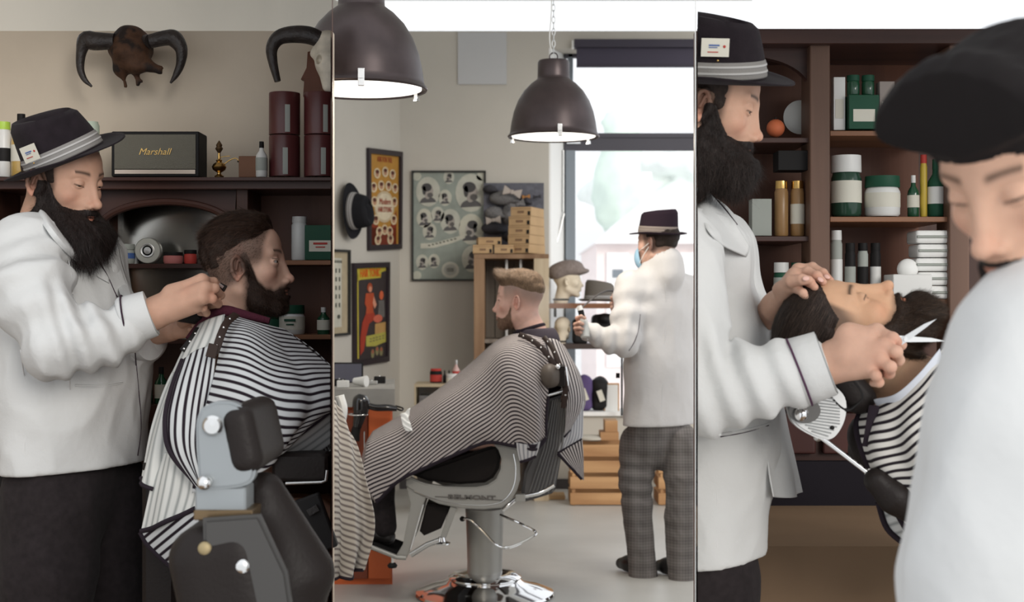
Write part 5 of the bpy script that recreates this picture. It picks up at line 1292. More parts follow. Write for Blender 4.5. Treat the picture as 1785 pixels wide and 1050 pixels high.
# pin-up style hair tonic poster
T3, s3, pr = framed('dark poster with yellow banner and red seated figure, lower on the side wall', (on_left(612, 459), on_left(675, 457), on_left(674, 630), on_left(613, 640)), w=.035, back=(.045, .035, .035))
g = G()
s3.poly(g, [(.13, .055), (.93, .045), (.93, .085), (.80, .10), (.78, .155), (.2, .165), (.13, .19)], .008, (.46, .38, .05)); s3.poly(g, [(.13, .1), (.16, .1), (.17, .93), (.13, .93)], .008, (.46, .38, .05))
R_ = (.42, .075, .03)
s3.disc(g, .47, .245, .07, .045, .009, col=(.35, .07, .03)); s3.disc(g, .48, .262, .045, .030, .010, col=(.62, .26, .16)); s3.poly(g, [(.36, .30), (.58, .30), (.60, .40), (.56, .44), (.58, .50), (.36, .50), (.38, .44), (.33, .40)], .009, R_)
s3.poly(g, [(.36, .50), (.60, .50), (.62, .56), (.45, .60), (.36, .72), (.30, .86), (.20, .90), (.20, .74), (.26, .58)], .0095, (.34, .045, .025)); s3.poly(g, [(.58, .33), (.66, .42), (.60, .46), (.55, .40)], .0098, (.62, .28, .18))
s3.disc(g, .80, .33, .06, .045, .009, col=(.58, .12, .05)); s3.poly(g, [(.72, .38), (.88, .38), (.90, .55), (.70, .55)], .009, (.14, .13, .12)); s3.disc(g, .70, .56, .13, .04, .0096, col=(.55, .13, .08))
s3.poly(g, [(.62, .61), (.93, .60), (.93, .73), (.62, .74)], .0085, (.48, .28, .10)); s3.poly(g, [(.36, .72), (.93, .70), (.93, .80), (.62, .83), (.36, .82)], .0105, (.42, .38, .08))
for (u, v) in ((.55, .90), (.68, .88), (.80, .89)): s3.disc(g, u, v, .05, .045, .009, col=(.22, .20, .10)); s3.disc(g, u, v-.02, .03, .02, .0098, col=(.35, .10, .06))
obj('artwork', g, M_PRINT, pr, smooth=False, col=True, recalc=False)
g = s3.text('HAIR TONIC', .48, .105, .075, .011, sq=.78, bold=.0015); obj('lettering', g, mat('orange_ink', (.62, .13, .02)), pr, smooth=False)
g = G(); [s3.rect(g, .45+i*.09, .748+j*.025-i*.004, .51+i*.09, .756+j*.025-i*.004, .012) for i in range(5) for j in range(2)]; obj('small_lettering', g, mat('print_ink', (.08, .085, .07)), pr, smooth=False)
settle(T3, on_left(643, 635))
T4, s4, pr = framed('pale tan price list in a thin frame at the side wall\'s left edge', (on_left(560, 434), on_left(606, 436), on_left(606, 584), on_left(560, 588)), w=.015, frame=mat('thin_black_frame', (.03, .03, .028)), back=(.40, .33, .22))
g = G(); s4.rect(g, .2, .1, .72, .9, .008, (.50, .48, .40)); obj('sheet', g, M_PRINT, pr, smooth=False, col=True, recalc=False)
g = G()
for i in range(5):
    for u in (.35, .50, .63): s4.rect(g, u-.025, .22+i*.10, u+.025, .27+i*.10, .010, None)
s4.disc(g, .6, .78, .06, .025, .010); obj('list_print', g, mat('print_ink', (.08, .085, .07)), pr, smooth=False, recalc=False)
g = G(); [s4.rect(g, .32+i*.07, .125, .36+i*.07, .155, .011) for i in range(6)]; obj('lettering', g, mat('print_ink', (.08, .085, .07)), pr, smooth=False)
settle(T4, on_left(590, 586))
# hat on the wall
hc = on_left(601, 368); R0 = np.stack([np.array([0, 0, 1.0]), nrm([.34, 1.04, 0]), np.cross([0, 0, 1.0], nrm([.34, 1.04, 0]))], 1)
R0 = np.stack([np.array([0, 0, 1.0]), -nrm([.34, 1.04, 0]), nrm(np.cross([0, 0, 1.0], -nrm([.34, 1.04, 0])))], 1)
if R0[0, 2] < 0: R0[:, 1] *= -1; R0[:, 2] *= -1
g, b_ = trilby(Xf(hc+nrm([1.04, -.34, 0])*.05, R0, 1.18), brim=.048); wh = obj('hat', g, mat('black_felt', (.012, .012, .014), rough=.95), solid=.003, angle=60); obj('ribbon', b_, mat('grey_ribbon', rough=.6), wh, col=True); tag(wh, 'black hat with grey ribbon hanging on the side wall at the left edge', 'hat')
# --- weathered cabinet with boxes, by the window
M_OLDW = wood_mat('weathered_grey_wood', (.13, .105, .085), (.26, .22, .18), 'Z', 10, .75)
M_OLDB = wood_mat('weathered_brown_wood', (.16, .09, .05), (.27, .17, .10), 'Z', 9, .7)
M_CARD = mat('brown_cardboard', (.42, .28, .15), rough=.85, vary=.06)
M_CRATE = wood_mat('crate_pine', (.33, .17, .075), (.52, .31, .15), 'X', 9, .6)
d0 = 9.15
oc = thing('weathered_cabinet', 'tall open cabinet of weathered boards behind the middle client, boxes on its top', 'cabinet')
a = P(826, 443, d0); b = P(957, 443, d0); zt0 = a[2]
obj('top_board', bx(a[0], b[0], d0, 9.72, zt0-.03, zt0, bevel=.003), M_OLDB, oc, smooth=False)
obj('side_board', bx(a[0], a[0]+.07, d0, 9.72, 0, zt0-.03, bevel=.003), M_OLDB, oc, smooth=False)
obj('side_board', bx(b[0]-.10, b[0], d0, 9.72, 0, zt0-.03, bevel=.003), wood_mat('lit_side_wood', (.38, .30, .20), (.50, .41, .29), 'Z', 8, .7), oc, smooth=False)  # paler wood tone carries the light falling on this right side
for i in range(5): obj('back_board', bx(a[0]+.07+i*.066, a[0]+.07+i*.066+.062, 9.66, 9.70, 0, zt0-.03, bevel=.003), M_OLDW, oc, smooth=False)
for y in (592, 700): obj('shelf', bx(a[0]+.07, b[0]-.10, d0+.02, 9.66, P(0, y, d0)[2]-.025, P(0, y, d0)[2], bevel=.003), M_OLDW, oc, smooth=False)
for x in (883, 908): obj('hanging_rail', bx(P(x-2, 0, d0)[0], P(x+2, 0, d0)[0], d0+.2, d0+.22, P(0, 592, d0)[2], zt0-.03), M_BRUSH, oc, smooth=False)
settle(oc, ((a[0]+b[0])/2, 9.4, 0))
def cbox(x0, x1, y0, y1, dd, dep, rot, lab, name='cardboard_box', cat='box', group='cardboard boxes on the weathered cabinet'):
    k = dd/FPX; w = (x1-x0)*k; h = (y1-y0)*k; c = P((x0+x1)/2, y1, dd)
    g = G().box((0, 0, h/2), (w/2, dep/2, h/2-.0008), bevel=.002); o = obj(name, g, M_CARD, smooth=False); o.location = c; o.rotation_euler = (0, 0, math.radians(rot))
    obj('lid_shadow', G().box((0, -dep/2-.0015, h*.80), (w/2+.001, .001, .0012)), mat('card_shadow_line', (.22, .14, .08)), o, smooth=False)  # dark strip drawn in place of the shade under the lid
    obj('printed_label', G().box((0, -dep/2-.0012, h*.45), (w*.16, .0010, h*.13)), mat('brown_print', (.20, .12, .07)), o, smooth=False)
    obj('sticker', G().box((w*.40, -dep/2-.0012, h*.30), (w*.06, .0010, h*.22)), M_BLACK, o, smooth=False)
    tag(o, lab, cat, group); return o
ords = ['bottom', 'second from the bottom', 'middle', 'second from the top', 'topmost']
for i in range(5): cbox(898+(0 if i < 4 else 3), 938, 427-16*i, 443-16*i, d0+.20, .28, -24+i*1.2, 'tan cardboard box, %s of the stack of five on the weathered cabinet' % ords[i])
cbox(825, 859, 428, 443, d0+.12, .2, 0, 'flat tan cardboard box at the left end of the cabinet top'); cbox(862, 895, 428, 443, d0+.12, .2, 0, 'flat tan cardboard box between the left box and the stack')
cbox(832, 872, 415, 428, d0+.22, .2, 5, 'reddish flat box lying on the two flat cardboard boxes')
# cap board
M_TWEED = mat('grey_tweed', (.16, .155, .155), rough=.95, vary=.25, vscale=90, bump=.5, bscale=200); M_DTW = mat('charcoal_tweed', (.050, .048, .055), rough=.95, bump=.5, bscale=200); M_BEIGE = mat('beige_linen', (.42, .37, .33), rough=.9)
cb = thing('display_board', 'slate grey display board for caps and bow ties behind the box stack', 'board')
obj('panel', pbx(843, 319, 948, 442, WB-.05, WB-.02), mat('slate_felt', (.115, .115, .135), rough=.95, vary=.2, vscale=30), cb, smooth=False); settle(cb, P(895, 442, WB-.03))
def capthing(px, py, w, h, m, lab, d=WB-.09, rz=0):
    k = d/FPX; s = S(.02); c = P(px, py, d); R = np.array([[math.cos(rz), 0, math.sin(rz)], [0, 1, 0], [-math.sin(rz), 0, math.cos(rz)]])
    s.ell(c, (w*k/2, .05, h*k/2), R=R); s.ell(c+R @ np.array([w*k*.38, -.01, -h*k*.25]), (w*k*.25, .045, h*k*.14), R=R, k=.02)
    nz = waves(int(px), 6, 60, .5); s.disp(lambda x, y, z: nz(x, y, z)*.002)
    o = sdf_obj('flat_cap', s, .008, m); obj('button', G().ell(c+R @ np.array([0, -.03, h*k*.45]), .006, seg=8), m, o); tag(o, lab, 'cap', 'caps on the display board'); base_mesh(o, c); return o
capthing(878, 345, 50, 26, M_TWEED, 'broad grey flat cap high on the display board'); capthing(862, 372, 34, 24, M_TWEED, 'smaller grey cap below the left end of the broad cap'); capthing(884, 374, 18, 36, M_TWEED, 'grey cap hung upright beside the box stack', rz=.1)
capthing(858, 398, 38, 22, M_DTW, 'charcoal cap low on the display board above the flat boxes'); capthing(854, 330, 26, 14, M_DTW, 'dark cap at the top left corner of the display board'); capthing(914, 348, 26, 14, M_DTW, 'charcoal cap at the right of the beige bow tie', rz=.3)
capthing(886, 412, 22, 18, M_DTW, 'small dark cap just left of the box stack')
def bowtie(px, py, w, m, lab, d=WB-.15, tilt=.1):
    k = d/FPX; c = P(px, py, d); W = w*k/2; h = W*.55; R = rotm(0, 0, 0); ct, st = math.cos(tilt), math.sin(tilt)
    def q(u, v): return c+np.array([u*ct-v*st, 0, u*st+v*ct])
    o = obj('bow_tie', G().prism([q(-W, h), q(-W*.15, h*.3), q(-W*.15, -h*.3), q(-W, -h)], (0, -.008, 0), (0, .008, 0), bevel=.003), m, smooth=False)
    obj('wing', G().prism([q(W, h), q(W*.15, h*.3), q(W*.15, -h*.3), q(W, -h)], (0, -.008, 0), (0, .008, 0), bevel=.003), m, o, smooth=False)
    obj('knot', G().box(c, (W*.18, .013, h*.42), bevel=.004), m, o); tag(o, lab, 'bow tie', 'bow ties on the display board'); base_mesh(o, c)
bowtie(893, 335, 32, M_BEIGE, 'beige bow tie high on the display board', tilt=-.25, d=WB-.17); bowtie(860, 384, 26, M_BEIGE, 'beige bow tie at the left of the display board', tilt=.1, d=WB-.17)
bowtie(917, 343, 14, mat('amber_cloth', (.35, .17, .06), rough=.8), 'small orange-brown bow tie above the box stack', d=WB-.18); bowtie(936, 343, 14, M_DTW, 'small black bow tie at the right end of the display board', d=WB-.10); bowtie(902, 357, 26, M_TWEED, 'grey bow tie resting over the top of the box stack', tilt=.35, d=WB-.20)

# --- window shelves with hats
d1 = 9.3
for nm, x0, x1, y, m, lab in (('window_shelf', 957, 1090, 529, M_SHELFW, 'brown upper shelf in front of the window carrying the hats'), ('window_shelf', 957, 1090, 600, mat('dark_shelf', (.055, .04, .035), rough=.5), 'dark lower shelf in front of the window')):
    o = obj(nm, pbx(x0, y, x1, y+9, d1, d1+.32, bevel=.003), m, smooth=False); tag(o, lab, 'shelf'); obj('bracket', pbx(x0+10, y+9, x0+13, y+24, d1+.1, d1+.32), M_BLACK, o, smooth=False)
    obj('support_rod', G().tube([P(x1-6, y+5, d1+.3), P(x1-6, 597 if y < 560 else 725, d1+.3)], .008), M_BLACK, o); base_mesh(o, P((x0+x1)/2, y+9, d1+.16))
M_FOAM = mat('pale_mannequin', (.62, .54, .42), rough=.7)
def mannequin(px, pyb, pytop, yaw, dd, lab):
    t = thing('mannequin_head', lab, 'mannequin head'); k = (pyb-pytop)*dd/FPX/.33
    X = Xf(P(px, (pyb*.52+pytop*.48), dd), rotm(yaw, 0, 0), k); s = head_sdf(dict(eyes='closed', neck=.9)); s.plane((0, 0, -.165), (0, 0, -1)); V, Fq = mesh_sdf(s, .005)
    obj('head', G().add(X(V), Fq), M_FOAM, t, recalc=False, angle=None); obj('neck_band', G().tube([X((-.048+.056*math.cos(a), .056*math.sin(a), -.13)) for a in np.linspace(0, 6.28, 20, endpoint=False)], .006, closed=True, seg=6), M_BLACK, t); settle(t, P(px, pyb, dd)); return X
Xm = mannequin(989, 529, 452, 0, 9.45, 'pale mannequin head wearing the flat cap on the window shelf')
s = S(.03); s.ell(Xm((-.015, 0, .095)), (.125, .10, .062), R=rotm(0, 12, 0)); s.ell(Xm((.085, 0, .075)), (.075, .07, .022), R=rotm(0, 8, 0), k=.03); s.ell(Xm((-.07, 0, .06)), (.06, .085, .05), k=.03); s.ell(Xm((-.01, 0, .0)), (.1, .078, .075), sub=True, k=.01)
o = sdf_obj('flat_cap', s, .007, mat('brown_tweed', (.20, .165, .15), rough=.95, vary=.15, vscale=60, bump=.4, bscale=150)); obj('button', G().ell(Xm((-.01, 0, .165)), .008, seg=8), M_TWEED, o); tag(o, 'brown-grey tweed flat cap on the mannequin head by the window', 'cap'); base_mesh(o, Xm((0, 0, .06)))
g, b_ = trilby(Xf(P(1046, 524, 9.45), rotm(20, 0, 0), 1.05), a=.105, b=.09, hgt=.125, brim=.035, dent=.004, taper=.86); o = obj('bowler_hat', g, mat('grey_brown_felt', (.13, .115, .10), rough=.95), solid=.003, angle=60); obj('ribbon', b_, mat('grey_ribbon', rough=.6), o, col=True); tag(o, 'grey-brown round hat standing on the upper window shelf', 'hat'); base_mesh(o, P(1046, 529, 9.45))
mannequin(981, 600, 545, 60, 9.45, 'small pale mannequin head on the lower window shelf')
for px, w, h, lab, m in ((1010, 26, 44, 'black bag standing on the lower window shelf', M_BLACK), (1052, 40, 52, 'black cap box on the lower window shelf behind the barber\'s hand', M_BLACK)):
    k = 9.45/FPX; s = S(.02); c = P(px, 600-h/2, 9.45); s.box(c, (w*k/2, .07, h*k/2), .03); s.ell(c+[0, -.06, h*k*.35], (w*k*.3, .05, .03)); nz = waves(px, 6, 40, .5); s.disp(lambda x, y, z: nz(x, y, z)*.004)
    o = sdf_obj('black_bag', s, .009, m); tag(o, lab, 'bag'); base_mesh(o, P(px, 600, 9.45))
# things on the sill
zs = zsill+.03
def sillthing(name, px, w, h, m, lab, cat, shape='bag', dd=9.84):
    k = dd/FPX; c = P(px, 0, dd); c[2] = zs
    s = S(.02); s.box(c+[0, 0, h*k/2], (w*k/2, .07, h*k/2), .04); s.ell(c+[0, 0, h*k*.8], (w*k*.35, .06, h*k*.28), k=.04); nz = waves(px, 6, 40, .5); s.disp(lambda x, y, z: nz(x, y, z)*.006); s.plane(c, (0, 0, -1))
    o = sdf_obj(name, s, .01, m); tag(o, lab, cat); obj('patch', G().box(c+[0.0, -.085, h*k*.5], (w*k*.16, .006, h*k*.18), R=rotm(0, 20, 0)), M_CREAM, o, smooth=False); base_mesh(o, c)
sillthing('knitted_hat', 1018, 28, 58, mat('violet_wool', (.10, .07, .17), rough=.95), 'violet and black bundle on the sill just right of the cape', 'hat')
sillthing('shopping_bag', 1046, 30, 54, M_BLACK, 'black bag with a pale square patch on the window sill', 'bag')
o = obj('picture_frame', G().box(P(1066, 700, 9.80), (.055, .008, .13), R=rotm(0, 0, 0), bevel=.003), M_CRATE, smooth=False); obj('glass', G().box(P(1066, 700, 9.79), (.045, .004, .118)), M_WHITEP, o, smooth=False); q = P(1066, 0, 9.80); q[2] = zs; tag(o, 'small wooden frame standing on the sill beside the black bag', 'frame'); base_mesh(o, q)
# crates on the floor
def crate(px0, px1, y0, y1, dd, dep, lab):
    k = dd/FPX; a = P(px0, y1, dd); b = P(px1, y0, dd); t = thing('wooden_crate', lab, 'crate', group='pine crates below the window'); h = b[2]; n = 4
    for i in range(n):
        z0 = h*i/n+.006; z1 = h*(i+1)/n-.022
        obj('slat', bx(a[0], b[0], dd, dd+.014, z0, z1, bevel=.002), M_CRATE, t, smooth=False); obj('slat', bx(a[0], b[0], dd+dep-.014, dd+dep, z0, z1, bevel=.002), M_CRATE, t, smooth=False)
        for xx in (a[0], b[0]-.012): obj('slat', bx(xx, xx+.012, dd+.016, dd+dep-.016, z0, z1, bevel=.002), M_CRATE, t, smooth=False)
    for xx in (a[0]+.013, b[0]-.033):
        for yy in (dd+.015, dd+dep-.035): obj('corner_post', bx(xx, xx+.02, yy, yy+.02, 0, h-.002), M_CRATE, t, smooth=False)
    obj('bottom', bx(a[0]+.013, b[0]-.013, dd+.015, dd+dep-.015, .008, .018), M_CRATE, t, smooth=False); settle(t, ((a[0]+b[0])/2, dd+dep/2, 0))
d2 = 1.33*2400/(882-525)
crate(994, 1117, 770, 882, d2, .32, 'slatted pine crate on the floor under the window, left of the barber\'s legs'); crate(1148, 1262, 772, 882, d2, .32, 'slatted pine crate on the floor behind the barber\'s right leg')
zc = P(0, 770, d2)[2]
q = P(1030, 0, d2+.14); q[2] = zc-.008; o = obj('cap_stack', G().lathe([(0, 0), (.075, 0), (.10, .012), (.102, .022), (.08, .032), (.0, .036)], seg=28), mat('cream_cloth', (.55, .52, .45), rough=.9)); o.location = q; tag(o, 'flat cream cap lying on the left pine crate', 'cap')
for i, (x0, x1, z0, z1, lab) in enumerate(((1046, 1078, 0, .055, 'lower pale wooden box on the left pine crate'), (1054, 1076, .056, .13, 'upper pale wooden box on the left pine crate'))):
    o = obj('wooden_box', bx(P(x0, 0, d2+.1)[0], P(x1, 0, d2+.1)[0], d2+.06, d2+.24, zc+z0, zc+z1, bevel=.003), M_CRATE, smooth=False); tag(o, lab, 'box', 'small boxes on the crate')
o = obj('cardboard_sheet', G().box(P(948, 866, 9.3)*np.array([1, 1, 0])+np.array([0, 0, .014]), (.14, .10, .012), bevel=.002), M_CARD, smooth=False); tag(o, 'flat brown box lying on the floor behind the chair', 'box')

# --- counter, orange cabinet, dryer
zt1 = .92; dA, dB = 6.42, 7.25
pr_ = [P(560, 0, dA)[0]-.3, P(688, 0, dA)[0]]
wt = obj('worktop', slab([(pr_[0], dA), (pr_[1], dA), (P(688, 0, dB)[0], dB), (pr_[0]-.25, dB)], zt1-.085, zt1), mat('grey_concrete_top', (.30, .29, .27), rough=.6, vary=.12, vscale=9), smooth=False); tag(wt, 'thick grey worktop along the side wall, hair tools on it', 'worktop')
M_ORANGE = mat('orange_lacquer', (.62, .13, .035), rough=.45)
oc2 = thing('orange_cabinet', 'orange lacquered cabinet under the grey worktop', 'cabinet')
xa, xb = P(560, 0, dA)[0]-.28, P(684, 0, dA+.04)[0]
obj('body', slab([(xa, dA+.04), (xb, dA+.04), (P(684, 0, dB-.03)[0], dB-.03), (xa-.2, dB-.03)], 0.0, zt1-.087), M_ORANGE, oc2, smooth=False)
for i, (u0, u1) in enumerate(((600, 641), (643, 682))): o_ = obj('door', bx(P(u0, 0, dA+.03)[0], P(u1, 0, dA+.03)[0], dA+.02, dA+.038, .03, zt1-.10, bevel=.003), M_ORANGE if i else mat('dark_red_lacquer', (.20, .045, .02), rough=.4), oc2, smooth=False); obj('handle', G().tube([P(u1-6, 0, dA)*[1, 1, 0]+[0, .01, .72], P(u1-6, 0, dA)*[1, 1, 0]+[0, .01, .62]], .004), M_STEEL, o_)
settle(oc2, ((xa+xb)/2, dA+.4, 0))
hd = thing('hair_dryer', 'glossy black hair dryer hanging nozzle down in a wire holder at the worktop', 'hair dryer'); dd = 6.30
M_GLB = mat('gloss_black', (.010, .009, .010), rough=.12, coat=.6)
obj('barrel', G().tube(curve(PV([(632, 688, dd), (630, 696, dd), (629, 712, dd), (626, 728, dd), (622, 745, dd)]), 14), list(cr1(np.array([.018, .038, .040, .031, .022])[:, None], 14)[:, 0]), seg=22), M_GLB, hd); obj('nozzle', G().tube(PV([(622, 744, dd), (619, 756, dd), (617, 768, dd)]), [.020, .022, .026], seg=18), M_BLACK, hd)
obj('handle', G().tube(curve(PV([(638, 706, dd), (655, 711, dd), (676, 711, dd), (692, 713, dd)]), 12), list(cr1(np.array([.014, .016, .016, .012])[:, None], 12)[:, 0]), seg=14), M_GLB, hd); obj('cable', G().tube(curve(PV([(692, 713, dd), (700, 716, dd+.02), (702, 712, dd+.08), (690, 708, dA+.0)]), 24), .004), M_BLACK, hd)
settle(hd, P(626, 720, dd))
hl = obj('dryer_holder', G().tube([P(624, 723, dd)+[.046*math.cos(a), .046*math.sin(a), 0] for a in np.linspace(0, 6.28, 24, endpoint=False)], .003, closed=True).tube([P(624, 723, dd)+[0, .046, 0], P(624, 712, dA)], .003), M_STEEL); tag(hl, 'thin steel ring holding the hair dryer at the worktop edge', 'holder')
def on_top(px, dd): q = P(px, 0, dd); q[2] = zt1; return q
q = on_top(607, 6.9); o = obj('tablet', G().box((0, 0, .05), (.075, .006, .052), R=rotm(0, 0, 25) if False else None, bevel=.004), M_BLACK, smooth=False); obj('screen', G().box((0, -.0068, .05), (.068, .001, .045)), mat('dark_screen', (.10, .10, .13), rough=.2), o, smooth=False); o.location = q; tag(o, 'small dark screen standing at the back of the worktop', 'screen')
q = on_top(617, 6.60); o = obj('white_cup', G().tube([[0, 0, .025], [.055, -.02, .025]], [.016, .026], seg=20), M_WHITEP); obj('cup_rim', G().tube([[.055, -.02, .025], [.063, -.023, .025]], [.028, .028], seg=20), M_WHITEP, o); o.location = q; tag(o, 'white plastic cup lying on its side on the worktop', 'cup')
for px, dd3, m, lab in ((592, 6.62, M_BLACK, 'black clipper lying on the worktop at the left edge'), (598, 6.50, M_WHITEP, 'small white tub on the worktop by the left edge'), (648, 6.75, M_BRUSH, 'metal comb lying on the worktop'), (662, 6.85, M_BLACK, 'black comb lying towards the worktop\'s right end')):
    o = obj('small_tool', G().box((0, 0, .010 if m is M_BRUSH else .018), (.028, .015, .009 if m is M_BRUSH else .017), bevel=.005), m, angle=40); obj('button', G().ell((0, -.01, .02 if m is M_BRUSH else .036), .004, seg=8), M_BRUSH, o); o.location = on_top(px, dd3); tag(o, lab, 'hair tool')
# low shelf with tins
d3 = 8.6; zz = P(0, 672, d3)[2]
ls = thing('small_shelf_unit', 'low pale wooden shelf against the back wall behind the client\'s knees', 'shelf')
obj('top', pbx(722, 670, 812, 675, d3, d3+.3), M_SHELFW if False else mat('pale_board', (.45, .37, .25), rough=.6), ls, smooth=False); obj('side', pbx(722, 675, 725, 882, d3, d3+.3), mat('pale_board', (.45, .37, .25)), ls, smooth=False); obj('side', pbx(808, 675, 812, 882, d3, d3+.3), mat('pale_board', (.45, .37, .25)), ls, smooth=False)
obj('back', pbx(725, 675, 808, 882, d3+.28, d3+.3), M_WHITE, ls, smooth=False); obj('middle_shelf', pbx(725, 712, 808, 716, d3, d3+.28), mat('pale_board', (.45, .37, .25)), ls, smooth=False)
me_z = P(0, 882, d3)[2]
settle(ls, (P(767, 0, d3)[0], d3+.15, max(0, me_z)))
for px, w, h, b, l, c, sh, lab in ((760, 21, 27, M_BLACK, M_REDP, M_REDP, 'round', 'dark tin with red lid on the low shelf'), (775, 6, 24, M_BLACK, None, M_BLACK, 'bottle', 'thin black dropper bottle left of its twin on the low shelf'), (783, 6, 24, M_BLACK, None, M_BLACK, 'bottle', 'thin black dropper bottle right of its twin on the low shelf'), (795, 13, 42, mat('clear_pink_glass', (.50, .33, .30), rough=.15), M_REDP, M_BRUSH, 'bottle', 'clear bottle with red label on the low shelf'), (788, 20, 18, M_WHITEP, M_CREAM, M_WHITEP, 'jar', 'white jar in front of the clear bottle on the low shelf')):
    product('tin' if sh == 'round' else ('jar' if sh == 'jar' else 'bottle'), lab, 'bottle' if sh == 'bottle' else 'jar', px, 670, d3+(.05 if sh == 'jar' else .14), w, h, b, l, c, shape=sh)
for px, h, lab in ((745, 24, 'pale folded cloth on the middle board of the low shelf'),):
    o = obj('folded_cloth', pbx(730, 690, 765, 711.5, d3+.05, d3+.22, bevel=.01), M_TWEED, smooth=False); tag(o, lab, 'cloth')

# --- barber chair of the middle client
dn, df = 5.95, 6.50; dm = 6.22
M_ENAM = mat('warm_grey_enamel', (.36, .35, .325), rough=.38, metal=.35); M_CHROME = mat('chrome', (.80, .80, .80), rough=.08, metal=1.0)
ch = thing('barber_chair', 'vintage grey enamel barber chair with dark seat and footrest under the middle client', 'barber chair')
pan = [(708, 838), (716, 833), (730, 839), (743, 844), (775, 849), (804, 850), (830, 850), (850, 846), (865, 836), (873, 818), (874, 800), (869, 785), (861, 776), (878, 777), (902, 783), (906, 806), (907, 836), (901, 856), (890, 874), (875, 886), (842, 889), (804, 887), (765, 879), (735, 865), (714, 853), (708, 848)]
for dd in (dn, df):
    obj('side_panel', G().prism([P(x, y, dn)*np.array([1, 0, 1])+np.array([0, dd, 0]) for x, y in pan], (0, 0, 0), (0, .045, 0), bevel=.006), M_ENAM, ch, smooth=False)
trim = [(722, 856), (745, 866), (775, 875), (810, 880), (845, 881), (872, 876), (888, 862), (897, 842), (899, 815), (895, 792)]
obj('panel_trim', G().tube(curve(PV(trim, dn-.002), 40), .0022, seg=6), M_CHROME, ch)
M7 = P(822, 868, dn-.0035)
obj('nameplate_lettering', text_geo('BELMONT', .026, lambda v: np.stack([v[:, 0]*1.75+M7[0], M7[1]-v[:, 2], v[:, 1]+M7[2]-v[:, 0]*.05], 1), depth=.0015, bold=.001), mat('dark_letter', (.13, .12, .11)), ch, smooth=False)
obj('name_strip', G().tube(PV([(758, 866), (880, 873)], dn-.001), .002, seg=6), mat('dark_letter', (.13, .12, .11)), ch)
seat = [(718, 832), (735, 822), (800, 800), (850, 782), (868, 778), (873, 800), (870, 820), (860, 836), (845, 845), (800, 848), (745, 842)]
obj('seat', G().prism([P(x, y, dn)*np.array([1, 0, 1])+np.array([0, dn+.05, 0]) for x, y in seat], (0, 0, 0), (0, df-dn-.055, 0), bevel=.012), M_DLE, ch, smooth=False)
bk = [(957, 690), (987, 681), (984, 740), (966, 842), (960, 850), (915, 864), (908, 852), (914, 812), (938, 760)]
obj('backrest', G().prism([P(x, y, dm)*np.array([1, 0, 1])+np.array([0, dn+.06, 0]) for x, y in bk], (0, 0, 0), (0, .43, 0), bevel=.012), mat('dark_grey_enamel', (.115, .11, .11), rough=.42, metal=.3), ch, smooth=False)
for i in range(7):
    u = i/6; x0, y0 = 961+u*22, 692-u*8; x1, y1 = 918+u*42, 858-u*12
    obj('rib', G().tube([P(x0, y0, dm)*np.array([1, 0, 1])+np.array([0, dn+.058, 0]), P((x0+x1)/2+6, (y0+y1)/2, dm)*np.array([1, 0, 1])+np.array([0, dn+.058, 0]), P(x1, y1, dm)*np.array([1, 0, 1])+np.array([0, dn+.058, 0])], .0045, seg=8), mat('mid_grey_enamel', (.20, .195, .19), rough=.35, metal=.4), ch)
obj('top_rail', G().tube(PV([(955, 689, dn+.05), (988, 680, dn+.05)]), .008), M_CHROME, ch); obj('lower_rail', G().tube(curve(PV([(966, 846, dn+.05), (940, 860, dn+.05), (905, 868, dn+.04), (888, 880, dn+.02), (876, 890, dn+.02)]), 16), .010), M_CHROME, ch)
obj('hinge', G().box(P(907, 868, dn+.03), (.022, .02, .016), bevel=.005), M_ENAM, ch)
s = S(.02); s.ell(P(957, 655, dn-.02), (.040, .07, .052)); s.box(P(963, 656, dn+.0), (.03, .06, .04), .02); sdf_obj('headrest', s, .006, mat('worn_brown_leather', (.11, .09, .075), rough=.5), ch)
obj('headrest_bracket', G().box(P(978, 655, dn+.0), (.016, .05, .045), bevel=.008), M_DLE, ch); obj('headrest_stem', G().tube(PV([(984, 640, dn+.02), (988, 668, dn+.02), (980, 700, dn+.05)]), .010), M_CHROME, ch); obj('headrest_knob', G().ell(P(972, 640, dn-.06), .011), M_CHROME, ch)
for dd in (dn+.0, df-.0):
    obj('footrest_arm', G().prism([P(x, y, dn)*np.array([1, 0, 1])+np.array([0, dd, 0]) for x, y in ((709, 850), (742, 868), (737, 884), (714, 962), (709, 974), (696, 977), (690, 970), (702, 950), (716, 880))], (0, 0, 0), (0, .03, 0), bevel=.004), M_ENAM, ch, smooth=False)
    obj('strut_rail', G().tube(PV([(738, 880, dd-.004), (716, 958, dd-.004)]), .0035), M_CHROME, ch)
    obj('rear_strut', G().prism([P(x, y, dn)*np.array([1, 0, 1])+np.array([0, dd+.01, 0]) for x, y in ((785, 884), (797, 887), (777, 940), (765, 945))], (0, 0, 0), (0, .025, 0), bevel=.003), M_ENAM, ch, smooth=False)
    obj('foot_bracket', G().tube(PV([(716, 968, dd), (745, 950, dd), (772, 940, dd)]), .012), M_BRUSH, ch)
    obj('levelling_disc', G().lathe([(0, 0), (.035, 0), (.038, .006), (.02, .012), (.014, .03), (0, .03)], c=P(770, 949, dd), seg=20), M_CHROME, ch)
obj('calf_pad', G().prism([P(x, y, dn)*np.array([1, 0, 1])+np.array([0, dn+.05, 0]) for x, y in ((742, 882), (784, 888), (768, 925), (738, 938), (730, 930))], (0, 0, 0), (0, df-dn-.06, 0), bevel=.006), M_DLE, ch, smooth=False)
obj('footplate', G().prism([P(628, 944, dn), P(692, 968, dn), P(706, 948, df), P(650, 926, df)], (0, 0, 0), (0, 0, -.02), bevel=.004), M_LEATH, ch, smooth=False)
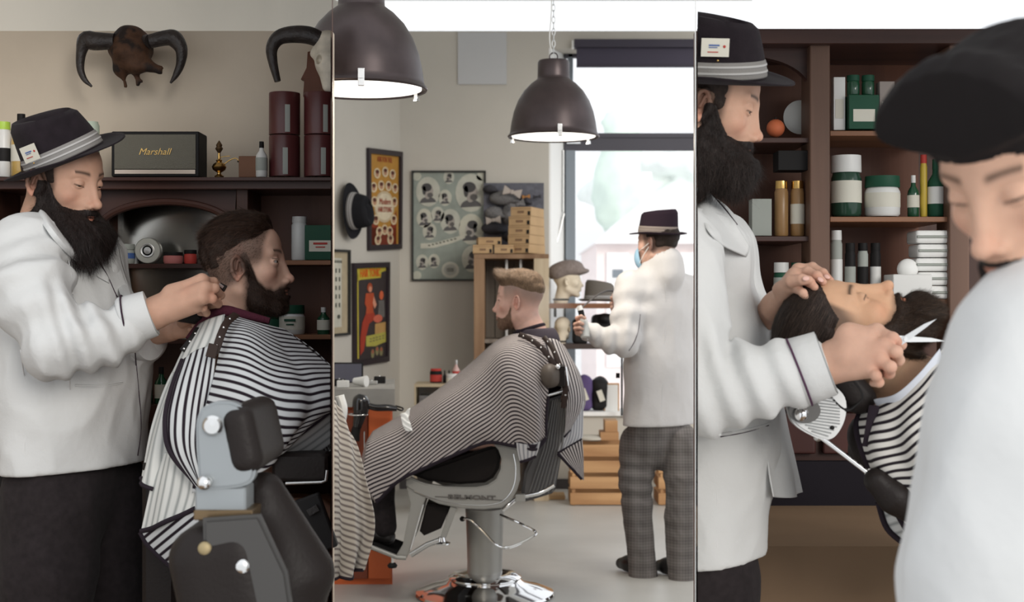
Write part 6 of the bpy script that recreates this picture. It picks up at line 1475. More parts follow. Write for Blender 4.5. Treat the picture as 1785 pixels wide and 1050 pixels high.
for i in range(9):
    u = (i+.5)/9; obj('tread', G().tube([P(628, 944, dn)*(1-u)+P(650, 926, df)*u+[0, 0, .004], P(692, 968, dn)*(1-u)+P(706, 948, df)*u+[0, 0, .004]], .005, seg=6), M_BLACK, ch)
obj('footplate_rim', G().tube(PV([(627, 946, dn-.004), (692, 972, dn-.004), (708, 973, dn-.004)]), .010, seg=10), M_ENAM, ch)
obj('stop_stem', G().tube(PV([(684, 970, dn), (684, 986, dn)]), .006), M_STEEL, ch); obj('rubber_stop', G().lathe([(0, 0), (.018, 0), (.022, .01), (.014, .02), (0, .022)], c=P(684, 990, dn), seg=18), M_BLACK, ch)
cxp = P(845, 0, dm)[0]; ztp = P(0, 886, dm)[2]
obj('pump_column', G().lathe([(.088, ztp), (.085, ztp-.05), (.079, .16), (.079, .10), (.10, .095), (.10, .085), (.079, .085), (.09, .06)], c=(cxp, dm, 0), seg=48), M_ENAM, ch, angle=40)
obj('base', G().lathe([(0, .0), (.30, .0), (.315, .008), (.31, .018), (.24, .045), (.18, .060), (.16, .075), (.165, .085), (.14, .10), (.085, .105), (0, .105)], c=(cxp, dm, 0), seg=64), M_CHROME, ch, angle=30)
obj('pump_lever', G().tube(curve(PV([(872, 898, 6.05), (905, 912, 5.98), (933, 927, 5.95), (927, 937, 5.93), (890, 954, 5.93), (866, 951, 5.96), (840, 925, 6.0), (819, 906, 6.02), (806, 905, 6.05)]), 50), .0055, seg=8), M_CHROME, ch); obj('lever_knob', G().ell(P(806, 905, 6.05), .012), M_DLE, ch)
settle(ch, (cxp, dm, 0))
# --- middle client
SK2 = (.60, .37, .30)
per = thing('person', 'seated client with fair quiff and faded sides in profile, facing left under a striped cape', 'person')
XD = Xf(P(905, 528, 6.22), rotm(167, -2, 0), 1.03)
def lineD(x): return ip(x, [-.11, -.05, -.015, .01, .04, .065, .10], [.022, .036, .052, .060, .060, .062, .085])
def hair_d(x, y, z):
    side = sstep(-.020, .050, z-lineD(x)); front = sstep(.110, .092, x+.05*np.maximum(.085-z, 0)); e = side*front
    t = .010*side+.012*sstep(.07, .12, z)+.020*sstep(.03, .095, x)*sstep(.07, .11, z)
    return e**1.2*t-.003*(1-e)
def stub_d(x, y, z):
    ay = np.abs(y); a = sstep(-.075, .010, z-lineD(x))*sstep(.062, .045, x)*sstep(-.06, -.01, z)
    return np.clip(a, 0, 1)
oD = dict(eyes='down', hairf=hair_d, beardf=lambda x, y, z: (lambda e: e*(.0022+.002*sstep(-.07, -.1, z))-.003*(1-e))(sstep(.004, -.012, z-bline(x)+.008)*sstep(.010, .034, x)*sstep(-.125, -.11, z)*(1-np.exp(-(((z+.0605)/.008)**4+(np.abs(y)/.022)**4))*(x > .088))),
          stub=stub_d, stubk=.70, haircol=(.15, .12, .10), skin=SK2, browcol=(.16, .10, .06), seed=19, res=.0026)
HD = build_head(oD, XD); M_HF = hair_mat('fair_brown_hair', (.16, .105, .065)); M_BF = hair_mat('ginger_brown_beard', (.17, .10, .07))
s = S(.05); s.chain([XD((-.03, 0, -.05)), XD((-.055, 0, -.15)), P(935, 640, 6.22)], [.055, .060, .07]); s.chain(PV([(932, 650, 6.22), (912, 730, 6.22), (888, 780, 6.22)]), [.10, .10, .09])
for dd in (6.06, 6.38): s.chain(PV([(930, 625, dd), (880, 720, dd), (800, 745, dd)]), [.06, .05, .035]); s.chain(PV([(888, 775, dd), (770, 760, dd), (672, 785, dd), (655, 850, dd), (668, 925, dd)]), [.05, .05, .035, .035, .03])
obj('body', G().join(HD['skin']).join(skin_geo(s, .011, SK2)), M_SKIN, per, col=True, recalc=False, angle=None); obj('eye', HD['eyes'], M_EYE, per, col=True)
hb = obj('hair', HD['hair'], M_HF, per, recalc=False, angle=None)
obj('hair_strands', hairs(oD, XD, HD['hair_cn'], 9000, lambda R: .008+.020*sstep(.0, .09, R[:, 0])*sstep(.08, .12, R[:, 2]), .0009, lambda V, N: np.stack([.8+0*V[:, 0], .3*V[:, 1], .9+0*V[:, 0]], 1), 6, lift=.5, jitter=.4, thr=.0006, tone=(.16, .11, .075)), M_STRAND, hb, col=True, recalc=False, angle=None)
bb = obj('beard', HD['beard'], M_BF, per, recalc=False, angle=None)
obj('beard_strands', hairs(oD, XD, HD['beard_cn'], 5000, .006, .0006, lambda V, N: np.stack([.35+0*V[:, 0], V[:, 1], -1+0*V[:, 0]], 1), 7, lift=.3, jitter=.6, thr=-.001, tone=(.16, .095, .06)), M_STRAND, bb, col=True, recalc=False, angle=None)
ts = S(.03); ts.chain(PV([(938, 598, 6.22), (935, 640, 6.22)]), [.10, .15], flat=((0, 1, 0), 1.2)); ts.cap(XD((-.045, 0, -.10)), XD((-.055, 0, -.13)), .068, .075); ts.plane(XD((-.04, 0, -.115)), XD.R[:, 2]+np.array([0, 0, 0]))
sdf_obj('shirt', ts, .008, mat('dark_plum_shirt', (.055, .045, .055), rough=.9), per)
for dd in (6.06, 6.38):   # shoes on the footplate
    s = S(.03); s.cap(P(676, 936, dd), P(652, 930, dd), .035, .030); s.cap(P(652, 930, dd), P(642, 932, dd), .030, .025); sdf_obj('shoe', s, .008, M_SHOE, per)
    s = S(.03); s.chain(PV([(668, 800, dd), (660, 850, dd), (670, 918, dd)]), [.07, .065, .055]); sdf_obj('trouser_leg', s, .01, M_TROUS, per)
settle(per, (P(888, 0, 6.22)[0], 6.22, P(0, 820, 6.22)[2]))
cp = thing('barber_cape', 'black pinstriped cape spread from shoulders to knees over the middle client', 'cape')
PM = .0175
def n3(seed, amp, f=9): w = waves(seed, 8, f, .5); return lambda U, V, B: amp*w(B[..., 0], B[..., 1]*.4, B[..., 2]*.5)
M_STM = stripe_mat('fine_striped_cotton', (.47, .42, .40), (.020, .014, .020), .44)
M_STMX = stripe_mat('fine_striped_cotton_lengthwise', (.47, .43, .41), (.020, .014, .020), .44, axis='X')
rid = [(650, 752, 6.20), (698, 724, 6.2), (765, 678, 6.2), (822, 632, 6.2), (866, 594, 6.16), (905, 582, 6.08), (945, 590, 6.06)]
R_ = [PV(rid),
      PV([(642, 770, 6.03), (698, 745, 6.02), (772, 700, 5.99), (835, 655, 5.97), (878, 618, 5.96), (918, 605, 5.95), (955, 622, 5.97)]),
      PV([(636, 800, 5.97), (698, 775, 5.95), (775, 738, 5.92), (842, 700, 5.89), (888, 672, 5.87), (930, 660, 5.87), (956, 680, 5.92)]),
      PV([(632, 835, 5.95), (698, 806, 5.93), (775, 770, 5.90), (846, 740, 5.87), (894, 725, 5.85), (936, 722, 5.86), (952, 730, 5.90)]),
      PV([(656, 876, 5.95), (700, 836, 5.92), (775, 801, 5.89), (850, 772, 5.88), (904, 780, 5.87), (938, 782, 5.88), (950, 762, 5.91)])]
def foldM(U, V, B): return .014*np.sin(U*17-V*3.5+.8*np.sin(V*4))*np.sin(math.pi*np.clip(V, 0, 1))*np.exp(-((U-.62)/.35)**2)+.006*np.sin(U*31+V*6)*V
gM = cloth(R_, 110, 110, fold=foldM, period=PM); obj('near_panel', gM, M_STM, cp, solid=.0015, uv=True, recalc=False)
FR = [PV(rid)]+[PV([(q[0]+dx, q[1]+dy, dd) for q in rid]) for dx, dy, dd in ((-4, 22, 6.40), (-6, 60, 6.52), (-6, 95, 6.56))]
obj('far_panel', cloth(FR, 50, 40, period=PM), M_STM, cp, solid=.0015, uv=True, recalc=False)
KF = [PV([(650, 752, 6.2), (648, 756, 6.30), (646, 770, 6.42)]), PV([(642, 770, 6.03), (636, 778, 6.2), (640, 790, 6.42)]), PV([(636, 800, 5.97), (628, 815, 6.2), (636, 825, 6.42)]), PV([(632, 835, 5.95), (626, 850, 6.2), (634, 860, 6.42)]), PV([(656, 876, 5.95), (645, 880, 6.2), (640, 885, 6.42)])]
obj('knee_panel', cloth(KF, 30, 50, period=PM), M_STM, cp, solid=.0015, uv=True, recalc=False)
obj('binding', G().tube([gM.grid[-1, i]+[0, -.004, 0] for i in range(0, 110, 2)], .0075, seg=8), M_BIND, cp); obj('binding', G().tube([gM.grid[i, -1]+[.0, -.003, 0] for i in range(60, 110, 2)], .0065, seg=8), M_BIND, cp)
# wide dark hem above the chair side
obj('hem_band', G().add(*(lambda A: (A.reshape(-1, 3), np.stack([np.arange(39), np.arange(1, 40), np.arange(41, 80), np.arange(40, 79)], 1)))(np.stack([gM.grid[-1, 70:110]+[0, -.006, 0], gM.grid[-5, 70:110]+[0, -.008, 0]]))), M_BIND, cp, recalc=False, solid=.001)
def patch(name, rows, m, nu=40, nv=40, per_=PM, fold=None, lenx=None, period=None):
    g = cloth([PV(r) for r in rows], nu, nv, fold=fold, period=per_)
    if lenx: g.uv = [np.stack([np.tile(np.linspace(0, lenx, nu), nv), np.zeros(nu*nv)], 1)]
    obj(name, g, m, cp, solid=.0015, uv=True, recalc=False); return g
M_REVM = stripe_mat('fine_striped_reverse', (.50, .49, .49), (.20, .20, .22), .34, axis='X', soft=.12)
g1 = patch('back_panel', [[(945, 590, 6.06), (968, 592, 6.10), (984, 604, 6.2), (990, 615, 6.35)], [(962, 640, 6.0), (985, 640, 6.02), (1004, 645, 6.12), (1010, 650, 6.3)], [(984, 690, 5.98), (998, 690, 6.0), (1014, 688, 6.08), (1020, 690, 6.3)], [(986, 730, 5.98), (996, 728, 6.0), (1010, 718, 6.05), (1018, 712, 6.2)], [(984, 762, 5.98), (987, 758, 5.99), (992, 752, 6.02), (1000, 745, 6.1)]], M_STMX, lenx=11)
g2 = patch('back_flap_reverse', [[(990, 690, 6.04), (1003, 690, 6.06), (1017, 700, 6.1)], [(984, 750, 6.02), (1000, 752, 6.04), (1016, 755, 6.08)], [(972, 790, 6.0), (992, 779, 6.02), (1014, 766, 6.05)]], M_REVM, lenx=7)
g3 = patch('back_corner', [[(972, 791, 6.0), (992, 780, 6.01), (1015, 767, 6.03)], [(990, 810, 6.0), (1003, 805, 6.01), (1017, 795, 6.02)], [(1014, 836, 6.0), (1016, 837, 6.0), (1018, 838, 6.0)]], M_STMX, lenx=9)
for gg in (g1,): obj('binding', G().tube([gg.grid[-1, i]+[0, -.003, 0] for i in range(0, 40, 3)], .005, seg=6), M_BIND, cp)
obj('binding', G().tube([g2.grid[-1, i]+[0, -.003, 0] for i in range(0, 40, 3)], .005, seg=6), M_BIND, cp); obj('binding', G().tube([g3.grid[i, 0]+[0, -.003, 0] for i in range(0, 40, 3)], .006, seg=6), M_BIND, cp)
g4 = patch('lower_corner', [[(900, 772, 5.86), (920, 775, 5.86), (942, 770, 5.87)], [(902, 788, 5.86), (920, 790, 5.86), (938, 786, 5.87)], [(906, 806, 5.86), (920, 802, 5.86), (934, 796, 5.87)]], M_REVM, lenx=5); obj('binding', G().tube([g4.grid[-1, i]+[0, -.003, 0] for i in range(0, 40, 3)], .006, seg=6), M_BIND, cp)
# neck and straps
obj('collar_ring', G().tube([XD((-.04+.064*math.cos(t), .064*math.sin(t), -.118+.018*math.cos(t)*-1)) for t in np.linspace(0, 6.283, 30, endpoint=False)], .010, seg=8, closed=True), M_BIND, cp)
for pts in ([(905, 583, 6.02), (925, 592, 5.98), (945, 608, 5.95), (962, 630, 5.93), (974, 650, 5.92)], [(948, 588, 6.02), (962, 605, 5.98), (972, 628, 5.94), (980, 650, 5.92), (986, 680, 5.92), (982, 712, 5.92)]):
    c_ = curve(PV(pts), 22); obj('strap', G().tube(c_, .012, seg=8, flat=((0, -1, .2), .3)), mat('dark_brown_strap', (.035, .022, .018), rough=.5), cp)
    for i in range(2, 22, 4): obj('stud', G().ell(c_[i]+[0, -.0055, 0], (.0045, .003, .0045), seg=8), M_STEEL, cp)
settle(cp, P(860, 700, 6.2))
tis = cloth([PV([(716, 712, 5.96), (706, 718, 5.965), (698, 724, 5.97)]), PV([(712, 728, 5.93), (706, 730, 5.93), (700, 732, 5.93)]), PV([(716, 740, 5.91), (709, 742, 5.91), (703, 744, 5.91)]), PV([(719, 752, 5.90), (713, 752, 5.90), (708, 752, 5.90)])], 16, 24, fold=lambda U, V, B: .004*np.sin(V*20+U*9))
o = obj('paper_tissue', tis, M_WHITE, solid=.002); tag(o, 'crumpled white tissue lying on the cape over the client\'s knees', 'tissue')

# --- middle barber
per = thing('person', 'barber seen from behind in plum hat, face mask, white jacket and checked trousers', 'person')
YW = 128; XE = Xf(P(1146, 428, 6.66), rotm(146, -4, 3), 1.0); SK3 = (.55, .34, .26)
oE = dict(eyes='open', hairf=lambda x, y, z: (lambda e: e*.005-.004*(1-e))(sstep(-.028, -.008, z+.25*np.minimum(x+.02, 0)*-0)*sstep(.032, .010, x)*(1-np.exp(-(((x+.004)/.022)**4+(z/.038)**4)))), stub=lambda x, y, z: sstep(.05, .03, x)*sstep(-.055, -.02, z), stubk=.7, haircol=(.05, .035, .03), skin=SK3, seed=29, res=.003)
HE = build_head(oE, XE); fd, rt = r_of(YW)
Wl = P(1016, 577, 6.50); Wr = P(1088, 545, 6.95)
s = S(.05); s.chain([XE((-.03, 0, -.05)), XE((-.055, 0, -.15)), P(1150, 520, 6.68)], [.052, .056, .06]); s.chain(PV([(1150, 530, 6.68), (1150, 640, 6.68), (1150, 740, 6.68)]), [.08, .09, .09])
s.chain([P(1100, 505, 6.66), P(1092, 598, 6.52), Wl], [.05, .04, .028]); s.chain([P(1200, 510, 6.82), P(1180, 600, 7.0), Wr], [.035, .035, .028])
s.chain(PV([(1115, 780, 6.68), (1108, 870, 6.66), (1118, 1000, 6.66)]), [.06, .055, .045]); s.chain(PV([(1188, 780, 6.64), (1190, 880, 6.60), (1190, 1015, 6.60)]), [.06, .055, .045])
hs = S(.006); kn = PV([(1009, 562, 6.46), (1006, 568, 6.45), (1005, 575, 6.45), (1007, 581, 6.46)])
hand_sdf(hs, Wl, None, kn, [PV([(1006, 555, 6.42), (1013, 552, 6.40), (1019, 555, 6.41)]), PV([(1003, 566, 6.41), (1010, 563, 6.39), (1016, 565, 6.40)]), PV([(1003, 573, 6.41), (1010, 572, 6.39), (1016, 574, 6.41)]), PV([(1005, 580, 6.42), (1011, 580, 6.40), (1016, 581, 6.42)])], PV([(1017, 566, 6.50), (1018, 556, 6.49), (1015, 549, 6.47)]), (0, -1, 0), thick=.014)
hr = S(.006); kr = PV([(1076, 532, 6.93), (1075, 537, 6.92), (1076, 542, 6.92), (1078, 546, 6.93)])
hand_sdf(hr, Wr, None, kr, [PV([(1070, 526, 6.92), (1066, 519, 6.90)]), PV([(1068, 534, 6.90), (1065, 529, 6.88)]), PV([(1068, 541, 6.90), (1066, 536, 6.88)]), PV([(1071, 546, 6.90), (1068, 543, 6.88)])], PV([(1078, 530, 6.97), (1073, 522, 6.95), (1070, 515, 6.94)]), (0, -1, 0), thick=.013)
obj('body', G().join(HE['skin']).join(skin_geo(s, .011, SK3)).join(skin_geo(hs, .003, SK3)).join(skin_geo(hr, .004, SK3)), M_SKIN, per, col=True, recalc=False, angle=None); obj('eye', HE['eyes'], M_EYE, per, col=True)
if 'hair' in HE: obj('hair', HE['hair'], M_HAIRD, per, recalc=False, angle=None)
co = S(.05); fl_ = (fd, .62)
co.chain(PV([(1150, 545, 6.68), (1150, 640, 6.68), (1150, 760, 6.68)]), [.185, .190, .215], flat=fl_); co.chain([P(1100, 500, 6.60), P(1146, 492, 6.68), P(1204, 507, 6.80)], [.070, .080, .066], k=.06)
co.cap(P(1148, 500, 6.68), P(1150, 462, 6.67), .095, .082, k=.04)
co.chain([P(1099, 503, 6.62), P(1092, 560, 6.54), P(1091, 598, 6.50)], [.076, .068, .062], k=.03); co.chain([P(1091, 598, 6.50), P(1062, 592, 6.50), P(1030, 579, 6.50)], [.063, .056, .048], k=.03)
co.chain([P(1206, 512, 6.83), P(1196, 580, 6.98), P(1180, 600, 7.02), P(1110, 560, 6.97)], [.070, .066, .060, .046], k=.04)
co.cap(XE((-.052, 0, -.088)), XE((-.055, 0, -.145)), .072, .076, k=.03); co.cap(XE((-.02, 0, -.03)), XE((-.04, 0, -.10)), .064, .062, k=.006); co.L[-1] = co.L[-1][:-1]+(True,)
co.disp(folds(51, .005, 30, (1, 1, .6))); co.disp(armfold(P(1099, 503, 6.6), P(1091, 598, 6.5), .006, 2.5)); co.disp(armfold(P(1091, 598, 6.5), P(1030, 579, 6.5), .006, 2.8)); co.plane(P(1150, 740, 6.68), (0, 0, -1))
M_COATM = mat('cream_white_cotton', (.585, .565, .55), rough=.9, bump=.5, bscale=30, detail=4)
cs = sdf_obj('jacket', co, .008, M_COATM, per)
obj('centre_seam', seam(co, [(1160, 470), (1160, 560), (1156, 650), (1152, 735)], 6.2, 6.9, .0012, off=0), M_SEAM, cs); obj('hem_stitch', seam(co, [(1078, 729), (1110, 731), (1150, 732), (1205, 731)], 6.2, 6.9, .001, off=0), M_SEAM, cs); obj('side_seam', seam(co, [(1118, 560), (1116, 640), (1112, 733)], 6.2, 6.9, .0012, off=0), M_SEAM, cs)
obj('sleeve_piping', seam(co, [(1116, 548), (1113, 575), (1106, 596), (1096, 612)], 6.2, 6.9, .002), M_PIPE, cs)
obj('side_tab', G().box(P(1077, 655, 6.60), (.009, .006, .012)), M_BLACK, cs, smooth=False); obj('cuff_button', G().ell(P(1024, 592, 6.45), .004, seg=8), M_STEEL, cs)
def plaid(name):
    m = bpy.data.materials.new(name); m.use_nodes = True; n = m.node_tree.nodes; L = m.node_tree.links; b = n['Principled BSDF']; b.inputs['Roughness'].default_value = .95; b.inputs['Specular IOR Level'].default_value = .15
    tcn = n.new('ShaderNodeTexCoord'); s_ = n.new('ShaderNodeSeparateXYZ'); L.new(tcn.outputs['Object'], s_.inputs[0]); tot = None
    for ax, f in (('X', 90), ('Z', 90), ('X', 450), ('Z', 450)):
        m1 = n.new('ShaderNodeMath'); m1.operation = 'MULTIPLY'; m1.inputs[1].default_value = f; L.new(s_.outputs[ax], m1.inputs[0]); m2 = n.new('ShaderNodeMath'); m2.operation = 'SINE'; L.new(m1.outputs[0], m2.inputs[0])
        if tot is None: tot = m2
        else: m3 = n.new('ShaderNodeMath'); m3.operation = 'ADD'; L.new(tot.outputs[0], m3.inputs[0]); L.new(m2.outputs[0], m3.inputs[1]); tot = m3
    r = n.new('ShaderNodeMapRange'); r.inputs['From Min'].default_value = -3; r.inputs['From Max'].default_value = 3; L.new(tot.outputs[0], r.inputs['Value'])
    cr_ = n.new('ShaderNodeValToRGB'); cr_.color_ramp.elements[0].color = (.105, .095, .09, 1); cr_.color_ramp.elements[1].color = (.205, .187, .178, 1); L.new(r.outputs[0], cr_.inputs[0]); L.new(cr_.outputs[0], b.inputs['Base Color']); return m
tr = S(.03); tr.cap(P(1150, 735, 6.68), P(1150, 762, 6.68), .165, .160, flat=(fd, .68)); tr.chain(PV([(1116, 775, 6.68), (1106, 835, 6.66), (1110, 880, 6.66), (1121, 1005, 6.66)]), [.098, .076, .068, .064], k=.03); tr.chain(PV([(1187, 775, 6.64), (1190, 835, 6.61), (1188, 900, 6.60), (1190, 1012, 6.60)]), [.098, .086, .076, .070], k=.012)
tr.disp(folds(61, .006, 34, (1, 1, 1.2))); tr.disp(armfold(P(1106, 800, 6.66), P(1110, 870, 6.66), .004, 3)); tr.plane(P(1150, 1011, 6.66), (0, 0, -1)); sdf_obj('trousers', tr, .008, plaid('grey_checked_wool'), per)
for cx, dd in ((1122, 6.66), (1190, 6.60)):
    s2 = S(.03); q = P(cx, 1000, dd); q[2] = .045; s2.cap(q-fd*.02, q+fd*.10, .036, .036).cap(q+fd*.10, q+fd*.16+[0, 0, -.008], .036, .028); s2.cap(q, q+[0, 0, .06], .036, .036); s2.plane((0, 0, .003), (0, 0, -1)); sdf_obj('shoe', s2, .008, M_SHOE, per)
settle(per, (P(1150, 0, 6.66)[0], 6.66, 0))
XH = Xf(XE((-.006, 0, .060)), rotm(146, 4, -3), .98)
g, b_ = trilby(XH, a=.100, b=.086, hgt=.112, brim=.042, dent=.026, taper=.9, curl=.010); ht2 = obj('hat', g, mat('dark_plum_felt', (.022, .013, .020), rough=.95), solid=.003, angle=60)
bm_ = G(); bm_.v = b_.v; bm_.f = b_.f; bm_.n = b_.n; bm_.uv = b_.uv; bm_.c = [c*0+np.array([.23, .19, .165]) for c in b_.c]; obj('ribbon', bm_, M_HATBAND, ht2, col=True); tag(ht2, 'dark plum felt hat with beige ribbon worn by the middle barber', 'hat')
mk = S(.012); mk.ell((.085, 0, -.055), (.036, .052, .058)); mk.ell((.02, 0, -.04), (.08, .065, .09), sub=True, k=.004) ; V, Fq = mesh_sdf(mk, .004)
M_MASK = mat('light_blue_mask', (.33, .52, .66), rough=.8, bump=.3, bscale=60)
mo = obj('face_mask', G().add(XE(V), Fq), M_MASK, recalc=False, angle=None)
for zz_ in (-.025, -.085): obj('ear_loop', G().tube([XE(q) for q in curve([(.075, .050, zz_), (.04, .072, zz_*.6), (.002, .086, zz_*.3+.01)], 10)], .0018, seg=6), M_WHITE, mo)
tag(mo, 'light blue surgical mask worn by the middle barber', 'face mask')
# spray bottle and hose
bt = thing('spray_bottle', 'clear spray bottle with black and white nozzle in the barber\'s hand', 'spray bottle')
obj('bottle', G().tube(PV([(1020, 588, 6.42), (1019, 574, 6.43), (1017, 560, 6.44), (1015, 553, 6.44)]), [.022, .022, .020, .010], seg=18), mat('cloudy_plastic', (.62, .64, .62), rough=.2, trans=.3), bt); obj('pump_collar', G().tube(PV([(1015, 553, 6.44), (1012, 541, 6.44)]), [.013, .014], seg=16), M_BLACK, bt); obj('nozzle', G().tube(PV([(1012, 541, 6.44), (1010, 533, 6.44)]), [.014, .010], seg=16), M_WHITEP, bt); obj('spout', G().tube(PV([(1011, 536, 6.44), (1005, 538, 6.44)]), .004, seg=8), M_WHITEP, bt)
settle(bt, P(1018, 575, 6.43))
o = obj('curved_hose', G().tube(curve(PV([(1012, 538, 6.46), (1024, 528, 6.55), (1042, 514, 6.66), (1060, 507, 6.78), (1073, 510, 6.86), (1076, 522, 6.89)]), 30), list(np.linspace(.003, .007, 30)), seg=10), mat('grey_rubber', (.10, .09, .085), rough=.5)); tag(o, 'thin curved grey hose running from the spray nozzle to the other hand', 'hose')
# fine mist
vm = bpy.data.materials.new('water_mist'); vm.use_nodes = True; nn = vm.node_tree.nodes; nn.remove(nn['Principled BSDF']); vs = nn.new('ShaderNodeVolumeScatter'); vs.inputs['Density'].default_value = 1.1; vs.inputs['Color'].default_value = (1, 1, 1, 1); vm.node_tree.links.new(vs.outputs[0], nn['Material Output'].inputs['Volume'])
ms = obj('water_mist', G().tube(PV([(1003, 539, 6.44), (985, 535, 6.45), (950, 530, 6.47), (925, 528, 6.48)]), [.006, .04, .09, .12], seg=20), vm); tag(ms, 'fine water mist blown from the spray bottle towards the client\'s head', 'mist', kind='stuff')

# --- draped cape on the neighbouring chair at the left edge
ch = thing('barber_chair', 'barber chair at the left edge of the middle picture, mostly hidden behind its draped cape', 'barber chair'); d = 4.75; xs = P(560, 0, d)[0]
obj('backrest', bx(xs-.45, xs-.05, d-.02, d+.42, .55, 1.05, bevel=.04), M_DLE, ch); obj('seat', bx(xs-.4, xs+.06, d-.0, d+.42, .42, .56, bevel=.03), M_DLE, ch)
obj('arm_shell', G().tube(curve(PV([(592, 690, d-.02), (598, 715, d-.02), (592, 745, d-.02), (583, 768, d-.02)]), 20), .016, seg=12, flat=((0, -1, 0), 1.4)), M_WHITEP, ch)
obj('pump', G().lathe([(.27, 0), (.27, .02), (.10, .06), (.06, .07), (.055, .36), (.12, .42)], c=(xs-.15, d+.2, 0), seg=36), M_STEEL, ch, angle=40); settle(ch, (xs-.15, d+.2, 0))
dc = d-.08
gF = cloth([PV([(560, 690, dc+.05), (580, 695, dc), (592, 712, dc), (598, 735, dc+.03)]), PV([(558, 760, dc), (585, 765, dc-.03), (605, 768, dc), (622, 772, dc+.03)]), PV([(556, 840, dc), (588, 845, dc-.04), (612, 842, dc), (638, 838, dc+.02)]), PV([(556, 930, dc), (590, 945, dc-.03), (620, 940, dc), (652, 915, dc+.02)]), PV([(556, 1010, dc), (588, 1010, dc-.02), (612, 1005, dc), (630, 990, dc+.02)])], 60, 80, fold=lambda U, V, B: .018*np.sin(U*15+V*2)*(.3+V), period=.021)
cp = thing('barber_cape', 'pale striped cape hanging over the chair at the left edge of the middle picture', 'cape'); obj('cloth', gF, stripe_mat('pale_striped_cotton', (.50, .47, .43), (.17, .145, .14), .38, soft=.12), cp, solid=.002, uv=True, recalc=False); obj('binding', G().tube([gF.grid[-1, i] for i in range(0, 60, 3)], .006, seg=6), M_BIND, cp); settle(cp, P(600, 850, dc))
# ================================================================== RIGHT ROOM
CLIPR = [ray_clip(1212.7, 'right')]
M_DRED = wood_mat('dark_red_wood', (.045, .014, .012), (.085, .028, .022), 'Z', 6, .45)
ZR = 3.86
cab = thing('product_cabinet', 'tall dark wooden cabinet with chestnut back boards and shelves of grooming products', 'cabinet')
obj('top_beam', pbx(1212, 50, 1900, 76, ZR-.03, RW, bevel=.004), M_DWOOD, cab, smooth=False, clip=CLIPR)
obj('back_panel', pbx(1440, 76, 1660, 800, RW-.04, RW, dref=ZR), M_BEADR, cab, smooth=False)
obj('back_panel', pbx(1205, 76, 1440, 800, RW-.04, RW, dref=ZR), M_BEAD, cab, smooth=False, clip=CLIPR)
obj('back_panel', pbx(1660, 76, 1900, 800, RW-.04, RW, dref=ZR), M_DWOODZ, cab, smooth=False)
M_POST = wood_mat('brown_post', (.10, .055, .038), (.17, .095, .066), 'Z', 6, .45)
obj('post', pbx(1412, 76, 1447, 800, ZR, ZR+.12, bevel=.006), M_POST, cab, smooth=False); obj('post', pbx(1655, 76, 1690, 800, ZR, ZR+.12, bevel=.006), M_POST, cab, smooth=False)
for (x0, x1, y, m) in ((1447, 1655, 228, M_SHELFW), (1447, 1655, 378, M_SHELFW), (1447, 1655, 522, M_SHELFW), (1205, 1412, 412, M_DWOOD), (1205, 1412, 520, M_DWOOD), (1205, 1412, 240, M_DWOOD), (1205, 1900, 640, M_DWOOD)):
    obj('shelf', pbx(x0, y, x1, y+9, ZR+.02, RW-.04, bevel=.003), m, cab, smooth=False, clip=CLIPR)
obj('arched_head', G().prism([P(x, y, ZR+.04) for x, y in [(1212, 76), (1412, 76), (1412, 150)]+[(1300+112*math.cos(t), 158-60*math.sin(t)) for t in np.linspace(.05, 2.4, 18)]+[(1212, 118)]], (0, 0, 0), (0, .03, 0)), M_DWOOD, cab, smooth=False, clip=CLIPR)
a = P(1205, 700, ZR-.12); b = P(1900, 700, ZR-.12)
zpl = HCAM-(882-525)*(ZR-.12)/FPX
obj('counter', bx(a[0], b[0], ZR-.16, RW-.02, a[2]-.02, a[2]+.02, bevel=.004), M_DWOOD, cab, smooth=False, clip=CLIPR)
for i in range(4):
    x0 = a[0]+.02+i*.34; obj('door', bx(x0, x0+.32, ZR-.115, ZR-.09, zpl+.14, a[2]-.03, bevel=.008), M_DRED, cab, smooth=False, clip=CLIPR)
obj('lower_body', bx(a[0], b[0], ZR-.09, RW-.02, zpl, a[2]-.02), M_DWOOD, cab, smooth=False, clip=CLIPR); obj('plinth', bx(a[0], b[0], ZR-.12, ZR-.092, zpl, zpl+.12), mat('black_plinth', (.010, .008, .012), rough=.8), cab, smooth=False, clip=CLIPR)
settle(cab, ((a[0]+b[0])/2, ZR, zpl))
pf = obj('floor_platform', slab([(ray_pt(1212.7, 3.12), 3.12), (2.3, 3.12), (2.3, RW), (ray_pt(1212.7, RW), RW)], 0, zpl), mat('tan_vinyl_floor', (.235, .155, .095), rough=.65, vary=.14, vscale=2.5), smooth=False); struct(pf)
T = ZR+.07; gp = 'grooming products in the right cabinet'
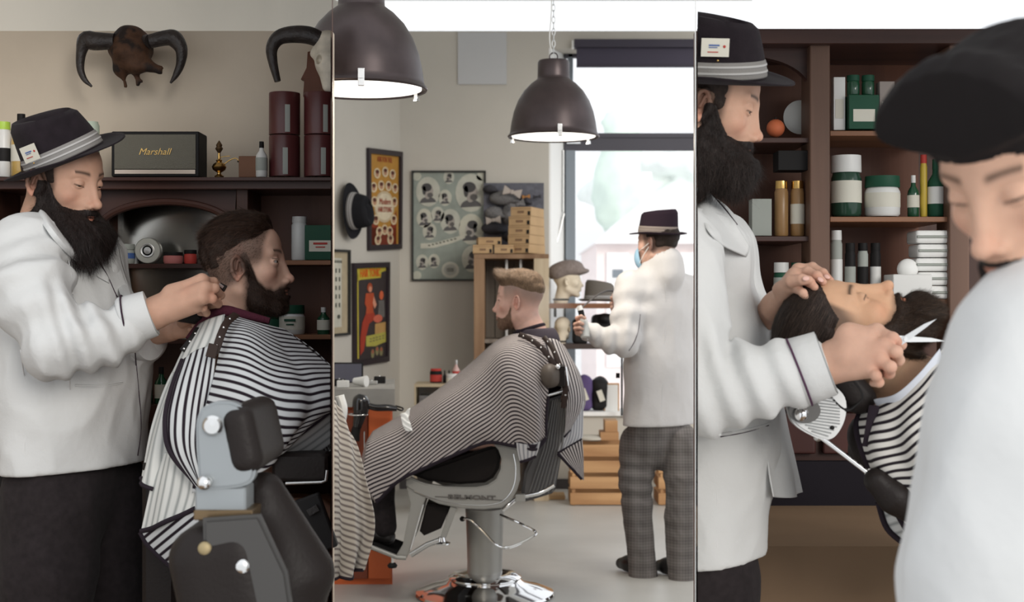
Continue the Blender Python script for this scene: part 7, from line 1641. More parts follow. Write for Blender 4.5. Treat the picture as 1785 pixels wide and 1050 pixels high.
for (kind, px, py, w, h, b, l, c, sh, lab, cat) in (
    ('carton', 1461, 228, 20, 92, M_WHITEP, M_CREAM, None, 'box', 'tall white carton at the left end of the top shelf', 'carton'),
    ('green_bottle', 1487, 168, 22, 36, M_GLASSG, None, M_GREENP, 'jar', 'green tub on the cream cartons, left one on the top shelf', 'tub'),
    ('green_bottle', 1513, 168, 22, 36, M_GLASSG, None, M_GREENP, 'jar', 'green tub on the cream cartons, right one on the top shelf', 'tub'),
    ('carton', 1500, 228, 52, 59, M_GREENP, M_CREAM, None, 'box', 'green and cream carton in the middle of the top shelf', 'carton'),
    ('paper_bag', 1543, 228, 26, 84, mat('mushroom_card', (.30, .26, .24), rough=.8), M_CREAM, None, 'box', 'beige carton at the right of the top shelf', 'carton'),
    ('green_jar', 1475, 378, 52, 106, mat('deep_green_glass', (.02, .055, .035), rough=.15), M_CREAM, M_WHITEP, 'jar', 'big dark green jar with pale lid on the second shelf', 'jar'),
    ('white_jar', 1538, 378, 60, 70, M_WHITEP, M_CREAM, M_GREENP, 'jar', 'white jar with green lid in the middle of the second shelf', 'jar'),
    ('green_bottle', 1592, 378, 20, 72, M_GLASSG, M_CREAM, M_WHITEP, 'bottle', 'small green bottle with pale label on the second shelf', 'bottle'),
    ('yellow_tube', 1610, 378, 12, 108, mat('yellow_plastic', (.50, .36, .04), rough=.4), None, M_REDP, 'round', 'slim yellow tube on the second shelf', 'tube'),
    ('white_green_bottle', 1631, 378, 28, 100, M_GREENP, M_WHITEP, M_GREENP, 'bottle', 'green and white bottle at the right end of the second shelf', 'bottle'),
    ('small_rolls', 1458, 522, 20, 120, M_GREYL, M_WHITEP, M_WHITEP, 'round', 'tall white and grey tube at the left of the third shelf', 'tube'),
    ('dark_tube', 1482, 522, 18, 98, M_BLACK, M_GREYL, M_BLACK, 'round', 'black tube with grey label on the third shelf', 'tube'),
    ('dark_tube', 1504, 522, 18, 98, M_GREYL, M_BLACK, M_BLACK, 'round', 'grey tube with black label on the third shelf', 'tube'),
    ('dark_tube', 1526, 522, 18, 98, M_BLACK, M_WHITEP, M_BLACK, 'round', 'black tube with white label on the third shelf', 'tube'),
    ('amber_jar', 1362, 412, 24, 96, mat('amber_wood_jar', (.30, .17, .07), rough=.3), None, M_GOLD, 'round', 'amber cylinder on the middle shelf left of the post', 'jar'),
    ('amber_jar', 1390, 412, 24, 96, mat('amber_wood_jar', (.30, .17, .07)), M_CREAM, M_GOLD, 'round', 'amber cylinder with cream label nearest the post', 'jar'),
    ('grey_box', 1325, 412, 34, 64, M_GREYL, None, None, 'box', 'grey box beside the barber\'s beard on the middle shelf', 'box'),
    ('green_jar', 1362, 520, 26, 62, M_GREENP, M_GREYL, M_WHITEP, 'jar', 'green jar on the lower shelf above the far hand', 'jar'),
    ('green_jar', 1392, 520, 26, 62, mat('deep_green_glass', (.02, .055, .035)), M_CREAM, M_GREENP, 'jar', 'dark green jar nearest the post on the lower shelf', 'jar'),
    ('black_case', 1380, 299+0, 56, 34, M_BLACK, None, None, 'box', 'black box lying above the amber cylinders', 'box')):
    product(kind, lab, cat, px, py, T if 'tub on' not in lab else T, w, h, b, l, c, gp, shape=sh, labh=.45)
for i in range(5): 
    q = P(1620+(i % 2)*3, 522-i*24, T); o = obj('folded_towel', G().box((0, 0, .019), (.052, .05, .0185), bevel=.012), M_WHITE, angle=60); obj('towel_edge', G().tube([(-.050, -.051, .019), (.050, -.051, .019)], .004, seg=6), M_GREYL, o); o.location = q; tag(o, 'white folded towel, %s of the stack of five on the third shelf' % ords[i], 'towel', 'folded towels in the right cabinet')
dsc = obj('white_plate', G().lathe([(0, 0), (.04, .0), (.05, .006), (.048, .010), (0, .006)], seg=36).xf(Xf(P(1396, 204, T+.10), np.array([[1, 0, 0], [0, 0, 1], [0, -1, 0]], float))), M_WHITEP); tag(dsc, 'round white dish standing upright beside the post', 'dish')
base_mesh(dsc, P(1396, 239, T+.10))
o = obj('orange_ball', G().ell((0, 0, .025), .026), mat('orange_rubber', (.60, .16, .07), rough=.5)); obj('stem', G().tube([(0, 0, .048), (0, 0, .056)], .004), M_BLACK, o); o.location = P(1352, 239, T); tag(o, 'small orange ball on the shelf in front of the barber\'s brow', 'ball')
o = obj('white_tissue_box', G().box((0, 0, .035), (.055, .05, .035), bevel=.006), M_WHITEP, angle=40); obj('tissue', G().ell((0, 0, .085), (.03, .02, .03)), M_WHITE, o); o.location = P(1582, 522, ZR+.03); tag(o, 'white tissue box in front of the third shelf towels', 'tissue box')

# --- right barber
per = thing('person', 'bearded barber in dark hat and white coat bending over the reclined client with scissors', 'person')
XR_ = Xf(P(1232, 190, 2.80), rotm(-9, -16, 4), 1.03)
oR = dict(oB); oR.update(eyes='down', skin=(.52, .315, .225), seed=41, res=.0016, nose=.99); oR['beardf'] = lambda x, y, z: bf_big(x, y, z)*.62
HR = build_head(oR, XR_)
Wn, Wf = P(1452, 632, 2.52), P(1352, 545, 2.86)
sh = S(.03); sh.chain([XR_((-.03, 0, -.06)), XR_((-.055, 0, -.15)), P(1225, 430, 2.92)], [.054, .056, .06]).chain(PV([(1225, 440, 2.92), (1255, 640, 2.92), (1255, 860, 2.92)]), [.09, .10, .09])
sh.chain([P(1190, 420, 2.66), P(1220, 690, 2.56)], [.05, .04]).chain([P(1220, 690, 2.56), P(1330, 655, 2.53), Wn], [.042, .038, .030]); sh.chain([P(1250, 420, 3.05), P(1300, 590, 3.02)], [.05, .04]).chain([P(1300, 590, 3.02), Wf], [.038, .028])
sh.chain(PV([(1230, 880, 2.92), (1225, 1200, 2.92), (1225, 1630, 2.92)]), [.08, .055, .045])
hs = S(.006); n = (0, -.85, .5)
hs.cap(P(1400, 648, 2.53), Wn, .040, .033, k=.02); hs.cap(Wn, P(1490, 602, 2.50), .033, .031, k=.02); hs.cap(P(1480, 585, 2.50), P(1512, 590, 2.49), .024, .020, k=.015); hs.cap(P(1478, 622, 2.49), P(1515, 630, 2.48), .024, .020, k=.015)
kn = PV([(1528, 578, 2.50), (1540, 603, 2.47), (1534, 628, 2.46), (1516, 645, 2.47)])
hand_sdf(hs, Wn, None, kn, [PV([(1556, 590, 2.47), (1570, 601, 2.49), (1563, 607, 2.53)]), PV([(1562, 614, 2.45), (1566, 628, 2.47), (1552, 632, 2.51)]), PV([(1552, 640, 2.44), (1550, 651, 2.46), (1538, 650, 2.50)]), PV([(1527, 655, 2.45), (1532, 667, 2.46), (1522, 668, 2.49)])],
         PV([(1478, 590, 2.56), (1512, 582, 2.60), (1545, 590, 2.60), (1566, 597, 2.57)]), n, thick=.018, fr=.0100)
hf = S(.006); kf = PV([(1392, 482, 2.80), (1386, 490, 2.775), (1380, 500, 2.755), (1378, 512, 2.74)])
hand_sdf(hf, Wf, None, kf, [PV([(1416, 478, 2.79), (1434, 488, 2.77), (1447, 501, 2.75)]), PV([(1408, 486, 2.755), (1424, 493, 2.73), (1434, 503, 2.72)]), PV([(1400, 500, 2.73), (1412, 504, 2.71), (1420, 512, 2.70)]), PV([(1392, 516, 2.72), (1400, 522, 2.70), (1406, 530, 2.70)])],
         PV([(1362, 516, 2.78), (1380, 502, 2.72), (1398, 499, 2.70), (1410, 500, 2.70)]), (0, -.6, .8), thick=.016, fr=.0092)
hf.cap(P(1340, 560, 2.90), Wf, .030, .026, k=.02)
SKR = (.53, .325, .24)
gn = skin_geo(hs, .0019, SKR, red=[(P(1560, 600, 2.47), .016, .5), (P(1545, 650, 2.45), .02, .4), (P(1536, 605, 2.47), .015, .3), (P(1530, 630, 2.46), .015, .3)]); gf_ = skin_geo(hf, .0019, SKR, red=[(P(1440, 496, 2.75), .016, .5), (P(1405, 500, 2.72), .02, .5), (P(1425, 505, 2.71), .02, .4)])
HO = np.array([-.012, -.055, .012]); gf_.v = [v+HO for v in gf_.v]
body = G().join(HR['skin']).join(skin_geo(sh, .009, SKR)).join(gn).join(gf_)
nail(body, P(1405, 497, 2.685)+HO, P(1415, 498, 2.69)-P(1395, 499, 2.69), (0, -1, .5)); nail(body, P(1441, 494, 2.735)+HO, P(1450, 503, 2.75)-P(1434, 488, 2.77), (0, -.7, .7)); nail(body, P(1430, 499, 2.712)+HO, P(1436, 505, 2.72)-P(1424, 493, 2.73), (0, -.7, .7))
obj('body', body, M_SKIN, per, col=True, recalc=False, angle=None, clip=CLIPR); obj('eye', HR['eyes'], M_EYE, per, col=True)
b_ = obj('beard', HR['beard'], M_BEARD, per, recalc=False, angle=None, clip=CLIPR)
obj('beard_strands', hairs(oR, XR_, HR['beard_cn'], 15000, lambda R: .012+.014*sstep(-.04, -.1, R[:, 2]), .0005, fl, 5, lift=.32, jitter=.6, curl=.35, thr=.001, tone=(.020, .014, .012)), M_STRAND, b_, col=True, recalc=False, angle=None, clip=CLIPR)
if 'hair' in HR: obj('hair', HR['hair'], M_HAIRD, per, recalc=False, angle=None, clip=CLIPR)
XRh = Xf(XR_((-.004, -.004, .066)), rotm(-9, -3, 16), 1.04)
g, bnd = trilby(XRh, a=.100, b=.086, hgt=.115, brim=.050, dent=.032); ht = obj('hat', g, M_FELT, None, solid=.003, angle=60, clip=CLIPR); obj('ribbon', bnd, M_HATBAND, ht, col=True, clip=CLIPR); tag(ht, 'dark felt hat with grey ribbon worn by the barber bending in the right picture', 'hat')
hat_card(XRh, -88, ht, z=.062, w=.052, h=.034)
fd, rt = r_of(-8); co = S(.05); fl_ = (fd, .72)
co.chain(PV([(1215, 500, 2.90), (1240, 640, 2.92), (1250, 760, 2.92), (1232, 1000, 2.92)]), [.150, .175, .165, .165], flat=fl_)
co.cap(P(1205, 430, 2.90), P(1195, 385, 2.90), .10, .072, k=.05); co.chain(PV([(1180, 440, 2.70), (1250, 440, 3.06)]), [.085, .08], k=.06)
co.chain(PV([(1185, 470, 2.64), (1195, 590, 2.58), (1222, 688, 2.56)]), [.080, .075, .066], k=.035); co.chain(PV([(1222, 688, 2.56), (1310, 668, 2.54), (1398, 648, 2.53)]), [.068, .063, .057], k=.03)
co.chain(PV([(1250, 440, 3.05), (1290, 560, 3.04), (1335, 575, 2.93)]), [.078, .066, .045], k=.03)
co.cap(XR_((-.02, 0, -.02)), P(1225, 420, 2.86), .064, .058, k=.006); co.L[-1] = co.L[-1][:-1]+(True,); co.ell(XR_((.05, 0, -.12)), (.085, .10, .075), k=.02, sub=True)
co.disp(folds(71, .007, 26, (1, 1, .5))); co.disp(armfold(P(1222, 688, 2.56), P(1398, 648, 2.53), .007, 3.4, ph=1)); co.plane(P(1235, 968, 2.92), (.12, 0, -1))
cs = sdf_obj('coat', co, .0062, M_COAT, per, clip=CLIPR)
fr = cloth([PV([(1330, 700, 2.80), (1350, 700, 2.86), (1362, 690, 2.95)]), PV([(1335, 760, 2.80), (1360, 765, 2.86), (1376, 755, 2.95)]), PV([(1340, 820, 2.79), (1372, 822, 2.86), (1390, 812, 2.96)]), PV([(1348, 866, 2.79), (1378, 868, 2.86), (1401, 858, 2.96)])], 30, 40, fold=lambda U, V, B: .008*np.sin(U*9)*V)
obj('front_flap', fr, M_COAT, cs, solid=.003)
cdir = nrm(P(1442, 632, 2.52)-P(1395, 649, 2.53)); ca, cb_ = P(1393, 649, 2.53), P(1438, 634, 2.52)
obj('cuff', G().tube([ca-cdir*.005, ca, ca*.5+cb_*.5, cb_, cb_+cdir*.003, cb_-cdir*.006], [.058, .0635, .0615, .0605, .057, .048], seg=36), M_COAT, cs, solid=.0025, angle=60)
Nn = nrm(np.cross(cdir, (0, 1, 0))); Bn = np.cross(cdir, Nn); obj('cuff_piping', G().tube([ca+cdir*.003*math.sin(t)+Nn*math.cos(t)*.0648+Bn*math.sin(t)*.0648 for t in np.linspace(0, 2*math.pi, 44, endpoint=False)], .0021, seg=6, closed=True), mat('plum_piping', (.07, .03, .06), rough=.7), cs)
obj('lapel_piping', seam(co, [(1222, 312), (1240, 338), (1262, 362), (1285, 392)], 2.5, 3.1, .0016), M_PIPE, cs, clip=CLIPR)
def onr(pts, off): return hit(co, pts, 2.5, 3.2, off)
gl = cloth([onr([(1220, 318), (1250, 352), (1280, 388), (1306, 430)], -.010), onr([(1214, 335), (1240, 372), (1270, 410), (1304, 440)], -.008), onr([(1208, 350), (1228, 392), (1256, 425), (1300, 448)], -.002)], 30, 12); obj('lapel', gl, M_COAT, cs, solid=.003, clip=CLIPR)
g = seam(co, [(1254, 758), (1300, 750), (1342, 738)], 2.4, 3.2, .0030, off=-.001, n=14); obj('pocket_welt', g, M_COAT, cs, clip=CLIPR); obj('pocket_slit', seam(co, [(1256, 762), (1300, 754), (1340, 742)], 2.4, 3.2, .0011, off=-.0015, n=14), M_PIPE, cs, clip=CLIPR)
obj('side_seam', seam(co, [(1246, 770), (1250, 860), (1250, 958)], 2.4, 3.2, .0011, off=0), M_SEAM, cs); obj('hem_stitch', seam(co, [(1216, 962), (1260, 954), (1300, 938)], 2.4, 3.2, .001, off=0), M_SEAM, cs)
tr = S(.04); tr.cap(P(1235, 930, 2.92), P(1235, 1000, 2.92), .13, .13, flat=(fd, .75)); tr.chain(PV([(1236, 1000, 2.86), (1228, 1300, 2.88), (1226, 1610, 2.92)]), [.10, .08, .062]); tr.chain(PV([(1236, 1000, 3.04), (1240, 1300, 3.04), (1240, 1590, 3.04)]), [.10, .08, .062], k=.02); tr.disp(folds(81, .006, 34, (1, 1, .5)))
sdf_obj('trousers', tr, .010, M_TROUS, per, clip=CLIPR)
for cx, dd in ((1232, 2.92), (1245, 3.04)):
    s2 = S(.03); q = P(cx, 1600, dd); q[2] = .045; s2.cap(q+[-.01, 0, 0], q+fd*.11, .042, .038).cap(q+fd*.11, q+fd*.17+[0, 0, -.008], .038, .030); s2.plane((0, 0, .004), (0, 0, -1)); sdf_obj('shoe', s2, .009, M_SHOE, per, clip=CLIPR)
settle(per, (P(1240, 0, 2.92)[0]+.0, 2.92, 0))
# bracelet and scissors
br = thing('watch_bracelet', 'loose metal bracelet hanging at the far wrist of the right barber', 'bracelet')
for i, (x, y) in enumerate(((1349, 516), (1352, 530), (1358, 548), (1362, 556), (1364, 572), (1367, 578))): obj('link', G().box(P(x, y, 2.80), (.006, .004, .004), R=rotm(0, 20*i, 0), bevel=.001), M_STEEL, br, smooth=False)
obj('strap', G().tube(curve(PV([(1346, 508, 2.82), (1354, 540, 2.806), (1366, 585, 2.806)]), 10), .0035, seg=6), mat('bracelet_leather', (.16, .07, .04), rough=.6), br); settle(br, P(1356, 545, 2.80))
sc_ = thing('scissors', 'open steel barber scissors over the reclined client\'s beard', 'scissors'); pv = P(1578, 592, 2.475)
def blade(tip, w, off):
    d_ = nrm(tip-pv); u_ = nrm(np.cross(d_, (0, 1, 0))); o = np.array([0, off, 0]); return G().prism([pv-d_*.012+u_*w+o, pv+u_*w+o, (pv*.35+tip*.65)+u_*w*.75+o, tip+o, (pv*.35+tip*.65)-u_*w*.4+o, pv-u_*w*.8+o, pv-d_*.012-u_*w*.8+o], (0, 0, 0), (0, .0018, 0), bevel=.0006)
obj('blade', blade(P(1633, 556, 2.47), .0062, -.001), M_STEEL, sc_, smooth=False); obj('blade', blade(P(1649, 595, 2.475), .0062, .0012), M_STEEL, sc_, smooth=False); obj('screw', G().lathe([(0, 0), (.004, 0), (.0035, .002), (0, .002)], c=pv+[0, -.004, 0], R=np.array([[1, 0, 0], [0, 0, 1], [0, -1, 0]], float), seg=16), M_STEEL, sc_)
obj('shank', G().tube([pv, P(1562, 599, 2.50), P(1545, 603, 2.53)], .0035, seg=8), M_STEEL, sc_); obj('shank', G().tube([pv, P(1566, 592, 2.51), P(1548, 590, 2.56)], .0035, seg=8), M_STEEL, sc_)
for c_, nm in ((P(1536, 606, 2.55), 'finger_ring'), (P(1538, 588, 2.59), 'finger_ring')): obj(nm, G().tube([c_+[.013*math.cos(t), .004*math.sin(t), .011*math.sin(t)] for t in np.linspace(0, 6.28, 20, endpoint=False)], .0025, closed=True, seg=6), M_STEEL, sc_)
settle(sc_, pv)

# --- reclined client
per = thing('person', 'dark-haired bearded client lying back with closed eyes on the headrest in the right picture', 'person')
f_ = nrm((.36, -.16, .93)); c_ = np.array([-.94, .02, .34]); c_ = nrm(c_-f_*np.dot(c_, f_)); l_ = np.cross(c_, f_)
XL = Xf(P(1482, 588, 2.70), np.stack([f_, l_, c_], 1), 1.045)
def hair_l(x, y, z):
    line = ip(x, [-.11, -.05, -.015, .01, .03, .045, .07, .10], [-.06, -.04, .005, .030, .028, .050, .078, .095]); side = sstep(-.006, .040, z-line); front = sstep(.088, .068, x+.40*np.maximum(.085-z, 0)); e = side*front
    t = .006*side+.008*sstep(.06, .12, z); return e*t-.003*(1-e)
def bf_l(x, y, z):
    ay = np.abs(y); zb = ip(x, [0, .014, .03, .045, .06, .08, .1], [.02, .02, -.010, -.032, -.044, -.050, -.041]); e = sstep(.005, -.012, z-zb)*sstep(-.002, .018, x)*sstep(-.16, -.125, z-.2*(x-.05)*0)
    e = e*(1-np.exp(-(((z+.0605)/.0075)**4+(ay/.020)**4))*(x > .086))*(1-np.exp(-(((z+.029)/.012)**2+(ay/.02)**2))*(x > .085)); t = .006+.022*sstep(-.055, -.105, z)*sstep(.02, .06, x)+.006*sstep(.08, .1, x)*sstep(-.06, -.08, z); return e*t-.003*(1-e)
oL = dict(eyes='closed', hairf=hair_l, beardf=bf_l, skin=(.54, .325, .205), browcol=(.014, .010, .008), seed=51, res=.0016, hairn=.0007, hairb=.0003, nose=1.03, haircol=(.04, .026, .02), stubk=.8,
          stub=lambda x, y, z: np.clip(sstep(-.05, .01, z-ip(x, [-.11, -.05, -.015, .01, .03, .045, .07, .10], [-.06, -.04, .005, .030, .028, .050, .078, .095]))*sstep(.055, .045, x)+sstep(.014, -.006, z-ip(x, [0, .014, .03, .045, .06, .08, .1], [.02, .02, -.010, -.032, -.044, -.050, -.041]))*sstep(-.008, .012, x)*sstep(-.15, -.115, z)*.8*(1-np.exp(-(((z+.0605)/.007)**4+(np.abs(y)/.020)**4))*(x > .086))*(1-np.exp(-(((z+.027)/.013)**2+(np.abs(y)/.024)**2))*(x > .08)), 0, 1))
HL = build_head(oL, XL)
s = S(.05); s.chain([XL((-.03, 0, -.05)), XL((-.05, 0, -.16)), P(1680, 780, 2.74)], [.058, .060, .06]); s.chain(PV([(1690, 800, 2.74), (1780, 870, 2.74), (1850, 920, 2.74)]), [.09, .09, .09])
obj('body', G().join(HL['skin']).join(skin_geo(s, .010, (.54, .325, .205))), M_SKIN, per, col=True, recalc=False, angle=None); obj('eye', HL['eyes'], M_EYE, per, col=True)
hb = obj('hair', HL['hair'], M_HAIRD, per, recalc=False, angle=None)
obj('hair_strands', hairs(oL, XL, HL['hair_cn'], 12000, .030, .0007, lambda V, N: np.stack([-1+0*V[:, 0], .1*V[:, 1], .1+0*V[:, 0]], 1), 6, lift=.0, jitter=.05, thr=.0004, tone=(.030, .020, .015)), M_STRAND, hb, col=True, recalc=False, angle=None)
bb = obj('beard', HL['beard'], hair_mat('dark_brown_beard', (.022, .013, .009)), per, recalc=False, angle=None)
obj('beard_strands', hairs(oL, XL, HL['beard_cn'], 16000, lambda R: .007+.012*sstep(-.05, -.1, R[:, 2]), .00045, lambda V, N: np.stack([.45+0*V[:, 0], .8*V[:, 1], -1+0*V[:, 0]], 1), 7, lift=.35, jitter=.55, thr=-.0012, tone=(.032, .020, .013)), M_STRAND, bb, col=True, recalc=False, angle=None)
g = strands(np.array([[.083+.0*i, -.032, .0105] for i in range(3)])+np.array([[0, .010*i-.010, 0] for i in range(3)]), np.tile([1.0, 0, 0], (3, 1)), np.ones(3), lambda V, N: np.tile([.2, 0, -1.0], (len(V), 1)), 45, .006, .0006, lift=.5, jitter=.5, seed=3, colf=lambda R, r: np.tile([.01, .008, .007], (len(R), 1)))
obj('eyelashes', g.xf(XL), M_STRAND, per, col=True, recalc=False, angle=None)
xh, zh = P(1840, 920, 2.74)[[0, 2]]
for dd in (2.65, 2.84):
    q = S(.03); q.chain([(xh, dd, zh-.02), (xh+.42, dd, zh-.04), (xh+.62, dd, .42)], [.085, .065, .05]); sdf_obj('trouser_leg', q, .012, M_TROUS, per); q = S(.02); q.cap((xh+.61, dd, .36), (xh+.76, dd, .44), .045, .035); sdf_obj('shoe', q, .012, M_SHOE, per)
settle(per, P(1700, 900, 2.74))
cp = thing('barber_cape', 'white cape with black stripes over the reclined client\'s shoulders in the right picture', 'cape')
R_ = [PV([(1500, 716, 2.66), (1540, 702, 2.58), (1590, 668, 2.545), (1630, 622, 2.56), (1668, 590, 2.62), (1720, 575, 2.70)]),
      PV([(1492, 742, 2.64), (1545, 728, 2.56), (1600, 700, 2.52), (1648, 662, 2.52), (1700, 632, 2.56), (1760, 620, 2.62)]),
      PV([(1500, 785, 2.63), (1550, 772, 2.55), (1610, 752, 2.51), (1670, 725, 2.50), (1730, 700, 2.53), (1800, 690, 2.58)]),
      PV([(1520, 830, 2.63), (1575, 822, 2.56), (1635, 808, 2.52), (1700, 790, 2.50), (1760, 780, 2.53), (1840, 775, 2.58)]),
      PV([(1550, 880, 2.64), (1605, 880, 2.57), (1665, 870, 2.53), (1725, 860, 2.52), (1790, 850, 2.54), (1880, 850, 2.58)]),
      PV([(1585, 945, 2.65), (1640, 950, 2.58), (1700, 945, 2.55), (1760, 940, 2.54), (1830, 935, 2.56), (1900, 930, 2.6)]),
      PV([(1625, 1030, 2.66), (1680, 1035, 2.60), (1735, 1035, 2.57), (1795, 1030, 2.56), (1860, 1030, 2.58), (1930, 1020, 2.6)])]
M_STRR = stripe_mat('cream_striped_cotton', (.60, .585, .55), (.016, .012, .016), .40)
gR = cloth(R_, 110, 120, fold=lambda U, V, B: .010*np.sin(U*26+V*5)*np.exp(-((V-.38)/.22)**2)*np.exp(-((U-.18)/.2)**2)+.008*np.sin(U*13-V*6)*V, period=.0165); obj('near_panel', gR, M_STRR, cp, solid=.0015, uv=True, recalc=False)
fr_ = [PV([(1500, 716, 2.66), (1540, 702, 2.75), (1600, 680, 2.86), (1668, 600, 2.90), (1720, 575, 2.80)]), PV([(1520, 800, 2.72), (1580, 790, 2.90), (1660, 760, 2.95), (1740, 700, 2.95), (1800, 690, 2.85)]), PV([(1600, 960, 2.75), (1660, 950, 2.92), (1740, 940, 2.95), (1800, 900, 2.95), (1900, 900, 2.85)])]
obj('far_panel', cloth(fr_, 40, 40, period=.0165), M_STRR, cp, solid=.0015, uv=True, recalc=False)
obj('binding', G().tube([gR.grid[i, 0]+[0, -.003, 0] for i in range(0, 120, 3)], .006, seg=8), M_BIND, cp)
k2 = [PV([(1530, 876, 2.70), (1560, 868, 2.68), (1585, 880, 2.66)]), PV([(1545, 920, 2.70), (1575, 912, 2.68), (1598, 915, 2.66)]), PV([(1575, 948, 2.70), (1595, 944, 2.68), (1612, 950, 2.66)])]
gk = cloth(k2, 30, 30, period=.02); obj('lower_fold', gk, M_REVY, cp, solid=.0015, uv=True, recalc=False); obj('binding', G().tube([gk.grid[i, 0]+[0, -.003, 0] for i in range(0, 30, 3)], .006, seg=8), M_BIND, cp)
obj('neck_strip', cloth([[q+np.array([0, -.006, .004]) for q in PV([(1522, 700, 2.60), (1560, 690, 2.555), (1600, 655, 2.545), (1636, 612, 2.56)])], [q+np.array([0, -.004, 0]) for q in PV([(1530, 712, 2.60), (1568, 698, 2.552), (1606, 668, 2.54), (1640, 626, 2.555)])]], 30, 8), mat('pale_blue_paper', (.55, .58, .64), rough=.9), cp, solid=.003)
obj('strap', G().tube(curve(PV([(1524, 708, 2.575), (1520, 730, 2.585), (1516, 756, 2.59), (1512, 778, 2.60)]), 12), .010, seg=8, flat=((0, -1, .2), .3)), M_BIND, cp); settle(cp, P(1640, 800, 2.6))
# his chair
ch = thing('barber_chair', 'barber chair with ribbed metal headrest side and chrome rod carrying the reclined client', 'barber chair')
d = 2.62
pl = np.array([(1372, 712), (1376, 690), (1400, 668), (1436, 664), (1470, 690), (1472, 728), (1455, 760), (1432, 766), (1400, 752), (1380, 735), (1372, 712)], float)
obj('headrest_plate', G().prism([P(x, y, d) for x, y in cr1(pl, 50)[:-1]], (0, -.010, 0), (0, .02, 0), bevel=.004), M_BRUSH, ch, smooth=False)
for i in range(16):
    y = 674+i*5.4; x0 = 1404-i*1.6 if i < 5 else 1380+max(0, i-9)*5.5; x1 = 1443+i*4 if i < 6 else 1466-max(0, i-11)*5; obj('rib', G().tube(PV([(x0+2, y-3, d-.011), (x1-2, y+6, d-.011)]), .0014, seg=6), mat('grey_rib', (.33, .34, .34), rough=.4, metal=.6), ch)
Rk = np.array([[1, 0, 0], [0, 0, -1], [0, 1, 0]], float)
obj('knob_plate', G().lathe([(0, 0), (.030, 0), (.030, .004), (0, .004)], c=P(1402, 716, d-.016), R=Rk, seg=32, sy=.8), mat('dark_steel', (.12, .115, .11), rough=.3, metal=.8), ch, angle=40); obj('knob', G().ell(P(1397, 722, d-.026), (.014, .012, .014)).tube(PV([(1397, 718, d-.028), (1402, 700, d-.03)]), .005), M_CHROME, ch); obj('plate_screw', G().ell(P(1451, 746, d-.013), (.004, .002, .004)), M_BLACK, ch)
s = S(.02); Rp = rotm(0, 0, 0); ap = nrm(P(1495, 712, d)-P(1440, 650, d)); bp_ = np.array([0, 1.0, 0]); cp_ = np.cross(ap, bp_); s.box(P(1462, 672, d+.12), (.052, .13, .030), .024, R=np.stack([ap, bp_, cp_], 1)); sdf_obj('headrest_pad', s, .005, M_DLE, ch)
obj('pad_piping', G().tube([P(1462, 672, d-.008)+ap*.050*math.copysign(abs(math.cos(t))**.5, math.cos(t))+cp_*.026*math.copysign(abs(math.sin(t))**.5, math.sin(t)) for t in np.linspace(0, 6.28, 40, endpoint=False)], .003, closed=True, seg=6), M_BLACK, ch)
obj('rod', G().tube(PV([(1428, 760, d+.0), (1522, 832, d-.02)]), .0048, seg=12), M_CHROME, ch); obj('ferrule', G().tube(PV([(1512, 822, d-.02), (1524, 832, d-.02)]), [.008, .011], seg=16), M_CHROME, ch); obj('rod_socket', G().ell(P(1426, 762, d+.01), .009), M_BRUSH, ch)
s = S(.02); s.chain(PV([(1528, 838, d-.03), (1560, 868, d-.03), (1582, 890, d-.03)]), [.024, .028, .022]); sdf_obj('armrest_pad', s, .004, M_DLE, ch); obj('arm_bar', G().tube(PV([(1550, 880, d-.0), (1600, 912, d), (1650, 935, d+.02)]), [.010, .012, .012], seg=12), mat('bronze_trim', (.16, .11, .06), rough=.35, metal=.7), ch)
s = S(.04); s.chain(PV([(1520, 760, d+.18), (1640, 900, d+.18), (1720, 1000, d+.18)]), [.05, .07, .08], flat=None); s.box(P(1600, 860, d+.17), (.14, .16, .035), .03, R=rotm(0, -45, 0)); sdf_obj('backrest', s, .010, M_DLE, ch)
xs = P(1800, 0, d)[0]; obj('seat', bx(xs-.1, xs+.38, d-.05, d+.36, .52, .66, bevel=.03), M_DLE, ch); obj('pump', G().lathe([(.27, 0), (.27, .02), (.10, .06), (.06, .07), (.055, .45), (.12, .53)], c=(xs+.1, d+.17, 0), seg=36), M_STEEL, ch, angle=40); settle(ch, (xs+.1, d+.17, 0))

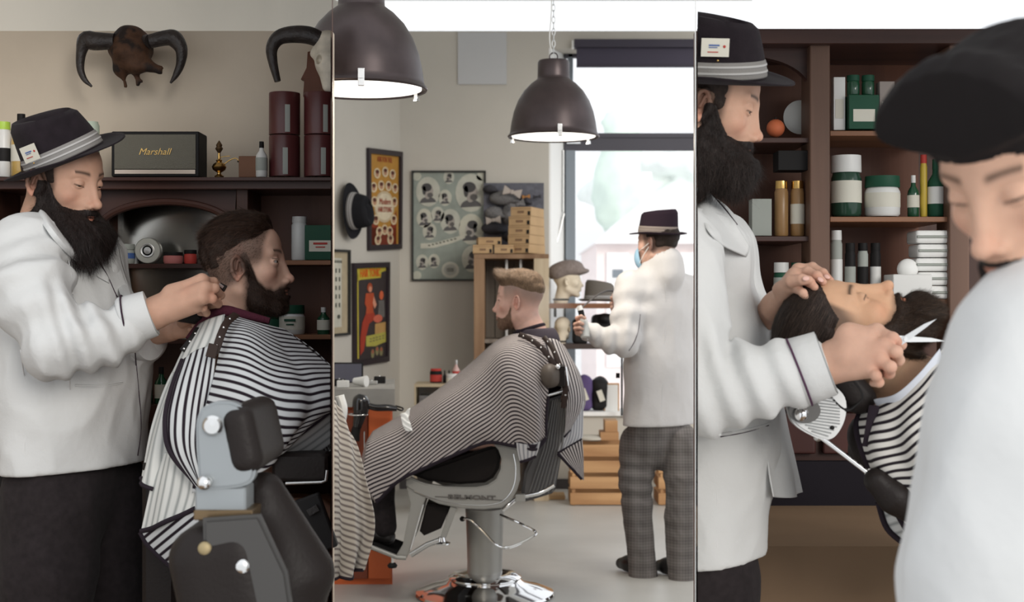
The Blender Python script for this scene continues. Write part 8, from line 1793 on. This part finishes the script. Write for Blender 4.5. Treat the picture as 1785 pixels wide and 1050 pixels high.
# --- foreground person
per = thing('person', 'blurred person in white coat with dark swept-up hair at the right edge', 'person'); d = 1.45
XF = Xf(P(1800, 305, d), rotm(215, -30, 0), 1.0)
oF = dict(eyes='down', beardf=lambda x, y, z: bf_c(x, y, z)*1.6, skin=(.54, .33, .235), browcol=(.05, .03, .02), seed=61, res=.003, nose=1.03, tall=.05, hairf=lambda x, y, z: (lambda e: e**1.2*(.012+.022*sstep(.05, .11, z)+.030*sstep(.02, .09, x)*sstep(.06, .11, z))-.004*(1-e))(sstep(-.03, .02, z-ip(x, [-.1, 0, .02, .05, .08], [-.03, .0, .03, .05, .07]))*sstep(.112, .095, x)))
HF = build_head(oF, XF)
s = S(.05); s.chain([XF((-.03, 0, -.05)), XF((-.055, 0, -.15)), P(1860, 640, d)], [.054, .056, .05]); s.chain(PV([(1860, 660, d), (1860, 1000, d), (1850, 1500, d)]), [.08, .09, .08]); s.chain([P(1850, 1500, d), (P(1850, 0, d)[0], d, .06)], [.07, .04])
obj('body', G().join(HF['skin']).join(skin_geo(s, .012, (.54, .33, .235))), M_SKIN, per, col=True, recalc=False, angle=None); obj('eye', HF['eyes'], M_EYE, per, col=True); obj('hair', HF['hair'], mat('black_hair', (.008, .006, .006), rough=.8), per, recalc=False, angle=None); obj('beard', HF['beard'], M_BEARD, per, recalc=False, angle=None)
co = S(.05); co.chain(PV([(1870, 640, d), (1865, 800, d), (1855, 1000, d), (1840, 1240, d)]), [.115, .140, .150, .16]); co.chain(PV([(1810, 600, d-.04), (1770, 760, d-.06), (1738, 960, d-.07), (1722, 1120, d-.08)]), [.072, .070, .066, .060], k=.05); co.cap(P(1850, 590, d), P(1838, 530, d), .070, .055, k=.05)
co.cap(XF((-.02, 0, -.03)), XF((-.055, 0, -.16)), .062, .060, k=.006); co.L[-1] = co.L[-1][:-1]+(True,); co.disp(folds(91, .008, 24, (1, 1, .5))); co.plane(P(1840, 1400, d), (0, 0, -1)); cs = sdf_obj('coat', co, .009, M_COAT, per)
tr = S(.04); zk = P(0, 1390, d)[2]; xc = P(1840, 0, d)[0]; tr.chain([(xc-.05, d-.05, zk+.06), (xc-.05, d-.05, .4), (xc-.05, d-.05, .07)], [.10, .08, .06]); tr.chain([(xc+.05, d+.12, zk+.06), (xc+.05, d+.12, .4), (xc+.05, d+.12, .07)], [.10, .08, .06], k=.02); sdf_obj('trousers', tr, .012, M_TROUS, per)
for q in ((xc-.05, d-.05, .045), (xc+.05, d+.12, .045)):
    s2 = S(.03); q = np.array(q); f2 = np.array([-.82, -.57, 0]); s2.cap(q-f2*.03, q+f2*.12, .042, .034); s2.plane((0, 0, .004), (0, 0, -1)); sdf_obj('shoe', s2, .010, M_SHOE, per)
settle(per, (xc, d, 0))
